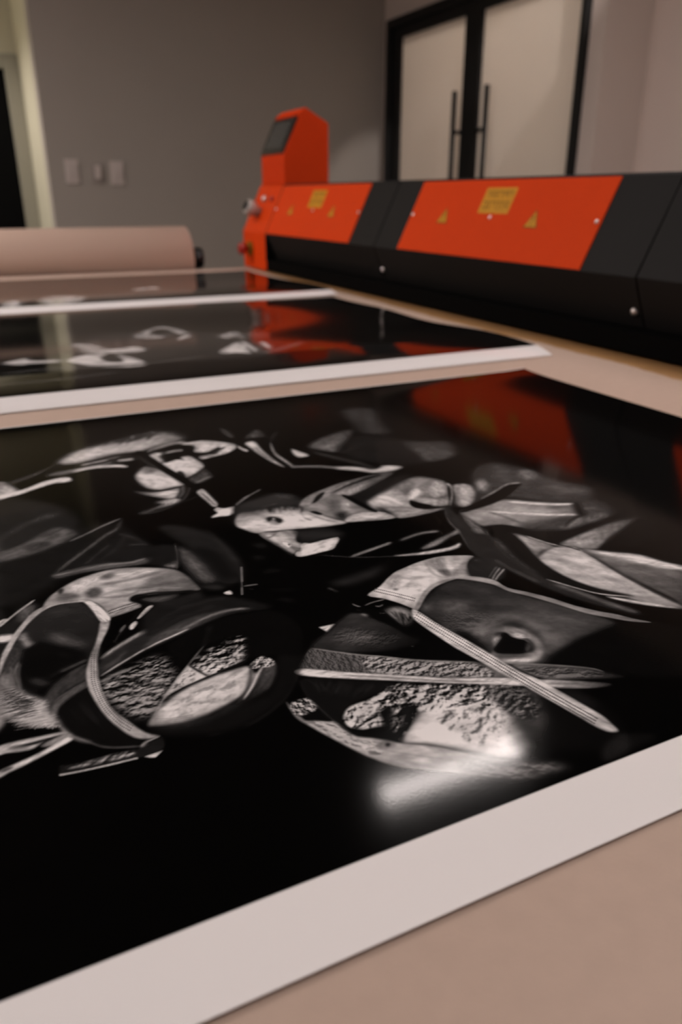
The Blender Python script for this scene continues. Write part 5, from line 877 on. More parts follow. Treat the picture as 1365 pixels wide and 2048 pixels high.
d;100;100;1.4;0.5;;2614,2613,4,-5,4,-6,4,-5,3,-5,4,-5,4,-6,3,-5,4,-5,4,-5,4,-5,3,-5,4,-6,4,-5,3,-5,4,-5,4,-5,4,-5,4,-5,3,-5,4,-5,4,-5,4,-4,4,-5,4,-5,4,-5,4,-5,4,-4,4,-5,4,-5,4,-4,4,-5,4,-5,4,-4,4,-5,4,-5,4,-4,4,-5,4,-5;4.6
f;66;80;7.5;1;1217,2738,1814,2378;1226,2858,22,-10,26,-25,34,-32,48,-40,58,-47,56,-44,52,-37,51,-35,52,-32,55,-34,57,-32,48,-26,31,-15,23,-11,29,-22,45,-48,50,-60,32,-46,10,-35,-37,0,-72,33,-97,52,-85,45,-58,30,-47,24,-47,26,-54,32,-55,33,-52,31,-42,26,-38,24,-43,26,-61,33,-66,36,-41,34,3,28,29,25,29,25,18,28,17,28;
t;34;88;6.1;0.7;;1218,2850,27,-6,27,-28,32,-34,47,-32,54,-38,37,-41,12,-55,-3,-57,-19,-31,-40,12,-55,36,-56,39,-60,32,-60,33,-33,37,11,48,39,53;13.2,-107,0.48,21,2.2,0.48,0.3
t;24;150;9;0.9;;1417,2688,55,-25,74,-57,75,-56,80,-44,83,-43,60,-43,30,-49,8,-49,-12,-26,-38,7,-58,28,-58,30,-49,25,-50,27,-52,30,-63,32,-66,34,-43,38,-14,54,9,59;22.6,2,0.44,22,1.72,0.44,0.3
f;128;128;3.7;1;;1221,2858,15,-14,21,-20,23,-21,24,-20,22,-18,22,-19,22,-19,24,-18,24,-16,24,-16,25,-16,27,-18,29,-22,31,-23,32,-25,35,-24,39,-24,44,-24,42,-23,35,-19,28,-16,23,-12,18,-9,13,-6,1,2,-11,8,-17,11,-22,14,-27,15,-36,20,-42,23,-44,24,-39,24,-35,24,-32,24,-31,24,-29,22,-27,18,-26,17,-24,15,-23,17,-24,17,-22,19,-23,19,-22,18,-23,20,-25,20,-22,17,-16,12;
f;80;30;8.9;1;2090,2230,2357,2060;2000,2348,42,-17,63,-41,58,-38,45,-28,40,-26,34,-25,26,-27,19,-26,17,-24,23,-23,20,-21,0,-10,-33,8,-53,20,-55,22,-55,22,-57,24,-46,25,-31,22,-20,24,-16,27,-17,41,-12,47;
t;30;105;11.8;0.7;;2031,2294,32,-9,45,-21,45,-24,41,-26,41,-29,34,-27,27,-27,20,-25,4,-15,-19,-2,-34,7,-42,14,-51,22,-59,27,-45,26,-23,19,-9,17,-6,17,-8,22,-3,23;19.1,-26,0.5,23,2.8,0.5,0.3
f;118;118;4.5;1;;1980,2357,32,-22,48,-29,53,-31,46,-27,39,-24,35,-23,31,-21,26,-19,18,-18,11,-15,9,-12,8,-8,1,1,-4,10,-7,14,-12,16,-19,17,-25,19,-31,22,-36,23,-38,24,-46,28,-53,31,-50,27,-35,18;
f;162;162;2.9;1;;1113,2723,45,-25,61,-41,62,-42,61,-38,62,-38,62,-38,61,-38,61,-38,61,-37,66,-33,67,-31,61,-29,56,-28,49,-26,31,-23,5,-20,-13,-17,-24,-3,-36,14,-48,28,-53,30,-57,32,-64,35,-63,36,-61,35,-61,36,-61,36,-63,35,-62,34,-61,36,-66,40,-64,42,-42,34,-11,25,11,17;
f;80;80;4.3;0.7;;1256,2596,35,-23,51,-32,57,-34,52,-32,46,-28,45,-28,44,-28,47,-28,55,-29,60,-31,55,-27,40,-17,2,3,-37,21,-54,29,-60,31,-55,29,-47,28,-44,28,-45,28,-46,29,-53,32,-57,34,-53,29,-37,19;
f;128;40;7.1;1;2068,2139,2289,2019;2030,2191,28,-12,40,-23,37,-23,30,-17,27,-16,27,-17,34,-22,33,-23,15,-16,-11,-5,-29,2,-37,9,-51,19,-59,27,-45,24,-22,16,-8,14,-5,14,-7,20,-5,20;
f;70;70;5.7;0.7;;2042,2150,18,-13,30,-15,32,-17,30,-15,28,-15,28,-15,25,-14,19,-7,2,2,-15,11,-25,14,-28,15,-28,15,-30,16,-33,17,-29,15,-23,8;
f;15;15;8.1;1;;1086,2647,45,-13,60,-36,63,-39,73,-40,76,-43,46,-34,-3,-18,-33,-9,-39,-6,-39,-4,-44,-2,-39,-4,-31,-9,-26,-12,-22,-14,-20,-18,-16,-20,-11,-21,-3,-29,2,-31,-2,-12,-10,17,-14,35,-12,38,-7,37,-5,39,-5,39,-5,35,-4,34,-1,35,1,42,4,42;
h;36;36;4.2;0.5;;1123,2616,30,-15,29,-16,30,-15,29,-17,28,-17,28,-19,27,-19,27,-19,27,-20,-260,42,11,-13,12,-13,11,-13,12,-13,11,-12,13,-11,13,-10,14,-9,13,-9;40,6.5,14.8,31
f;165;172;19.8;1;1483,2190,1517,1951;1264,2084,13,19,31,20,32,22,30,23,32,24,32,22,32,21,31,19,32,11,32,-1,34,-10,39,-15,57,-20,64,-26,44,-34,11,-43,-9,-50,-13,-47,-16,-44,-21,-42,-17,-34,-5,-23,-3,-17,-11,-14,-28,-16,-36,-14,-33,-5,-25,8,-22,16,-25,21,-28,27,-31,32,-28,29,-23,21,-19,17,-19,15,-20,16,-20,15,-21,14,-29,14,-30,14;
t;48;172;12.9;0.8;1728,2194,1437,2000;1493,2270,38,4,54,-9,56,-17,64,-21,67,-28,43,-35,4,-44,-21,-49,-28,-43,-31,-39,-38,-33,-41,-21,-50,-6,-53,5,-40,17,-19,34,-7,46,-5,43,-8,35,-5,32,-2,31,0,37,4,37;36.3,13,0.36,33,1.96,0.22,0.3
t;14;170;8.2;1;1623,2348,1524,2194;1379,2432,23,4,35,-4,34,-8,22,-10,21,-13,44,-25,90,-45,113,-57,89,-47,42,-25,18,-15,13,-17,16,-28,11,-30,-5,-23,-30,-12,-45,-5,-42,-1,-27,0,-24,4,-32,12,-44,28,-53,37,-51,31,-51,15,-49,8,-39,8,-22,8,-11,7,-10,18,-9,35,-8,46,-6,41,-9,28,-8,22;29.6,5,0.56,34,1.72,0.3,0.3
t;10;166;5.2;1;1190,2308,1342,2200;1145,2339,13,15,16,13,21,10,29,5,34,1,33,3,29,8,28,10,26,5,28,-3,26,-9,18,-16,7,-27,0,-33,-3,-30,-4,-23,-6,-19,-12,-20,-21,-24,-25,-24,-26,-22,-25,-19,-25,-17,-20,-7,-11,6,-6,15,-5,17,-7,17,-6,19,-11,14,-20,7,-24,3,-22,5,-17,9,-14,11,-11,12,-6,13,-1,14,1,15,3,16,6,16;28,13,0.34,35,1.6,0.6,0.3
f;150;150;10.5;0.5;;1222,2340,18,12,20,7,18,2,17,-1,15,-6,5,-11,-10,-19,-19,-23,-19,-18,-17,-8,-17,-2,-17,-1,-17,0,-16,1,-7,7,8,18,18,23;
f;8;8;7.6;0.9;;1285,2280,18,15,23,10,15,2,5,-9,-3,-16,-8,-20,-14,-25,-20,-29,-15,-26,-5,-25,-2,-22,-4,-13,-12,-1,-14,8,-15,12,-17,18,-18,23,-6,17,15,6,28,1,23,6,10,20,6,26;
f;8;8;10.2;0.85;;1390,2283,20,-3,20,-15,9,-18,-7,-15,-18,-17,-20,-17,-21,-15,-23,-15,-22,-18,-22,-25,-21,-26,-13,-14,-2,9,7,21,10,22,16,20,20,20,19,23,16,30,16,33;
f;25;25;5.2;0.8;;1471,2109,11,3,14,11,16,11,13,7,13,5,10,1,9,5,1,3,-6,4,-12,-2,-15,-6,-14,-8,-17,-11,-15,-11,-9,-10;
f;20;20;5;0.8;;1544,2011,7,-4,13,1,15,2,16,7,15,13,15,17,13,17,6,13,-2,1,-11,-9,-13,-16,-14,-16,-11,-10,-12,-5,-13,-2,-12,-1,-11,-5;
f;40;40;4.9;0.8;;1563,1971,34,49,-1,1,-34,-49;
f;45;45;5.4;0.6;;1524,2217,36,32,0,1,-36,-31;
f;60;60;7.9;0.6;;1621,2111,55,32,0,2,-55,-32;
f;52;52;26.2;1;;1807,2219,41,-12,54,-28,50,-30,42,-25,37,-27,28,-32,13,-40,3,-43,-3,-41,-5,-40,-11,-36,-22,-22,-41,0,-53,14,-51,11,-48,-2,-45,-5,-32,3,-12,16,1,25,2,28,0,30,1,35,4,35,6,36,9,38,9,35,3,33,3,30;
t;16;110;21.5;0.85;1780,2194,1883,2020;1785,2236,33,-3,43,-26,34,-31,19,-32,11,-37,0,-34,-10,-33,-18,-30,-23,-21,-28,-12,-33,-3,-25,11,-15,29,-7,43,-3,46,0,49,6,53;26.1,-4,0.5,36,1.9,0.62,0.3
f;10;10;35.4;1;;1954,2097,35,4,39,-19,35,-32,37,-45,34,-56,15,-57,-10,-59,-27,-59,-31,-42,-33,-23,-39,-9,-41,2,-47,14,-51,26,-42,28,-31,28,-23,32,-5,31,22,26,41,25,39,32,27,52,26,61;
f;30;30;27.3;0.6;;2066,2094,20,-4,27,-17,20,-25,8,-38,1,-45,-6,-31,-16,-7,-22,8,-18,14,-9,23,-4,30,-3,29,-3,26,-1,25;
f;10;10;7.3;1;;1108,2268,7,-8,13,-22,15,-22,19,-17,22,-17,20,-16,18,-16,16,-15,14,-15,13,-18,10,-18,-1,-7,-18,10,-29,20,-29,21,-25,19,-25,18,-19,22,-13,30,-7,33;
f;30;30;38.6;0.75;;1753,2024,29,-7,24,-37,9,-43,-9,-45,-23,-49,-28,-38,-37,-24,-42,-14,-29,0,-9,17,3,31,13,39,26,58,38,70;
f;140;120;4.8;1;1027,2241,1596,1753;963,2528,2,-6,2,-26,3,-28,4,-24,4,-26,5,-21,1,-13,1,-8,10,-10,27,-13,36,-14,28,-18,11,-23,1,-27,3,-24,8,-21,9,-18,13,-17,18,-14,22,-13,23,-16,25,-23,27,-25,26,-22,24,-15,23,-12,28,-18,34,-27,38,-33,37,-34,38,-33,37,-34,32,-30,21,-23,14,-19,20,-19,37,-24,42,-25,19,-18,-22,-8,-44,-1,-43,5,-33,9,-33,15,-41,23,-57,36,-64,44,-58,39,-46,29,-39,25,-35,26,-31,33,-27,35,-24,36,-20,34,-17,35,-19,40,-23,49,-26,55,-21,48,-16,33,-11,24,-8,28,-1,44,3,49;
t;70;168;7.3;0.7;;994,2357,22,0,36,-16,31,-27,17,-40,12,-50,14,-42,24,-25,27,-19,16,-20,0,-28,-9,-30,-15,-12,-21,12,-26,29,-26,34,-23,39,-22,45,-20,43,-19,42,-16,41;26.3,-67,0.34,37,1.9,0.34,0.3
f;10;10;5.2;1;;981,2427,15,11,22,10,19,6,13,1,10,-4,9,-15,11,-38,8,-47,-2,-30,-19,4,-30,20,-25,19,-14,12,-9,11,-6,10,-6,15;
t;14;165;4;1;;968,2499,24,12,34,3,27,-6,12,-23,4,-32,-3,-25,-12,-12,-18,-4,-19,-3,-18,-2,-17,0,-13,8,-7,25,-2,34;17.2,-67,0.5,38,1.3,0.5,0.3
f;90;90;9.5;0.8;;1177,2116,14,6,18,4,16,-2,11,-11,9,-17,0,-13,-12,-6,-19,-2,-16,0,-11,1,-7,4,-5,5,-3,16;
f;22;22;4.8;1;;1211,2105,10,0,9,-4,-4,-9,-8,-7,-7,0,-5,4;
f;20;20;3.5;1;;1123,2081,18,-13,1,2,-18,13;
f;40;40;3.6;0.6;;1189,2152,-20,-64,1,0,20,64;
f;50;50;3.6;0.8;;1123,2178,5,-19,2,1,-5,19;
f;60;60;3.5;0.85;;1271,2078,12,-8,16,-11,19,-11,17,-10,14,-9,14,-9,14,-10,14,-12,14,-14,15,-17,15,-17,17,-17,19,-17,21,-18,21,-16,19,-15,17,-15,16,-13,14,-10,10,-7,1,1,-9,8,-12,12,-16,14,-17,14,-19,16,-21,16,-21,18,-19,17,-17,17,-15,17,-14,17,-15,14,-14,12,-14,10,-14,9,-14,9,-18,11,-19,10,-18,9,-12,6;
f;90;90;5.8;0.6;;1184,2075,21,-20,32,-25,36,-30,36,-28,39,-30,42,-32,38,-28,28,-19,1,1,-25,22,-39,29,-42,32,-39,29,-36,29,-36,29,-32,26,-24,16;
f;80;80;9;0.5;;1221,1991,13,-17,20,-21,25,-23,26,-22,32,-22,36,-23,34,-21,26,-12,1,2,-21,17,-34,21,-37,23,-32,22,-26,22,-24,23,-21,21,-16,12;
f;95;95;22.5;0.5;;1369,1951,30,-17,33,-31,32,-28,32,-21,31,-19,17,-18,-3,-24,-16,-24,-23,-9,-31,14,-38,27,-36,29,-37,28,-34,29,-18,25,7,20,25,16;
f;72;72;22.4;0.9;;1434,1904,33,-8,39,-22,39,-23,34,-20,32,-21,36,-24,49,-30,51,-32,28,-24,-10,-9,-34,-1,-39,2,-45,4,-51,6,-44,11,-31,16,-25,20,-24,21,-32,22,-32,24,-18,22,3,27,17,26;
t;26;115;15.7;0.6;;1427,1893,29,-7,41,-20,43,-23,44,-24,46,-28,39,-25,35,-21,29,-19,6,-14,-30,-6,-53,-1,-48,4,-37,9,-33,13,-32,18,-33,24,-32,29,-22,27,-8,26,2,25;24.3,-38,0.5,39,2.8,0.5,0.3
f;30;30;4.6;0.7;;1525,1864,14,-11,24,-14,25,-15,24,-14,22,-14,22,-13,19,-12,15,-7,2,2,-12,10,-19,12,-23,14,-22,13,-23,14,-26,16,-23,13,-18,8;
f;62;62;8.9;0.8;;1605,1733,9,-5,14,-6,17,-5,18,-5,20,-4,23,-5,22,-3,16,0,1,1,-14,5,-21,3,-23,4,-20,5,-18,4,-17,6,-14,5,-12,2;
f;26;26;12.9;1;;1459,1753,37,-18,54,-30,37,-22,-2,-11,-26,4,-23,11,-28,18,-23,16,-18,15,-12,15;
f;26;26;16.7;1;;1949,1711,35,17,44,14,37,8,23,0,14,-7,3,-12,-10,-21,-22,-26,-29,-19,-44,-10,-52,-4,-33,4,-3,14,14,22;
f;18;18;19.3;0.7;;2105,1731,37,-9,42,-21,19,-18,-21,-8,-43,-4,-37,-3,-24,-2,-17,-1,-7,6,8,19,19,26;
f;46;46;5.3;0.8;;1081,2636,-6,-18,-7,-26,-6,-29,-3,-29,0,-27,3,-28,4,-28,4,-28,3,-27,4,-27,5,-26,5,-25,7,-24,8,-25,9,-20,6,-14,1,1,-5,15,-6,22,-9,24,-6,25,-6,24,-4,26,-4,27,-4,27,-4,28,-4,28,-2,27,-1,27,3,28,6,28,6,26,4,18;
f;70;70;2.6;0.7;;1058,2504,2,-16,3,-22,4,-24,4,-25,5,-26,5,-28,5,-25,4,-16,1,0,-3,18,-4,25,-5,29,-5,25,-4,25,-4,24,-3,22,-4,15;
f;166;140;3.3;1;1865,2875,2084,1807;1846,2971,9,4,8,-23,6,-37,7,-50,7,-52,11,-50,12,-51,11,-50,12,-49,11,-48,9,-46,8,-44,7,-42,7,-42,9,-44,10,-43,9,-37,10,-24,11,-17,10,-24,9,-36,10,-41,9,-40,8,-39,9,-38,7,-36,8,-33,7,-32,5,-28,1,-25,-2,-23,-3,-20,-1,-18,-2,-15,-5,-9,-13,-1,-16,6,-14,10,-9,13,-7,16,-6,20,-7,27,-6,31,-8,33,-8,34,-8,36,-10,39,-11,43,-11,46,-11,41,-8,30,-6,24,-8,30,-10,40,-12,47,-12,47,-13,49,-13,50,-11,40,-6,21,-3,11,-4,20,-6,40,-8,49,-7,49,-6,45,-6,43,-4,37,0,27,2,20,5,20,11,26,14,27;
d;62;62;1.2;0.95;;1856,2925,2,-15,3,-15,2,-15,2,-14,3,-15,2,-14,2,-14,3,-14,2,-14,3,-14,2,-14,3,-13,2,-14,3,-13,3,-14,2,-13,3,-13,2,-13,3,-13,2,-13,3,-13,2,-13,3,-13,2,-13,3,-13,2,-12,2,-13,3,-12,2,-13,3,-12,2,-12,2,-13,3,-12,2,-12,2,-12,2,-12,3,-12,2,-12,2,-12,2,-12,3,-11,2,-12,2,-11,2,-12,3,-11,2,-12,2,-11,2,-11,3,-11,2,-12,2,-11,2,-11,3,-11,2,-10,2,-11,2,-11,3,-11,2,-10,2,-11,2,-10,3,-11,2,-10,2,-11,3,-10,2,-10,2,-10,2,-10,3,-11,2,-10,2,-10,2,-10,3,-9,2,-10,2,-10,2,-10,3,-10,2,-9,2,-10,2,-9,2,-10,3,-9,2,-10,2,-9,2,-9,3,-10,2,-9,2,-9,2,-9,3,-9,2,-9,2,-10,2,-9;8.7
d;62;62;1.2;0.95;;1836,2907,2,-15,3,-14,2,-15,3,-14,2,-15,2,-14,3,-14,2,-14,3,-14,2,-14,3,-13,2,-14,3,-13,3,-13,2,-14,3,-13,2,-13,3,-13,3,-13,2,-13,3,-13,2,-13,3,-12,2,-13,3,-13,2,-12,3,-13,2,-12,2,-12,3,-13,2,-12,3,-12,2,-12,2,-12,3,-12,2,-12,2,-12,3,-12,2,-11,2,-12,2,-12,3,-11,2,-12,2,-11,2,-12,3,-11,2,-11,2,-11,2,-11,3,-11,2,-11,2,-11,3,-11,2,-11,2,-11,3,-10,2,-11,2,-10,2,-11,3,-10,2,-11,2,-10,3,-10,2,-11,2,-10,3,-10,2,-10,2,-10,2,-10,3,-10,2,-10,2,-10,3,-9,2,-10,2,-10,2,-9,3,-10,2,-10,2,-9,2,-10,3,-9,2,-9,2,-10,2,-9,3,-9,2,-9,2,-9,2,-10,3,-9,2,-9,2,-9,2,-8;8.7
d;62;62;1.2;0.95;;1816,2890,3,-15,2,-14,3,-15,2,-14,2,-14,3,-15,2,-14,3,-14,2,-13,3,-14,3,-14,2,-13,3,-13,3,-14,2,-13,3,-13,2,-13,3,-13,3,-13,2,-12,3,-13,2,-13,3,-12,2,-13,3,-12,2,-13,3,-12,2,-13,3,-12,2,-12,3,-12,2,-12,2,-12,3,-12,2,-12,3,-12,2,-12,2,-11,3,-12,2,-11,2,-12,2,-11,3,-12,2,-11,2,-11,3,-12,2,-11,2,-11,3,-11,2,-11,2,-11,3,-11,2,-10,2,-11,3,-11,2,-10,2,-11,3,-10,2,-11,2,-10,3,-11,2,-10,2,-10,3,-10,2,-10,2,-10,2,-10,3,-10,2,-10,2,-10,3,-10,2,-10,2,-9,3,-10,2,-10,2,-9,2,-10,3,-9,2,-10,2,-9,3,-10,2,-9,2,-9,2,-9,3,-9,2,-10,2,-9,3,-9,2,-9,2,-9,2,-8,3,-9;8.6
f;110;110;3.6;0.4;;1818,2862,6,-53,9,-73,12,-81,13,-80,16,-77,17,-79,18,-81,19,-81,22,-90,25,-95,22,-83,16,-56,1,1,-14,57,-21,84,-24,96,-22,90,-19,81,-18,81,-17,79,-16,77,-13,80,-12,81,-10,72,-9,51;
f;60;60;2.6;0.5;;2097,1810,-2,7,-6,7,-5,10,-6,12,-4,18,-4,22,-4,22,-4,14,-1,0,1,-16,4,-22,4,-22,5,-18,5,-13,6,-10,5,-7,5,-4;
f;30;30;23.9;1;;-90,3698,13,39,15,1,15,1,17,11,17,10,18,18,19,35,21,43,18,27,19,0,17,-17,3,-28,-16,-41,-28,-51,-25,-46,-18,-33,-15,-30,-16,-36,-17,-47,-17,-53,-16,-48,-18,-57,-18,-52,-10,-3,2,90,8,147;
f;70;70;21.6;0.8;;2,3747,12,39,21,50,20,34,16,4,13,-13,4,-24,-10,-42,-19,-50,-18,-33,-17,-3,-16,14;
f;158;158;5.4;1;;-96,3699,17,12,23,29,26,32,26,31,27,31,31,33,28,31,19,28,-1,5,-21,-13,-29,-31,-31,-33,-28,-32,-26,-31,-26,-33,-22,-29,-14,-26;
f;155;155;9.9;1;;-101,3624,19,3,26,-8,21,-8,11,-13,0,-15,-4,-14,-8,-16,-11,-10,-19,-2,-23,3,-16,10,-6,22,2,29;
f;130;130;11.5;0.7;;139,3846,6,20,11,27,14,26,19,25,23,25,18,20,17,16,8,0,5,-24,-4,-32,-11,-16,-16,-16,-17,-19,-21,-27,-23,-30,-17,-18,-11,2;
f;150;105;7.7;1;396,4012,880,3721;125,3811,6,25,13,35,17,34,18,28,21,26,22,24,22,22,23,20,24,19,26,17,27,16,33,13,40,12,46,10,47,4,46,-4,47,-10,50,-18,60,-29,62,-36,50,-35,30,-28,17,-28,14,-34,12,-49,8,-54,6,-47,6,-39,4,-33,-2,-20,-14,-2,-20,10,-20,8,-18,3,-18,2,-19,3,-17,6,-18,6,-24,8,-35,9,-41,11,-36,7,-28,4,-24,0,-18,-2,-16,-12,-5,-17,7,-14,12,-16,10,-15,16,-21,-8,-20,-47,-18,-65,-17,-47,-8,-12,10,4,30,-6,33,-8,42,-11,37,-12,29,-15,24,-13,19,-10,12,-9,6,-15,5,-26,6,-31,5,-31,2,-27,-5,-27,-9,-21,-6,-16,-4,-12,-1;
f;170;170;24.2;0.7;;287,4008,24,23,37,19,41,14,50,15,53,11,30,0,-10,-20,-33,-32,-36,-29,-35,-24,-38,-21,-31,-19,-17,-19,-11,-17,-8,-1,-11,24,-9,41;
f;160;160;25.1;0.7;;534,4064,32,6,52,-7,53,-15,59,-25,61,-32,29,-25,-23,-12,-54,-5,-52,-1,-46,2,-46,6,-34,14,-24,29,-13,39;
f;50;50;19.4;0.9;;356,3901,14,15,20,13,17,2,15,-15,13,-27,3,-25,-11,-22,-21,-22,-19,-10,-16,6,-14,16,-9,18,-2,26;
f;66;66;20.6;0.9;;458,4050,20,11,29,7,19,0,-1,-27,-15,-29,-13,-7,-16,-2,-12,3,-12,21;
f;60;60;22.9;0.8;;214,3915,13,10,20,4,21,-4,23,-15,24,-22,13,-19,-3,-13,-13,-10,-18,-5,-24,-2,-29,2,-20,9,-12,32;
f;14;14;7.8;0.8;;221,3984,10,14,12,3,7,-12,1,-19,-12,-27,-12,-16,-6,25;
f;70;70;14.3;0.7;;449,3946,26,-11,40,-3,45,-3,46,0,49,5,54,8,50,9,36,14,0,6,-34,2,-50,-9,-54,-9,-49,-5,-45,0,-46,3,-39,4,-29,-6;
f;78;78;13.7;0.6;;379,3806,22,1,32,7,37,8,36,4,36,-3,39,-9,39,-9,38,-6,40,-1,43,1,38,5,27,7,1,5,-26,4,-37,0,-43,-2,-40,1,-38,6,-39,10,-39,8,-37,4,-37,-4,-37,-9,-33,-12,-22,-11;
f;82;82;11.5;0.6;;408,3801,24,-16,35,-15,38,-13,32,-7,27,3,25,10,20,11,14,13,0,5,-14,-2,-20,-11,-24,-10,-26,-3,-32,7,-37,14,-36,14,-25,4;
f;150;150;11.9;0.6;;442,3820,26,1,38,10,43,11,41,10,41,9,44,9,40,8,28,13,1,4,-27,1,-40,-8,-44,-9,-42,-9,-41,-11,-43,-11,-38,-10,-26,-14;
f;78;78;24.1;0.7;;718,3925,47,1,58,-12,46,-22,23,-37,11,-48,6,-43,6,-38,0,-34,-15,-18,-38,5,-53,20,-50,21,-48,17,-46,18,-29,19,-2,22,15,23,18,24,12,30,14,32;
h;165;165;5.9;0.5;;573,3777,22,1,22,1,21,-2,22,-3,20,-6,21,-6,21,-7,21,-8,20,-7,-75,18,24,-3,25,-4,25,-4,25,-4,25,-6,24,-7,25,-7,24,-8,24,-8;16,6.9,16.1,41
f;122;122;7.3;1;;423,3633,30,17,45,13,38,5,24,-8,18,-17,12,-15,-1,-27,-49,-16,-66,-17,-48,-5,-17,16,1,29;
d;40;40;1.5;0.95;;428,3632,8,3,9,3,9,2,9,3,9,3,9,2,9,3,9,2,9,2,9,2,9,2,9,1,9,1,10,2,9,1,9,1,9,1;7.6
d;40;40;1.5;0.95;;427,3606,9,3,9,2,9,3,9,3,8,2,9,3,9,2,9,3,9,2,9,1,9,2,8,1,9,1,9,2,9,1,9,1,9,1;7.5
f;38;20;12.8;1;205,3730,65,3217;82,3773,24,30,21,10,31,3,50,8,60,0,49,-26,30,-72,18,-95,8,-80,-1,-48,-10,-36,-14,-42,-18,-59,-22,-63,-19,-49,-11,-30,-9,-19,-16,-14,-30,-5,-38,1,-37,-10,-34,-31,-34,-40,-30,-29,-28,-12,-26,-1,-18,13,-9,28,-1,43,2,52,9,68,14,79,9,73,-5,54,-10,45,1,51,23,68,36,76;
f;62;62;32.6;0.8;;116,3508,13,12,23,4,26,-9,28,-28,30,-40,23,-38,18,-34,11,-32,-1,-19,-19,-2,-30,10,-28,15,-21,22,-19,27,-17,28,-17,30,-15,31;
f;50;50;36.2;0.5;;126,3785,32,7,55,-6,42,-13,18,-23,6,-31,-6,-22,-22,-11,-34,-4,-31,8,-29,28,-26,39;
f;9;9;21.2;1;;-4,3423,19,38,25,17,26,3,27,-15,29,-30,29,-32,34,-32,34,-34,25,-35,13,-35,4,-35,-9,-28,-30,-15,-43,-8,-38,-14,-27,-32,-23,-37,-23,-25,-30,-5,-30,6,-23,16,-11,25,-4,36,0,48,4,70,8,85;
f;52;52;15.6;0.8;;138,3331,50,-47,1,5,-49,47;
f;48;48;17.2;0.8;;2,3175,9,-2,18,-14,16,-17,13,-18,11,-21,4,-13,-10,-2,-18,6,-16,11,-13,23,-11,29;
f;115;115;13.1;0.8;;-16,3564,11,24,16,15,13,1,5,-21,2,-35,3,-30,8,-18,10,-13,4,-11,-6,-12,-12,-10,-11,-7,-10,-5,-11,-2,-8,10,-8,32,-6,45;
f;46;46;12.3;1;;-103,3286,7,44,13,58,16,52,17,43,20,36,15,15,10,-16,5,-37,0,-39,-4,-39,-9,-41,-12,-36,-18,-33,-21,-28,-17,-15,-11,-1,-9,12;
f;48;48;13.9;1;;36,2952,5,27,9,28,13,28,19,30,24,30,29,26,38,22,43,18,29,1,9,-28,-5,-44,-14,-36,-25,-18,-34,-12,-31,-16,-27,-27,-24,-31,-20,-28,-13,-24,-9,-20,-7,-7,-6,17,-3,32;
f;82;82;9;0.8;;170,3149,82,34,0,4,-82,-34;
f;70;70;8.9;0.6;;129,3122,118,31,0,4,-118,-32;
f;66;66;6.8;1;;81,2834,4,16,5,22,6,22,8,17,10,13,12,11,15,11,16,11,18,12,21,11,20,10,13,7,-5,49,-14,-7,-20,-11,-22,-12,-19,-12,-17,-12,-16,-12,-15,-15,-14,-18,-11,-26,-8,-27,-6,-24,-4,-16;
f;110;110;3.3;0.9;;61,2880,5,13,6,19,8,22,10,18,10,13,13,10,15,10,16,11,21,12,24,13,23,13,16,10,0,2,-16,-7,-23,-11,-25,-13,-21,-13,-17,-10,-14,-10,-13,-11,-12,-14,-9,-19,-8,-22,-6,-21,-4,-14;
f;96;96;3.2;0.9;;83,2835,4,13,7,21,7,22,9,18,11,12,13,11,14,9,14,9,16,11,17,11,16,10,11,9,0,1,-12,-5,-16,-9,-17,-11,-16,-11,-14,-9,-15,-9,-13,-11,-11,-13,-9,-19,-8,-23,-6,-21,-3,-15;
f;36;36;16.4;1;;312,3189,43,41,60,39,61,35,52,31,52,27,59,29,82,45,92,47,62,16,8,-45,-25,-76,-35,-60,-39,-25,-48,-11,-56,-18,-63,-30,-69,-36,-68,-37,-73,-45,-72,-46,-47,-17,-12,27,10,56;
f;120;120;11.4;1;;313,3191,16,5,21,13,24,19,26,19,30,19,34,21,34,20,28,15,23,9,18,5,16,7,11,11,1,9,-10,7,-16,2,-20,-5,-24,-10,-29,-16,-35,-20,-34,-22,-30,-20,-27,-19,-25,-20,-20,-21,-13,-20;
f;70;70;17.5;0.7;;555,3337,21,0,30,16,35,18,38,17,44,16,52,17,49,15,35,23,1,9,-33,1,-50,-16,-52,-17,-45,-17,-39,-17,-36,-19,-30,-17,-21,-22;
f;78;78;12.2;0.8;;298,3108,14,-3,19,8,21,10,20,13,19,17,20,20,17,19,10,22,-1,5,-14,-5,-18,-19,-19,-20,-18,-16,-18,-12,-21,-10,-19,-8,-12,-15;
f;96;96;4.5;0.8;;301,3089,97,64,0,2,-97,-63;
f;112;112;6.9;1;;671,3281,14,-3,21,7,24,8,22,9,21,8,23,10,20,8,15,15,0,6,-14,3,-20,-9,-23,-9,-21,-9,-22,-8,-24,-9,-21,-7,-15,-14;
f;60;60;9.9;0.8;;525,3207,162,82,0,4,-162,-82;
f;164;164;3.2;1;;289,3053,13,6,18,10,23,14,27,17,32,19,39,23,41,23,40,22,39,19,41,17,39,17,39,14,39,14,39,12,36,13,25,10,0,3,-25,-4,-35,-7,-40,-12,-39,-14,-39,-15,-40,-16,-40,-18,-40,-19,-40,-22,-42,-24,-38,-23,-33,-19,-27,-17,-22,-15,-18,-14,-13,-11;
t;12;135;28.1;1;465,3089,450,2735;279,2996,21,20,30,19,28,15,22,8,20,3,27,7,44,20,53,24,41,1,20,-39,8,-60,2,-53,0,-36,-6,-30,-12,-31,-23,-36,-28,-38,-28,-34,-23,-31,-21,-28,-23,-17,-27,-5,-28,6,-25,16,-22,30,-19,41,-15,42,-11,42,-6,44,-4,37,-3,26,0,19;27.4,-12,0.56,51,1.96,0.42,0.3
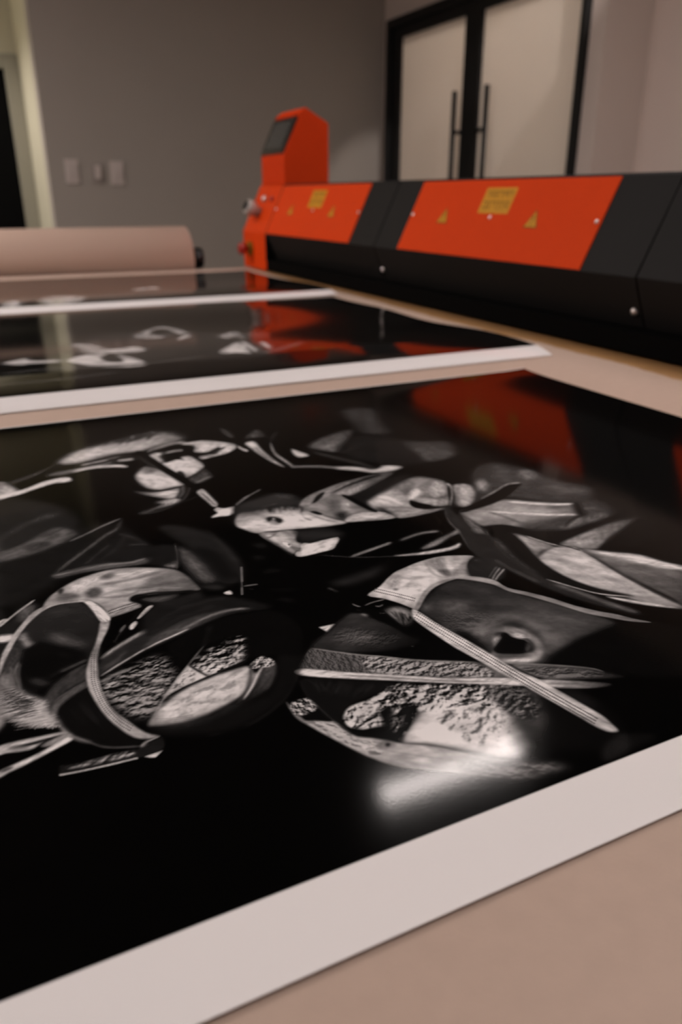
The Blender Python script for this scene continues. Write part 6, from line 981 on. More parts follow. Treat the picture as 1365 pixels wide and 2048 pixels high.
f;112;112;8.8;1;;281,3005,12,-1,16,9,18,9,17,7,16,5,18,4,15,3,11,10,0,4,-11,5,-15,-3,-18,-4,-17,-5,-18,-8,-18,-9,-16,-9,-11,-12;
f;10;10;31.4;0.7;;270,2912,11,-24,15,-43,15,-43,13,-38,13,-38,14,-29,20,-14,22,-5,12,-7,-7,-17,-18,-19,-20,-4,-21,20,-23,34,-19,38,-13,40,-8,43,-5,38,-4,33,-1,28;
f;12;12;7.6;1;;79,2844,6,23,10,20,19,22,33,32,42,33,32,14,10,-19,-2,-39,1,-44,9,-46,12,-52,13,-49,14,-47,16,-45,15,-37,19,-26,20,-19,12,-16,4,-18,-3,-14,-15,-5,-34,8,-47,18,-44,25,-35,33,-32,40,-27,37,-18,32,-11,29,-9,28,-7,28,-4,28;
h;30;30;3.8;0.5;;121,2873,16,9,16,9,17,9,17,7,17,2,12,-20,1,-32,-1,-31,-1,-31,-34,-67,16,-19,16,-18,17,-19,16,-18,15,-18,16,-19,15,-19,15,-19,15,-19;26,4.7,19.6,52
f;105;105;7.4;1;;78,2819,3,-6,6,-25,7,-27,10,-26,11,-30,13,-27,21,-27,24,-24,12,-15,-6,-2,-17,7,-18,15,-19,21,-21,28,-16,31,-8,39,-2,43;
f;130;130;2.9;1;;75,2793,4,-16,6,-24,7,-26,11,-23,13,-22,16,-20,16,-20,16,-19,14,-18,13,-17,14,-16,15,-14,17,-11,19,-10,19,-8,17,-7,17,-7,18,-6,15,-5,11,-2,0,2,-10,4,-15,7,-18,7,-17,7,-17,7,-19,8,-18,10,-17,11,-15,13,-13,16,-14,17,-14,18,-15,19,-17,20,-16,20,-12,21,-10,23,-8,24,-7,23,-5,15;
f;142;158;3.4;1;298,3305,335,2622;372,3543,16,12,18,0,11,-9,0,-21,-8,-30,-11,-33,-15,-37,-19,-39,-15,-35,-11,-25,-8,-21,-8,-26,-9,-31,-9,-35,-8,-43,-7,-55,-8,-62,-3,-62,0,-62,4,-61,7,-55,13,-47,17,-43,17,-40,16,-39,16,-36,16,-29,19,-21,18,-14,10,-10,-5,-4,-14,0,-15,2,-15,5,-17,7,-15,11,-14,14,-12,19,-14,26,-15,35,-17,44,-14,45,-12,47,-9,50,-8,49,-5,45,-4,44,0,43,2,40,5,39,7,38,9,35,11,34,12,33,11,31,13,30,12,32,13,37,12,39,12,38,9,38,8,36;
f;60;60;15.7;0.4;;298,3305,12,9,14,-1,7,-10,-3,-26,-8,-35,-10,-25,-13,-8,-15,1,-8,11,3,25,10,34;
d;66;66;1.1;0.95;;306,3238,-3,-17,-4,-18,-3,-17,-3,-16,-3,-17,-3,-16,-2,-17,-3,-16,-2,-17,-3,-16,-2,-15,-2,-15,-1,-15,-1,-15,0,-15,0,-15,0,-15,0,-16,1,-15,1,-15,0,-14,1,-15,2,-14,1,-14,2,-14,1,-13,3,-14,2,-12,3,-13,3,-12,3,-13,3,-12,4,-12,4,-11,3,-12,4,-11,4,-10,5,-10,4,-10,5,-10,5,-10,5,-10,5,-10;7.3
d;66;66;1.1;0.95;;294,3244,-3,-17,-3,-17,-3,-17,-3,-17,-3,-17,-3,-17,-3,-17,-2,-16,-3,-17,-2,-16,-2,-16,-2,-17,-2,-16,0,-16,-1,-16,0,-16,1,-16,0,-15,1,-16,0,-15,1,-15,1,-15,2,-15,1,-14,2,-15,2,-14,2,-14,3,-13,3,-13,3,-13,3,-13,4,-12,3,-12,4,-12,4,-12,4,-12,4,-11,5,-10,5,-10,5,-11,5,-9,5,-10,5,-10;7.2
d;66;66;1.1;0.95;;283,3251,-3,-17,-3,-18,-4,-17,-3,-17,-2,-17,-3,-17,-3,-17,-2,-17,-3,-17,-2,-16,-3,-17,-2,-18,-1,-18,-1,-17,0,-17,0,-17,0,-16,1,-16,0,-16,1,-15,1,-16,1,-15,2,-15,1,-15,2,-15,2,-15,3,-15,2,-14,3,-14,4,-13,3,-13,4,-13,4,-12,3,-12,5,-13,4,-11,4,-12,5,-11,5,-11,5,-10,6,-10,5,-10,5,-9;7.2
f;172;172;4.4;1;;317,3815,10,1,18,-10,17,-19,15,-28,14,-36,12,-39,11,-43,9,-44,4,-35,-5,-26,-13,-10,-12,-2,-13,3,-11,12,-6,25,-4,36,-4,36,-6,37,-7,39,-7,34,-9,30,-10,25;
f;110;110;4.3;0.6;;343,3773,4,-25,7,-32,7,-35,6,-32,4,-29,3,-30,2,-25,4,-17,0,1,0,18,-3,26,-3,30,-4,30,-6,32,-7,35,-7,33,-6,21;
f;110;110;3.5;0.8;;379,3541,36,5,0,2,-36,-5;
f;166;166;4.1;1;;-121,3294,7,41,10,54,11,50,12,38,13,34,15,35,14,36,15,36,19,38,25,47,28,49,28,40,26,23,24,12,27,7,31,3,33,-2,31,-4,27,-2,25,-3,21,-5,17,-10,13,-11,4,-8,-5,-3,-13,1,-20,3,-30,8,-37,10,-34,5,-27,-2,-24,-6,-24,-14,-25,-21,-24,-28,-23,-30,-23,-33,-21,-37,-21,-39,-19,-43,-18,-46,-16,-44,-15,-41,-13,-39,-12,-37,-10,-41,-8,-39,-7,-23,-6,6;
f;120;120;4.9;0.5;;-97,3373,11,25,14,40,16,45,15,40,17,38,19,38,17,33,11,26,-1,1,-13,-21,-17,-34,-18,-38,-17,-38,-16,-41,-16,-44,-14,-40,-8,-29;
f;12;12;7.6;1;;558,3727,10,11,15,9,16,3,18,-8,18,-15,11,-12,-11,-16,-13,5,-17,8,-14,2,-10,-21,-6,-20,-8,6,-7,15,-4,17;
f;12;12;7.8;1;;596,3736,16,-7,22,-5,27,-3,25,-6,25,-8,25,-10,26,-10,26,-10,27,-9,28,-8,25,-4,19,0,1,5,-16,9,-25,10,-28,8,-27,9,-25,9,-26,11,-26,10,-25,8,-26,6,-27,3,-23,0,-17,-3;
f;12;12;7.5;1;;592,3679,6,-8,13,-22,16,-18,22,-7,25,-3,19,-5,17,-15,-4,-12,-26,-3,-38,2,-30,9,-14,26,-6,35;
f;70;70;15.2;0.8;;600,3684,9,7,23,1,32,-4,49,-7,59,-12,34,-13,-10,-17,-33,-19,-33,-12,-23,-2,-22,3,-22,10,-26,19,-25,26;
f;40;40;22.3;0.7;;693,3613,40,15,42,-1,39,-2,40,8,37,7,23,-9,0,-42,-15,-57,-26,-41,-37,-10,-47,5,-50,3,-61,-13,-63,-14,-32,4,16,40,45,60;
f;158;158;4.3;1;;632,3599,16,0,0,-16,-25,-31,-38,-39,-27,-27,-16,-3,2,18,14,21,22,28,19,23,13,14,11,8;
f;10;10;4.3;1;;567,3580,16,8,6,-10,-11,-21,-17,-30,-19,-25,-19,-22,-20,-19,-11,-6,4,10,12,23,14,23,15,25,16,26;
f;150;150;4.1;1;;533,3474,6,-12,-3,-21,-11,-18,-15,-21,-13,-11,-9,8,-1,20,7,18,13,18,14,14;
f;82;82;5.1;1;;451,3433,10,13,12,12,8,5,-4,-27,-12,-17,-16,-17,-10,-9,1,15;
f;60;60;4;1;;464,3423,-11,-12,-14,-19,-13,-20,-10,-19,-9,-19,-5,-15,1,-1,7,11,8,18,10,19,13,19,14,20,10,16;
f;130;130;3.3;1;;394,3332,15,-31,1,1,-15,31;
f;105;140;18.6;1;-125,3126,48,2844;-125,3222,17,32,21,5,18,-15,11,-40,8,-57,12,-51,22,-34,27,-29,19,-28,7,-28,0,-27,2,-27,8,-26,10,-26,8,-25,7,-29,5,-28,-1,-16,-8,2,-14,14,-16,16,-18,16,-19,17,-20,17,-21,14,-22,12,-21,15,-22,15,-21,19,-14,36,-2,77,6,101;
h;178;178;2.1;0.7;;-56,3093,19,-27,20,-27,20,-23,22,-14,16,-31,10,-40,8,-40,7,-41,6,-39,-211,265,-1,-38,4,-37,5,-37,8,-34,13,-27,16,-22,17,-19,16,-18,17,-18;110,3.9,11,61
h;40;40;2.2;0.55;;-66,3121,12,-19,12,-18,12,-19,12,-19,11,-19,11,-20,11,-20,11,-20,10,-21,-173,163,0,-26,1,-25,2,-25,5,-24,6,-23,7,-22,8,-21,7,-21,7,-20;55,4,12.8,62
h;165;165;2;0.7;;-25,2911,12,-13,12,-12,12,-13,11,-14,11,-15,11,-16,10,-16,10,-16,10,-17,-181,88,17,-13,17,-13,18,-12,17,-11,18,-10,17,-10,18,-9,18,-10,17,-9;40,3.8,9,63
h;120;120;2.9;0.5;;-104,3261,9,3,8,5,8,6,8,8,8,9,8,9,8,9,8,9,8,10,-88,-206,9,-1,10,-1,9,-2,9,-2,9,-4,9,-8,8,-9,8,-11,8,-11;30,5.2,12.2,64
f;110;110;5.8;0.8;;-28,3341,-6,-12,-7,-18,-6,-24,-4,-26,-1,-31,1,-35,2,-33,2,-28,4,-29,6,-22,5,-14,1,1,-2,16,-4,22,-4,27,-2,27,-2,33,-1,34,1,29,4,24,6,22,5,19,3,16;
f;80;80;5.9;0.7;;-20,3323,-6,-14,-5,-24,-5,-27,-3,-28,-1,-31,1,-33,2,-29,3,-20,1,0,1,21,-1,29,-1,32,1,28,3,26,5,26,5,24,1,19;
f;84;84;32.5;0.8;;-3,3816,18,30,25,28,23,16,16,-2,12,-14,3,-20,-13,-24,-21,-28,-20,-26,-16,-27,-15,-24,-10,-7,-6,22,-2,39;
f;72;72;29.7;0.8;;123,3530,8,6,16,-3,16,-12,16,-27,16,-36,9,-29,-6,-24,-16,-5,-11,12,-13,20,-12,23,-11,26,-9,29;
f;82;82;12;0.8;;131,3166,10,-3,14,5,16,7,17,7,18,7,20,8,19,8,12,12,0,5,-13,1,-19,-8,-21,-8,-18,-8,-16,-7,-16,-6,-14,-6,-10,-10;
f;72;72;11.9;0.8;;160,3126,9,0,14,7,14,9,13,7,12,7,11,7,10,5,6,10,0,3,-8,2,-10,-6,-11,-7,-12,-6,-13,-8,-14,-9,-13,-7,-9,-11;
f;40;40;14.8;0.6;;80,3142,11,3,15,10,16,12,16,10,13,7,14,6,12,6,9,9,-1,3,-9,2,-12,-5,-14,-6,-14,-8,-16,-10,-17,-12,-15,-11,-9,-12;
f;60;60;20.1;0.8;;7,3173,9,-4,17,-15,16,-16,13,-17,11,-18,4,-11,-8,2,-15,9,-15,13,-14,20,-13,23;
f;105;105;7.2;0.8;;-23,3324,-8,-11,-11,-16,-8,-22,-2,-24,0,-25,1,-28,2,-23,3,-25,4,-25,5,-21,6,-19,8,-17,8,-13,6,-9,1,2,-5,11,-7,14,-8,17,-6,17,-4,21,-4,24,-3,24,-2,23,-1,26,0,25,2,21,7,19,10,19,6,13;
f;84;84;7.1;0.7;;-103,3239,8,-10,12,-10,9,-12,5,-15,4,-19,4,-22,4,-21,5,-23,4,-22,4,-14,1,0,-2,16,-3,22,-5,24,-4,21,-4,22,-4,20,-6,17,-11,14,-12,9,-9,5;
f;120;120;7;0.7;;-120,3210,6,-16,10,-20,8,-21,4,-20,3,-22,7,-21,10,-14,12,-12,13,-9,8,-5,1,2,-8,9,-12,11,-13,11,-9,12,-5,18,-3,22,-5,22,-8,22,-10,20,-8,12;
f;158;158;18.2;0.9;;-74,2916,22,18,36,16,29,15,15,17,7,15,6,-2,4,-30,2,-47,4,-43,9,-37,11,-34,3,-22,-12,-3,-20,10,-22,13,-21,15,-22,20,-18,20,-18,20,-14,20;
h;178;178;2.1;0.6;;19,2983,7,-19,6,-18,6,-19,5,-20,4,-20,4,-21,3,-20,4,-20,4,-19,-207,215,1,-27,1,-26,3,-26,6,-23,10,-21,9,-18,11,-18,10,-17,10,-18;90,3.7,9.2,66
h;30;30;2.1;0.5;;-25,3045,9,-14,10,-13,8,-15,7,-17,3,-21,0,-21,-2,-20,-2,-20,-3,-20,-147,190,0,-23,-1,-22,2,-23,4,-22,5,-20,7,-20,6,-19,7,-18,6,-19;50,3.8,10.4,67
h;172;172;2;0.7;;-16,2844,9,-9,9,-10,9,-9,9,-8,10,-6,9,-6,10,-6,10,-6,9,-5,-139,49,15,-9,15,-9,15,-8,14,-8,15,-8,15,-7,15,-8,15,-7,14,-7;50,3.6,6.2,68
f;120;120;10.4;0.5;;68,2919,8,13,9,7,6,-5,-3,-21,-6,-33,-5,-30,0,-30,2,-28,0,-12,-7,12,-10,27,-6,28,1,26,5,26;
f;152;152;2.9;1;;-153,2744,15,5,21,1,23,-1,24,-1,27,-3,29,-3,37,-4,39,-5,28,-5,14,-10,-8,-8,-19,-1,-27,0,-23,-2,-12,-5,-8,-7,-10,-7,-11,-8,-13,-8,-20,-2,-36,7,-42,13,-30,14,-10,14,3,15;
f;22;22;4.8;1;;-22,2714,16,0,17,0,16,0,21,-2,21,-2,7,-2,-14,-4,-27,-4,-26,-3,-19,-2,-17,1,-18,1,-22,3,-23,4,-13,4,6,3,16,3,16,2,14,0,14,-1;
f;80;80;9.5;0.7;;-117,2724,14,2,21,-3,18,-5,11,-11,8,-13,-1,-9,-15,-1,-24,4,-19,6,-13,16;
f;120;120;4.8;0.8;;88,2712,19,-4,12,-10,-1,-10,-20,-11,-33,-12,-27,-6,-22,2,-17,7,-3,9,23,13,38,14;
f;162;162;2.8;1;;-163,2574,-1,9,7,11,13,6,18,5,21,5,25,7,27,7,29,9,29,12,30,15,26,12,18,8,12,6,11,2,10,-6,8,-10,0,-10,-9,-7,-16,-7,-22,-8,-29,-12,-33,-13,-33,-12,-31,-11,-29,-10,-25,-7,-20,-3,-15,-1,-11,0;
f;40;40;6.7;0.8;;-157,2590,9,5,15,5,12,3,12,-4,3,-7,-8,-5,-12,-4,-11,-2,-14,3;
f;24;24;3.4;1;;50,2529,75,-23,109,2,97,-15,93,8,0,-43,-93,-17,-108,7,-135,22,-45,1;
t;18;160;6.9;1;;61,2506,19,1,33,-1,33,-1,29,0,29,0,29,-1,32,-3,32,-5,22,-6,11,-14,-11,-11,-23,-1,-33,3,-36,4,-39,4,-42,5,-35,6,-26,8,-19,7;19.8,-2,0.44,71,4,0.44,0.3
f;24;24;4.7;1;;332,2487,26,15,36,15,27,9,15,-5,2,-17,-1,-17,-5,-19,-11,-15,-23,-8,-30,-3,-23,-1,-12,0,-6,2,-3,6,-3,10,1,14;
f;165;165;2.2;1;;43,2471,13,-3,18,-3,22,-4,22,-3,24,-3,27,-3,27,-3,27,-3,28,-2,28,-2,26,-2,18,-2,0,8,-18,1,-25,2,-29,2,-28,3,-26,2,-28,3,-26,3,-25,3,-22,4,-22,3,-18,4,-13,2;
f;172;172;2.3;1;;346,2439,35,1,40,4,-34,-27,-16,4;
f;140;140;2.4;1;;349,2502,5,4,12,8,14,4,19,5,19,4,13,5,0,1,-13,0,-19,-4,-19,-4,-15,-5,-12,-8,-4,-9;
f;110;110;4.8;1;;344,2503,5,6,8,8,9,7,10,5,11,3,4,-1,-7,-9,-13,-14,-11,-10,-11,-1;
f;24;24;25.4;1;;602,3538,47,25,60,-2,66,-5,70,2,76,-1,72,-19,67,-50,60,-66,43,-54,22,-35,5,-24,-12,-8,-31,18,-49,35,-60,27,-70,10,-80,1,-83,-9,-98,-34,-98,-43,-61,-7,-9,61,24,100;
f;48;48;18.3;0.8;;579,3372,32,18,46,30,51,34,48,25,44,14,42,8,41,4,37,2,33,-1,31,-4,26,-3,19,1,2,5,-17,8,-25,7,-32,5,-34,0,-37,-2,-41,-3,-44,-8,-44,-15,-49,-26,-52,-35,-46,-34,-31,-26;
f;44;44;17.7;0.7;;565,3311,33,12,47,26,54,28,52,23,51,16,55,13,49,9,36,14,1,4,-34,0,-50,-9,-55,-13,-53,-17,-52,-23,-54,-29,-48,-26,-32,-24;
f;56;22;13.9;1;710,3311,1158,3311;538,3253,48,34,69,39,68,33,57,21,54,13,53,7,52,2,50,-5,50,-12,59,-26,58,-34,31,-23,-13,-3,-38,9,-41,8,-33,7,-34,6,-38,2,-41,-6,-44,-10,-48,-13,-53,-19,-56,-21,-56,-21,-64,-22,-63,-22,-42,-8,-14,11,5,24;
f;118;118;8.9;0.9;;701,3274,18,6,27,10,30,14,28,13,23,10,23,10,23,8,24,6,25,4,27,3,26,1,25,-1,24,-4,25,-7,23,-3,17,-1,2,5,-14,9,-21,12,-25,7,-26,4,-26,1,-26,-1,-27,-3,-26,-4,-25,-7,-23,-8,-23,-10,-25,-10,-28,-13,-30,-15,-27,-18,-18,-13;
f;162;162;3.3;1;;524,3191,11,3,16,6,18,8,18,8,16,6,16,6,18,5,20,7,24,9,28,10,26,11,19,10,0,3,-18,-3,-26,-9,-29,-10,-24,-9,-20,-7,-17,-5,-17,-6,-16,-6,-18,-8,-18,-9,-16,-9,-11,-8;
f;9;9;16.3;1;;644,3194,62,36,85,33,77,25,53,14,44,6,48,-2,63,-2,68,-8,54,-29,34,-61,19,-79,1,-79,-23,-82,-38,-81,-37,-50,-27,-3,-28,23,-31,22,-43,7,-46,5,-30,19,1,45,16,60,9,50,-10,30,-19,17,-26,9,-40,-4,-47,-12,-39,-10,-20,1,-12,4,-19,-9,-33,-38,-38,-49,-30,-25,-17,15,-10,37,-3,41,-1,40,6,44;
f;60;60;13.2;0.5;;861,3269,-14,-21,-17,-34,-18,-35,-15,-28,-12,-27,-8,-20,-3,-15,1,-1,7,11,8,20,12,26,14,28,18,34,18,34,10,26;
t;9;165;12.5;1;803,3075,813,2881;685,2982,19,24,30,23,33,21,38,17,41,14,36,13,27,11,22,8,18,4,13,-3,9,-8,3,-13,-3,-21,-8,-26,-10,-30,-11,-38,-13,-41,-17,-32,-20,-15,-24,-5,-28,-7,-36,-12,-39,-13,-31,-4,-18,12,-11,21,-8,23,-9,25,-7,26;30.4,1,0.66,81,1.84,0.4,0.3
t;26;162;9.1;1;;678,2959,14,7,28,-6,31,-10,33,-11,37,-14,31,-11,27,-1,21,3,8,-2,-12,-11,-26,-14,-31,-14,-37,-15,-41,-15,-34,2,-25,31,-19,47;26.1,9,0.4,82,1.84,0.4,0.3
f;156;156;3.4;1;;421,2648,7,11,17,27,22,32,25,38,30,44,32,43,34,42,35,42,27,30,16,16,7,-9,8,-19,8,-27,9,-22,12,-12,12,-9,8,-7,2,-12,-16,-13,-33,-10,-45,-11,-41,-12,-33,-12,-29,-13,-25,-14,-17,-17,-14,-18,-13,-20,-18,-27,-19,-28;
t;70;166;8.7;0.8;;549,2824,22,34,40,48,34,31,18,-4,13,-21,10,-21,16,-13,15,-13,-2,-13,-30,-11,-46,-11,-38,-7,-27,-6,-21,-3;25,17,0.26,83,2.2,0.26,0.3
f;150;150;2.9;1;;416,2636,19,27,27,42,31,48,32,45,33,43,35,43,36,43,34,40,34,39,34,38,30,34,21,26,0,1,-22,-22,-31,-33,-34,-38,-34,-40,-34,-40,-36,-43,-35,-43,-33,-43,-32,-46,-31,-48,-27,-43,-17,-29;
f;14;14;3.6;1;;666,2970,3,-16,7,-19,9,-21,7,-18,8,-16,7,-15,6,-13,7,-6,1,2,-2,12,-7,13,-7,15,-7,16,-7,18,-9,21,-7,19,-8,10;
f;12;12;4.3;1;;510,2766,15,4,21,7,26,11,27,10,31,9,35,10,35,9,32,8,24,5,21,4,20,3,22,5,26,8,29,10,26,12,19,10,0,4,-18,-4,-26,-6,-29,-10,-26,-8,-21,-5,-20,-4,-21,-3,-25,-6,-32,-7,-35,-10,-35,-10,-32,-9,-27,-11,-26,-11,-22,-12,-14,-10;
f;14;14;3.4;1;;572,2862,25,-56,1,2,-25,56;
f;20;20;3.3;1;;530,2799,30,-21,0,2,-29,21;
f;160;150;10.9;1;734,2782,521,2594;403,2625,12,24,25,30,30,30,38,30,44,31,45,25,44,17,46,10,42,9,37,7,33,4,30,3,29,3,26,2,19,-2,11,-10,-3,-20,-8,-23,-13,-29,-14,-28,-14,-27,-15,-26,-15,-21,-14,-13,-14,-8,-19,-9,-26,-11,-32,-13,-31,-10,-29,-9,-29,-8,-30,-5,-31,-3,-31,0,-29,2,-29,6,-28,7,-22,8,-19,7,-14,7;
t;95;172;21.9;0.6;;477,2711,30,25,45,22,49,17,51,10,55,4,51,6,48,14,44,16,27,-1,1,-30,-17,-46,-24,-40,-28,-27,-34,-22,-40,-17,-47,-14,-53,-9,-47,-5,-43,-2,-38,2,-27,10,-13,24,-2,33;41.5,8,0.36,84,1.6,0.36,0.3
f;60;60;36;0.8;;405,2609,21,-3,44,-14,47,-12,43,-5,45,-4,45,2,51,13,53,18,37,10,19,-11,-17,-23,-36,-18,-50,-20,-52,-13,-51,-5,-52,2,-47,9,-44,23,-40,31;
d;70;70;1;0.45;;437,2648,5,-2,5,-2,5,-3,5,-2,5,-2,5,-2,5,-2,5,-2,4,-2,5,-2,5,-2,5,-1,5,-2,5,-1,5,-1,5,-1,5,-1,5,-1,5,-1,5,-1,5,-1,5,-1,6,0,5,-1,5,-1,5,0,6,-1,5,-1,5,-1;3.8
d;70;70;1;0.45;;435,2637,5,-3,5,-2,5,-2,4,-2,5,-2,5,-3,5,-2,5,-2,5,-2,5,-1,5,-2,5,-2,5,-1,5,-2,5,-1,5,-1,5,-1,5,-1,5,-1,5,-1,6,0,5,-1,5,-1,5,-1,5,0,6,-1,5,-1,5,0,5,-1;3.8
d;70;70;1;0.45;;432,2625,5,-2,5,-2,5,-2,5,-2,5,-3,5,-2,5,-2,5,-2,4,-2,5,-2,5,-2,6,-1,5,-2,5,-1,5,-1,5,-1,5,-1,5,-1,5,-1,6,-1,5,-1,5,-1,5,0,5,-1,6,-1,5,-1,5,0,5,-1,5,-1;3.7
d;70;70;1;0.45;;430,2614,5,-2,5,-2,5,-2,4,-3,5,-2,5,-2,5,-2,5,-2,5,-2,5,-2,5,-2,5,-1,5,-2,6,-1,5,-2,5,-1,5,-1,5,-1,6,-1,5,-1,5,0,5,-1,5,-1,6,-1,5,0,5,-1,5,-1,5,0,6,-1;3.7
f;112;60;11.4;1;913,2769,783,2608;910,2819,6,-2,-1,-24,2,-16,15,6,18,13,9,2,-8,-21,-17,-31,-19,-27,-16,-20,-18,-16,-18,-17,-20,-19,-21,-18,-18,-15,-17,-12,-14,-7,-4,2,15,16,27,26,27,33,26,50,26,58;
f;62;30;14.3;1;984,2772,828,2608;957,2796,24,19,22,8,14,-2,5,-13,-2,-24,-8,-25,-15,-26,-20,-28,-20,-25,-18,-21,-19,-19,-19,-16,-21,-10,-21,-6,-19,-6,-23,-9,-22,-8,-6,3,20,22,37,34,35,37,27,40,25,42;
f;168;168;7.2;1;;967,2814,-10,-7,-15,-14,-15,-17,-14,-18,-11,-16,-10,-15,-10,-16,-12,-17,-17,-19,-20,-22,-18,-21,-11,-17,1,-3,13,11,19,18,20,22,17,20,13,18,11,16,10,16,10,14,13,16,15,17,14,17,8,14;
f;116;116;8.7;0.8;;1030,2815,-11,-17,-13,-28,-15,-29,-14,-26,-17,-22,-18,-22,-17,-19,-10,-16,0,-2,13,10,17,19,19,23,17,23,15,27,15,30,13,27,7,21;
f;50;50;7.1;0.8;;908,2816,-7,-17,-8,-24,-9,-25,-10,-22,-11,-19,-13,-18,-13,-17,-13,-15,-13,-14,-14,-12,-12,-12,-8,-10,0,-2,9,6,13,9,14,13,14,14,13,16,14,17,13,18,12,21,11,23,9,27,7,25,4,17;
t;26;165;6.1;1;;910,2841,20,20,31,23,27,11,19,-12,16,-26,8,-23,-5,-23,-17,-15,-16,0,-20,5,-18,5,-16,3,-13,2,-10,5,-10,10;22.9,8,0.45,85,1.6,0.45,0.3
f;16;16;24.6;0.9;;1071,2875,22,-6,21,-30,19,-20,20,11,19,21,5,1,-17,-37,-31,-56,-33,-53,-32,-47,-35,-44,-39,-39,-45,-35,-49,-30,-46,-23,-44,-18,-42,-13,-41,-7,-39,-2,-38,4,-41,10,-55,22,-58,28,-45,26,-27,25,-14,22,7,10,36,-15,56,-27,61,-17,64,5,69,15,65,16,55,11,49,12,42,19,36,31,29,38,27,43,25,54,22,59;
f;42;42;11;0.8;;1172,2834,-17,-27,-22,-38,-24,-42,-26,-38,-25,-35,-28,-35,-28,-33,-29,-28,-28,-23,-29,-20,-29,-18,-28,-15,-32,-13,-33,-10,-30,-10,-20,-8,0,-2,20,4,30,7,33,10,32,13,29,16,29,17,30,20,29,24,28,29,29,33,28,35,27,36,25,39,25,42,21,40,14,29;
f;90;90;2.5;1;;606,2450,44,-6,1,1,-45,6;
f;110;110;5;1;;1208,3824,-58,-181,8,-2,57,180;
f;110;110;4.7;1;;1128,3582,-28,-82,7,-3,27,83;
f;96;96;6;1;;1142,3589,9,-7,15,-2,15,-3,15,-2,16,-3,12,3,1,4,-9,6,-16,3,-15,3,-15,2,-15,2,-12,-3;
f;110;110;3.9;1;;1161,3547,19,-17,1,2,-19,17;
f;160;160;4.7;1;;1020,3565,12,7,18,6,13,-1,4,-24,-5,-25,-14,-1,-15,8,-11,14;
f;36;36;8.1;0.8;;925,3751,221,-103,1,3,-221,103;
f;50;50;23.8;0.6;;919,3702,24,2,38,-8,33,-11,21,-15,16,-18,6,-16,-8,-16,-18,-13,-18,-6,-18,6,-20,13,-17,17,-19,22,-17,26;
f;34;34;25.5;1;;1330,3724,50,-34,3,9,-49,34;
f;96;96;9.8;1;;1555,3364,13,-30,2,4,-12,30;
f;34;34;18.9;1;;1276,3363,47,-49,3,4,-47,49;
f;30;30;19.6;1;;1269,3474,110,-46,3,5,-111,46;"""
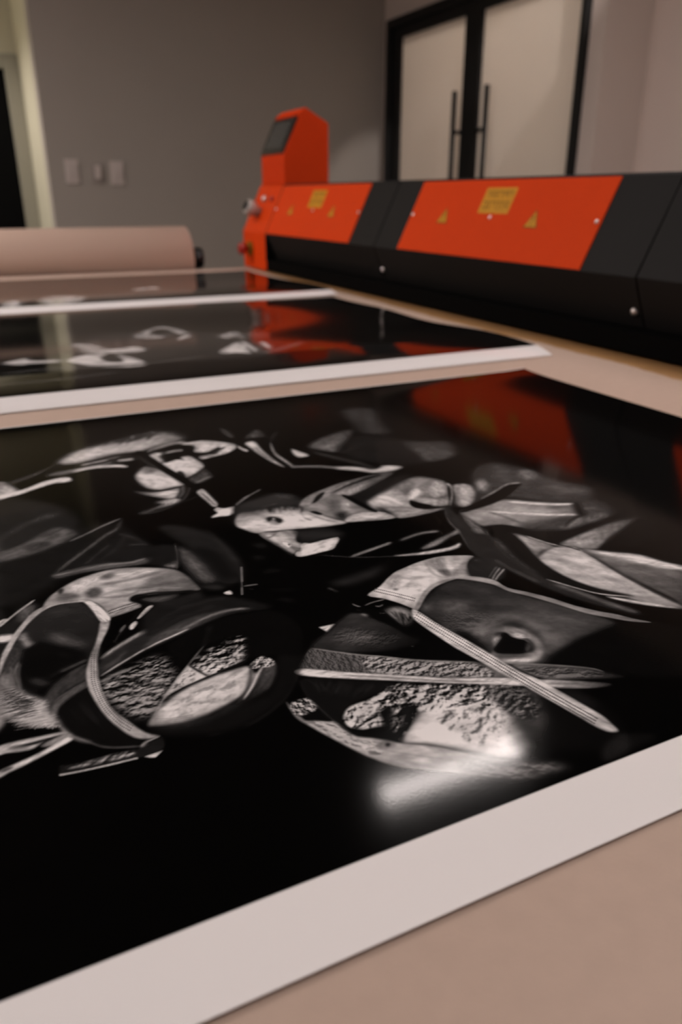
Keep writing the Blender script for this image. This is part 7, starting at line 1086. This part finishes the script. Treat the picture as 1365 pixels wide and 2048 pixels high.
ART2 = """f;34;34;129.8;1;;1572,11903,195,318,241,110,283,3,349,-76,383,-185,344,-259,313,-302,264,-363,102,-442,-96,-612,-221,-623,-299,-367,-435,-20,-529,166,-450,186,-329,121,-259,144,-151,265,-2,541,121,749;
f;150;150;41;1;;318,10224,46,65,74,74,71,64,61,57,56,46,44,1,10,-76,-5,-118,29,-92,99,-32,133,-8,94,-29,25,-133,-56,-114,-92,-1,-124,32,-105,22,-61,-10,-43,-18,-43,0,-57,36,-59,55,-47,54,-46,59;
f;120;120;47.5;1;;1302,11514,63,62,93,-8,86,-79,70,-177,61,-241,41,-217,23,-184,4,-165,-25,-100,-72,-16,-102,44,-86,78,-58,113,-44,149,-31,166,-26,199,-13,220;
f;150;150;38.3;1;;1297,10748,117,-6,179,-35,161,-18,117,39,99,59,81,12,60,-75,39,-119,14,-114,-17,-152,-80,-103,-111,-6,-142,28,-131,47,-109,67,-99,86,-78,83,-67,80,-47,78;
f;165;165;34.5;1;;1058,10038,65,120,106,126,110,92,119,40,120,2,70,-38,-22,-89,-72,-127,-53,-126,-15,-128,1,-130,20,-97,52,-73,70,-44,53,32,16,185,-2,273,8,182,30,-6,41,-108,40,-147,44,-187,43,-218,18,-174,-11,-108,-35,-70,-68,-29,-123,16,-157,56,-138,82,-106,119,-89,149,-69,137,-49,103,-27,91;
f;130;130;47.4;1;;2246,11828,61,166,107,192,120,170,131,150,144,124,122,26,86,-138,58,-232,38,-210,21,-168,2,-148,-22,-93,-62,-27,-85,26,-63,76,-15,164,7,222,-11,171,-50,78,-67,19,-64,-38,-98,-210,-53,-236,27,-101,60,-75,60,-25,61,75,63,127,23,43,-41,-134,-80,-213,-87,-148,-98,-34,-108,24,-87,53,-61,80,-40,111;
f;150;150;35.8;1;;2741,11192,61,126,99,171,83,110,49,-7,29,-71,-5,-86,-59,-100,-91,-113,-75,-74,-52,-22,-37,14;
f;135;135;45.1;1;;3334,11150,58,91,94,107,92,94,85,96,82,81,52,-13,7,-176,-24,-261,-36,-217,-92,-217,-81,-87,0,104,21,184,-2,115,-53,-54,-74,-126,-54,-74,-14,74,0,126,-28,50,-33,44;
f;60;60;91.3;1;;3678,11134,109,159,166,136,131,38,58,-129,16,-225,-31,-196,-103,-154,-144,-129,-112,-34,-66,120,-38,217;
f;160;160;30.5;1;;2915,9690,66,120,103,151,98,142,83,132,78,123,59,73,36,5,2,-135,-8,-248,-16,-304,-15,-178,-8,66,-8,183,-15,88,-24,-142,-30,-232,-37,-153,-44,0,-53,72,-55,58,-60,5,-63,-8,-47,10,-34,36,-20,56;
f;150;150;31.6;1;;3450,10407,40,93,35,-21,13,-114,-23,-252,-43,-326,-41,-231,-61,-124,-35,74,22,250,47,371;
f;140;140;32;1;;3694,10312,33,9,27,-68,8,-108,-26,-169,-44,-202,-38,-126,-31,-8,-27,63,-8,99,23,165,43,208;
f;90;90;61.3;0.7;;3341,9522,44,10,91,-13,126,34,196,150,242,208,172,128,41,-83,-125,-205,-193,-171,-246,-185,-187,-103,-100,34,-54,109;
f;70;70;19.5;1;;272,9449,87,-2,125,15,159,20,185,0,230,-34,271,-59,280,-57,253,-30,233,12,227,39,200,56,148,52,5,20,-138,-13,-197,-37,-229,-41,-234,-13,-255,30,-281,57,-274,58,-231,35,-188,-1,-160,-21,-127,-34,-89,-35;
f;58;58;17.5;1;;239,8910,109,-28,161,-7,183,-3,175,6,176,21,190,34,173,34,127,50,3,17,-119,2,-175,-35,-191,-35,-178,-22,-175,-7,-184,3,-162,6,-113,-20;"""
ART3 = """f;150;150;80.2;1;;3426,17731,124,217,179,185,161,115,122,46,99,-27,52,-151,-7,-352,-51,-452,-76,-356,-107,-210,-131,-132,-116,-46,-96,52,-85,134,-59,180,-37,241,-11,292;
f;130;130;82;1;;1355,16185,34,263,82,294,118,212,170,73,205,-20,168,-81,113,-149,74,-207,14,-205,-60,-198,-115,-196,-134,-152,-162,-110,-181,-70,-144,7,-97,118,-64,198;
f;130;130;77.5;1;;684,16261,84,161,115,151,101,47,75,-132,57,-234,14,-209,-46,-158,-85,-135,-88,-78,-92,-7,-97,47,-66,83,-20,215;
f;40;40;149.5;1;;2314,16151,143,298,323,386,380,334,448,250,508,182,376,7,180,-276,25,-439,-165,-388,-448,-300,-602,-252,-486,-131,-336,16,-254,123;"""
# ------------------------------------------------------------------ the photographs printed on the sheets
def box_blur(a, r):
    """three box passes, radius r in pixels (float)"""
    k = int(round(r))
    if k < 1: return a
    for ax in (0, 1):
        for _ in range(3):
            p = [(0, 0), (0, 0)]; p[ax] = (k + 1, k)
            c = np.cumsum(np.pad(a, p, mode='edge'), axis=ax, dtype=np.float32)
            n = a.shape[ax]
            hi = np.take(c, range(2 * k + 1, 2 * k + 1 + n), axis=ax); lo = np.take(c, range(0, n), axis=ax)
            a = (hi - lo) / (2 * k + 1)
    return a

def fill(poly, H, W):
    """anti-aliased winding fill of a polygon (pixel coordinates) on an H x W patch"""
    SS = 3
    acc = np.zeros((H * SS, W + 2), np.float32)
    p = poly * np.array([1, SS])
    q = np.roll(p, -1, 0)
    for (xa, ya), (xb, yb) in zip(p, q):
        if ya == yb: continue
        s = 1.0
        if ya > yb: xa, ya, xb, yb, s = xb, yb, xa, ya, -1.0
        r0, r1 = max(0, int(math.ceil(ya - 0.5))), min(H * SS - 1, int(math.ceil(yb - 0.5)) - 1)
        if r1 < r0: continue
        rr = np.arange(r0, r1 + 1)
        x = np.clip(xa + (rr + 0.5 - ya) * (xb - xa) / (yb - ya), 0, W)
        fx = np.floor(x); fr = (x - fx).astype(np.float32); ix = fx.astype(int)
        acc[rr, ix] += s * (1 - fr); acc[rr, ix + 1] += s * fr
    c = np.clip(np.abs(np.cumsum(acc, 1)[:, :W]), 0, 1)
    return c.reshape(H, SS, W).mean(1)

def vnoise(x, y, seed):
    xi = np.floor(x).astype(np.int64); yi = np.floor(y).astype(np.int64)
    fx = x - xi; fy = y - yi
    fx = fx * fx * (3 - 2 * fx); fy = fy * fy * (3 - 2 * fy)
    def h(a, b):
        n = (a * 374761393 + b * 668265263 + seed * 1442695041) & 0x7fffffff
        n = ((n ^ (n >> 13)) * 1274126177) & 0x7fffffff
        return ((n ^ (n >> 16)) & 0xffff) / 65535.0
    return (h(xi, yi) * (1 - fx) + h(xi + 1, yi) * fx) * (1 - fy) + (h(xi, yi + 1) * (1 - fx) + h(xi + 1, yi + 1) * fx) * fy

def fbm(u, v, seed):
    return vnoise(u, v, seed) + 0.5 * vnoise(2.1 * u + 5, 2.1 * v + 9, seed + 1) + 0.28 * vnoise(4.4 * u + 3, 4.4 * v + 7, seed + 2)

def crumple(X, Y, size, ang, seed, stretch):
    a = math.radians(ang); c, s = math.cos(a), math.sin(a)
    u = (X * c + Y * s) / (size * stretch); v = (-X * s + Y * c) / size
    wu = vnoise(u * 0.7 + 50, v * 0.7 + 20, seed + 9) * 0.55; wv = vnoise(u * 0.7 + 31, v * 0.7 + 17, seed + 10) * 0.55
    e = 0.22
    d = fbm(u + wu, v + wv + e, seed) - fbm(u + wu, v + wv - e, seed)
    a2 = a + 0.62; c2, s2 = math.cos(a2), math.sin(a2)
    u2 = (X * c2 + Y * s2) / (size * stretch * 0.8); v2 = (-X * s2 + Y * c2) / (size * 0.8)
    d = 0.68 * d + 0.45 * (fbm(u2, v2 + e, seed + 40) - fbm(u2, v2 - e, seed + 40))
    return 0.5 + d * 0.95

def paint(art, x0, x1, y0, y1, step, dark):
    """draw the picture; tones are grey values as seen on the sheet, positions are 0.1 mm on the sheet"""
    W = int(round((x1 - x0) / step)); H = int(round((y1 - y0) / step))
    img = np.full((H, W), float(dark), np.float32)
    u = 1e-4 / step
    for line in art.strip().split('\n'):
        kind, t1, t2, soft, al, gr, pts, ex = line.split(';')
        t1, t2, soft, al = float(t1), float(t2), float(soft) * u, float(al)
        d = np.array([int(v) for v in pts.split(',')], float).reshape(-1, 2)
        if kind == 'd': P = np.cumsum(d, 0)
        else: P = np.cumsum(d, 0)
        P = (P * 1e-4 - np.array([x0, y0])) / step
        ex = [float(v) for v in ex.split(',')] if ex else []
        if kind == 'd':
            r = max(ex[0] * u * 0.5, 0.8); R_ = int(r + 2)
            for cx_, cy_ in P:
                ix, iy = int(cx_), int(cy_)
                if ix < R_ or iy < R_ or ix >= W - R_ - 1 or iy >= H - R_ - 1: continue
                yy, xx = np.mgrid[iy - R_:iy + R_ + 1, ix - R_:ix + R_ + 1]
                m = np.clip(r + 0.5 - np.hypot(xx + 0.5 - cx_, yy + 0.5 - cy_), 0, 1) * al
                s_ = img[iy - R_:iy + R_ + 1, ix - R_:ix + R_ + 1]; s_ += (t1 - s_) * m
            continue
        if kind == 'h':
            rg = np.random.RandomState(int(ex[3])); nA = len(P) // 2; wd, jit = ex[1] * u, ex[2] * u
            for _ in range(int(ex[0])):
                q = rg.rand(); a_ = P[int(q * (nA - 1) + 0.5)] + rg.normal(0, jit, 2)
                b_ = P[nA + int(min(max(q + rg.normal(0, 0.1), 0), 1) * (nA - 1) + 0.5)] + rg.normal(0, jit, 2)
                b_ = a_ + (b_ - a_) * (0.4 + 0.6 * rg.rand()); mm = (a_ + b_) / 2 + rg.normal(0, jit * 0.7, 2)
                tt = np.linspace(0, 1, 7)[:, None]
                c_ = a_ * (1 - tt) ** 2 + 2 * mm * tt * (1 - tt) + b_ * tt ** 2
                dd = np.gradient(c_, axis=0); nn = np.stack([-dd[:, 1], dd[:, 0]], 1) / (np.linalg.norm(dd, axis=1, keepdims=True) + 1e-9)
                hw = wd * 0.5 * np.clip(np.minimum(tt, 1 - tt) * 4 + 0.2, 0, 1)
                pl = np.concatenate([c_ + nn * hw, (c_ - nn * hw)[::-1]])
                tn = t1 * (0.6 + 0.4 * rg.rand()); pd = int(soft * 3) + 3
                a0, b0 = int(max(0, pl[:, 0].min() - pd)), int(max(0, pl[:, 1].min() - pd))
                a1, b1 = int(min(W, pl[:, 0].max() + pd)), int(min(H, pl[:, 1].max() + pd))
                if a1 <= a0 or b1 <= b0: continue
                m = box_blur(fill(pl - np.array([a0, b0]), b1 - b0, a1 - a0), soft * 0.62) * al
                s_ = img[b0:b1, a0:a1]; s_ += (tn - s_) * m
            continue
        pad = int(soft * 3) + 3
        a0, b0 = int(max(0, P[:, 0].min() - pad)), int(max(0, P[:, 1].min() - pad))
        a1, b1 = int(min(W, P[:, 0].max() + pad)), int(min(H, P[:, 1].max() + pad))
        if a1 <= a0 or b1 <= b0: continue
        m = fill(P - np.array([a0, b0]), b1 - b0, a1 - a0)
        m = box_blur(m, soft * 0.62) * al
        tone = t1
        if kind == 't' or (gr and t1 != t2):
            yy, xx = np.mgrid[b0:b1, a0:a1].astype(np.float32)
            if kind == 't':
                n = crumple(xx / u, yy / u, ex[0], ex[1], int(ex[3]), ex[4])
                th = ex[2]
                if gr:
                    g_ = (np.array([int(v) for v in gr.split(',')], float).reshape(2, 2) * 1e-4 - np.array([x0, y0])) / step
                    dv = g_[1] - g_[0]
                    th = th + (ex[5] - th) * np.clip(((xx - g_[0, 0]) * dv[0] + (yy - g_[0, 1]) * dv[1]) / (dv @ dv), 0, 1)
                n = np.clip((n - th + ex[6]) / (2 * ex[6]), 0, 1); n = n * n * (3 - 2 * n)
                tone = t1 + (t2 - t1) * n
            else:
                g_ = (np.array([int(v) for v in gr.split(',')], float).reshape(2, 2) * 1e-4 - np.array([x0, y0])) / step
                dv = g_[1] - g_[0]
                t = np.clip(((xx - g_[0, 0]) * dv[0] + (yy - g_[0, 1]) * dv[1]) / (dv @ dv), 0, 1)
                tone = t1 + (t2 - t1) * t
        if kind == 'f' and max(t1, t2) > 40:
            c0 = P.mean(0); ev, vec = np.linalg.eigh(np.cov((P - c0).T)); ax = vec[:, 1]; wid = 2 * math.sqrt(max(ev[0], 1e-6))
            if wid > 6:
                yy, xx = np.mgrid[b0:b1, a0:a1].astype(np.float32)
                core = box_blur(np.clip(m / max(al, 1e-3), 0, 1), min(wid * 0.22, 30))
                nf = crumple(xx, yy, max(wid * 0.45, 9), math.degrees(math.atan2(ax[1], ax[0])), int(abs(c0[0] * 7 + c0[1] * 13)) % 9973, 3.0)
                tone = tone * (0.70 + 0.42 * core) * (1 + 0.34 * np.clip(nf - 0.5, -0.6, 0.5))
        s_ = img[b0:b1, a0:a1]; s_ += (tone - s_) * m
    yy, xx = np.mgrid[0:H, 0:W].astype(np.float32)
    xx *= step * 1000; yy *= step * 1000                      # millimetres
    mott = fbm(xx / 9 + yy / 14, yy / 7, 3) + 0.4 * fbm(xx / 2.6, yy / 2.4, 8)
    mott = (mott - mott.mean()) / mott.std()
    img = np.clip(img * (1 + 0.05 * mott), 0, 255)
    return 200 * np.clip(img * 1.10 / 200, 0, 1.0) ** 1.12

def lin(v):
    v = v / 255.0
    return np.where(v <= 0.04045, v / 12.92, ((v + 0.055) / 1.055) ** 2.4)

PAPER = 0.80
def print_material(name, img, border, shape):
    """glossy photo paper whose picture is a pattern painted by this script"""
    H, W = img.shape
    refl = PAPER * lin(np.clip(img, 0, 200)) / lin(np.array(196.0))
    refl[border] = PAPER
    px = np.ones((H, W, 4), np.float32)
    px[..., 0] = refl; px[..., 1] = refl * 0.955; px[..., 2] = refl * 0.945
    im = bpy.data.images.new(name, W, H, alpha=False, float_buffer=True)
    im.colorspace_settings.name = 'Non-Color'
    im.pixels.foreach_set(np.clip(px, 0, 1).ravel())
    im.update(); im.pack()
    m = mat(name, (0.8, 0.76, 0.75), shape['rough'], 0.2, bump=shape['bump'], bscale=shape['bscale'])
    nt = m.node_tree; b = nt.nodes['Principled BSDF']
    t = nt.nodes.new('ShaderNodeTexImage'); t.image = im; t.extension = 'EXTEND'; t.interpolation = 'Cubic'
    uvn = nt.nodes.new('ShaderNodeUVMap'); uvn.uv_map = 'UVMap'
    nt.links.new(uvn.outputs[0], t.inputs[0]); nt.links.new(t.outputs[0], b.inputs['Base Color'])
    return m

GLOSS = dict(rough=0.088, bump=0.004, bscale=900)
# nearest print
P1 = (-0.27, 0.6065, 0.1355, 0.7425)
st = 0.0003
img = paint(ART1, *P1, st, 4)
H, W = img.shape
bd = np.zeros((H, W), bool)
bd[: int(round((0.1640 - P1[2]) / st)), :] = True
bd[H - 5:, :] = True
fade = np.clip((np.arange(W) * st) / 0.03, 0, 1).astype(np.float32)
img = 4 + (img - 4) * fade[None, :]
m1 = print_material('large_masked_group_print', img, bd, GLOSS)
def z1(x, y):
    lift = np.exp(-np.maximum(0.6065 - x, 0) / 0.02) * 0.0012 + np.exp(-np.maximum(0.7425 - y, 0) / 0.02) * 0.0022
    return 0.0019 + lift + 0.0003 * np.sin(x * 11 + 1) * np.sin(y * 8)
p1 = grid_sheet('photo_print', np.linspace(-0.305, 0.6065, 120), np.linspace(0.1355, 0.7425, 100), z1, m1, 0.0003, P1)
tag(p1, 'large glossy black and white print of masked people nearest the camera', 'print', 'glossy prints laid out on the kraft paper')
# middle print
P2 = (-0.1, 0.705, 0.806, 1.500)
img = paint(ART2, *P2, 0.001, 9)
H, W = img.shape
bd = np.zeros((H, W), bool); bd[:34, :] = True; bd[H - 2:, :] = True
m2 = print_material('middle_dark_print', img, bd, GLOSS)
def z2(x, y):
    s = y - 0.806
    up = 0.0105 * (1 - np.exp(-s / 0.028)) * np.exp(-np.maximum(s - 0.03, 0) / 0.22)
    wave = 0.0022 * (1 + np.sin(s * 13.0 - 0.6 + 2.0 * np.maximum(x - 0.3, 0))) * np.clip(s / 0.12, 0, 1) * (1 - 0.6 * np.clip((x - 0.45) / 0.25, 0, 1))
    edge = np.exp(-np.maximum(0.705 - x, 0) / 0.05) * 0.0013 * (1 + np.sin(y * 21.0))
    return 0.0019 + np.maximum(up, 0) + wave + edge
p2 = grid_sheet('photo_print', np.linspace(-0.30, 0.705, 120), np.linspace(0.806, 1.500, 160), z2, m2, 0.0003, P2)
tag(p2, 'curling dark glossy print with a white front border, second from the camera', 'print', 'glossy prints laid out on the kraft paper')
# far print
P3 = (-0.1, 0.735, 1.538, 2.135)
img = paint(ART3, *P3, 0.001, 9)
H, W = img.shape
bd = np.zeros((H, W), bool); bd[:34, :] = True; bd[H - 2:, :] = True
m3 = print_material('far_dark_print', img, bd, GLOSS)
def z3(x, y):
    s = y - 1.538
    up = 0.010 * (1 - np.exp(-s / 0.03)) * np.exp(-np.maximum(s - 0.03, 0) / 0.25)
    return 0.0019 + up + 0.0015 * (1 + np.sin(s * 12.0)) * np.clip(s / 0.15, 0, 1) + np.exp(-np.maximum(0.735 - x, 0) / 0.05) * 0.0015
p3 = grid_sheet('photo_print', np.linspace(-0.30, 0.735, 90), np.linspace(1.538, 2.135, 120), z3, m3, 0.0003, P3)
tag(p3, 'dark glossy print farthest from the camera, in front of the paper roll', 'print', 'glossy prints laid out on the kraft paper')
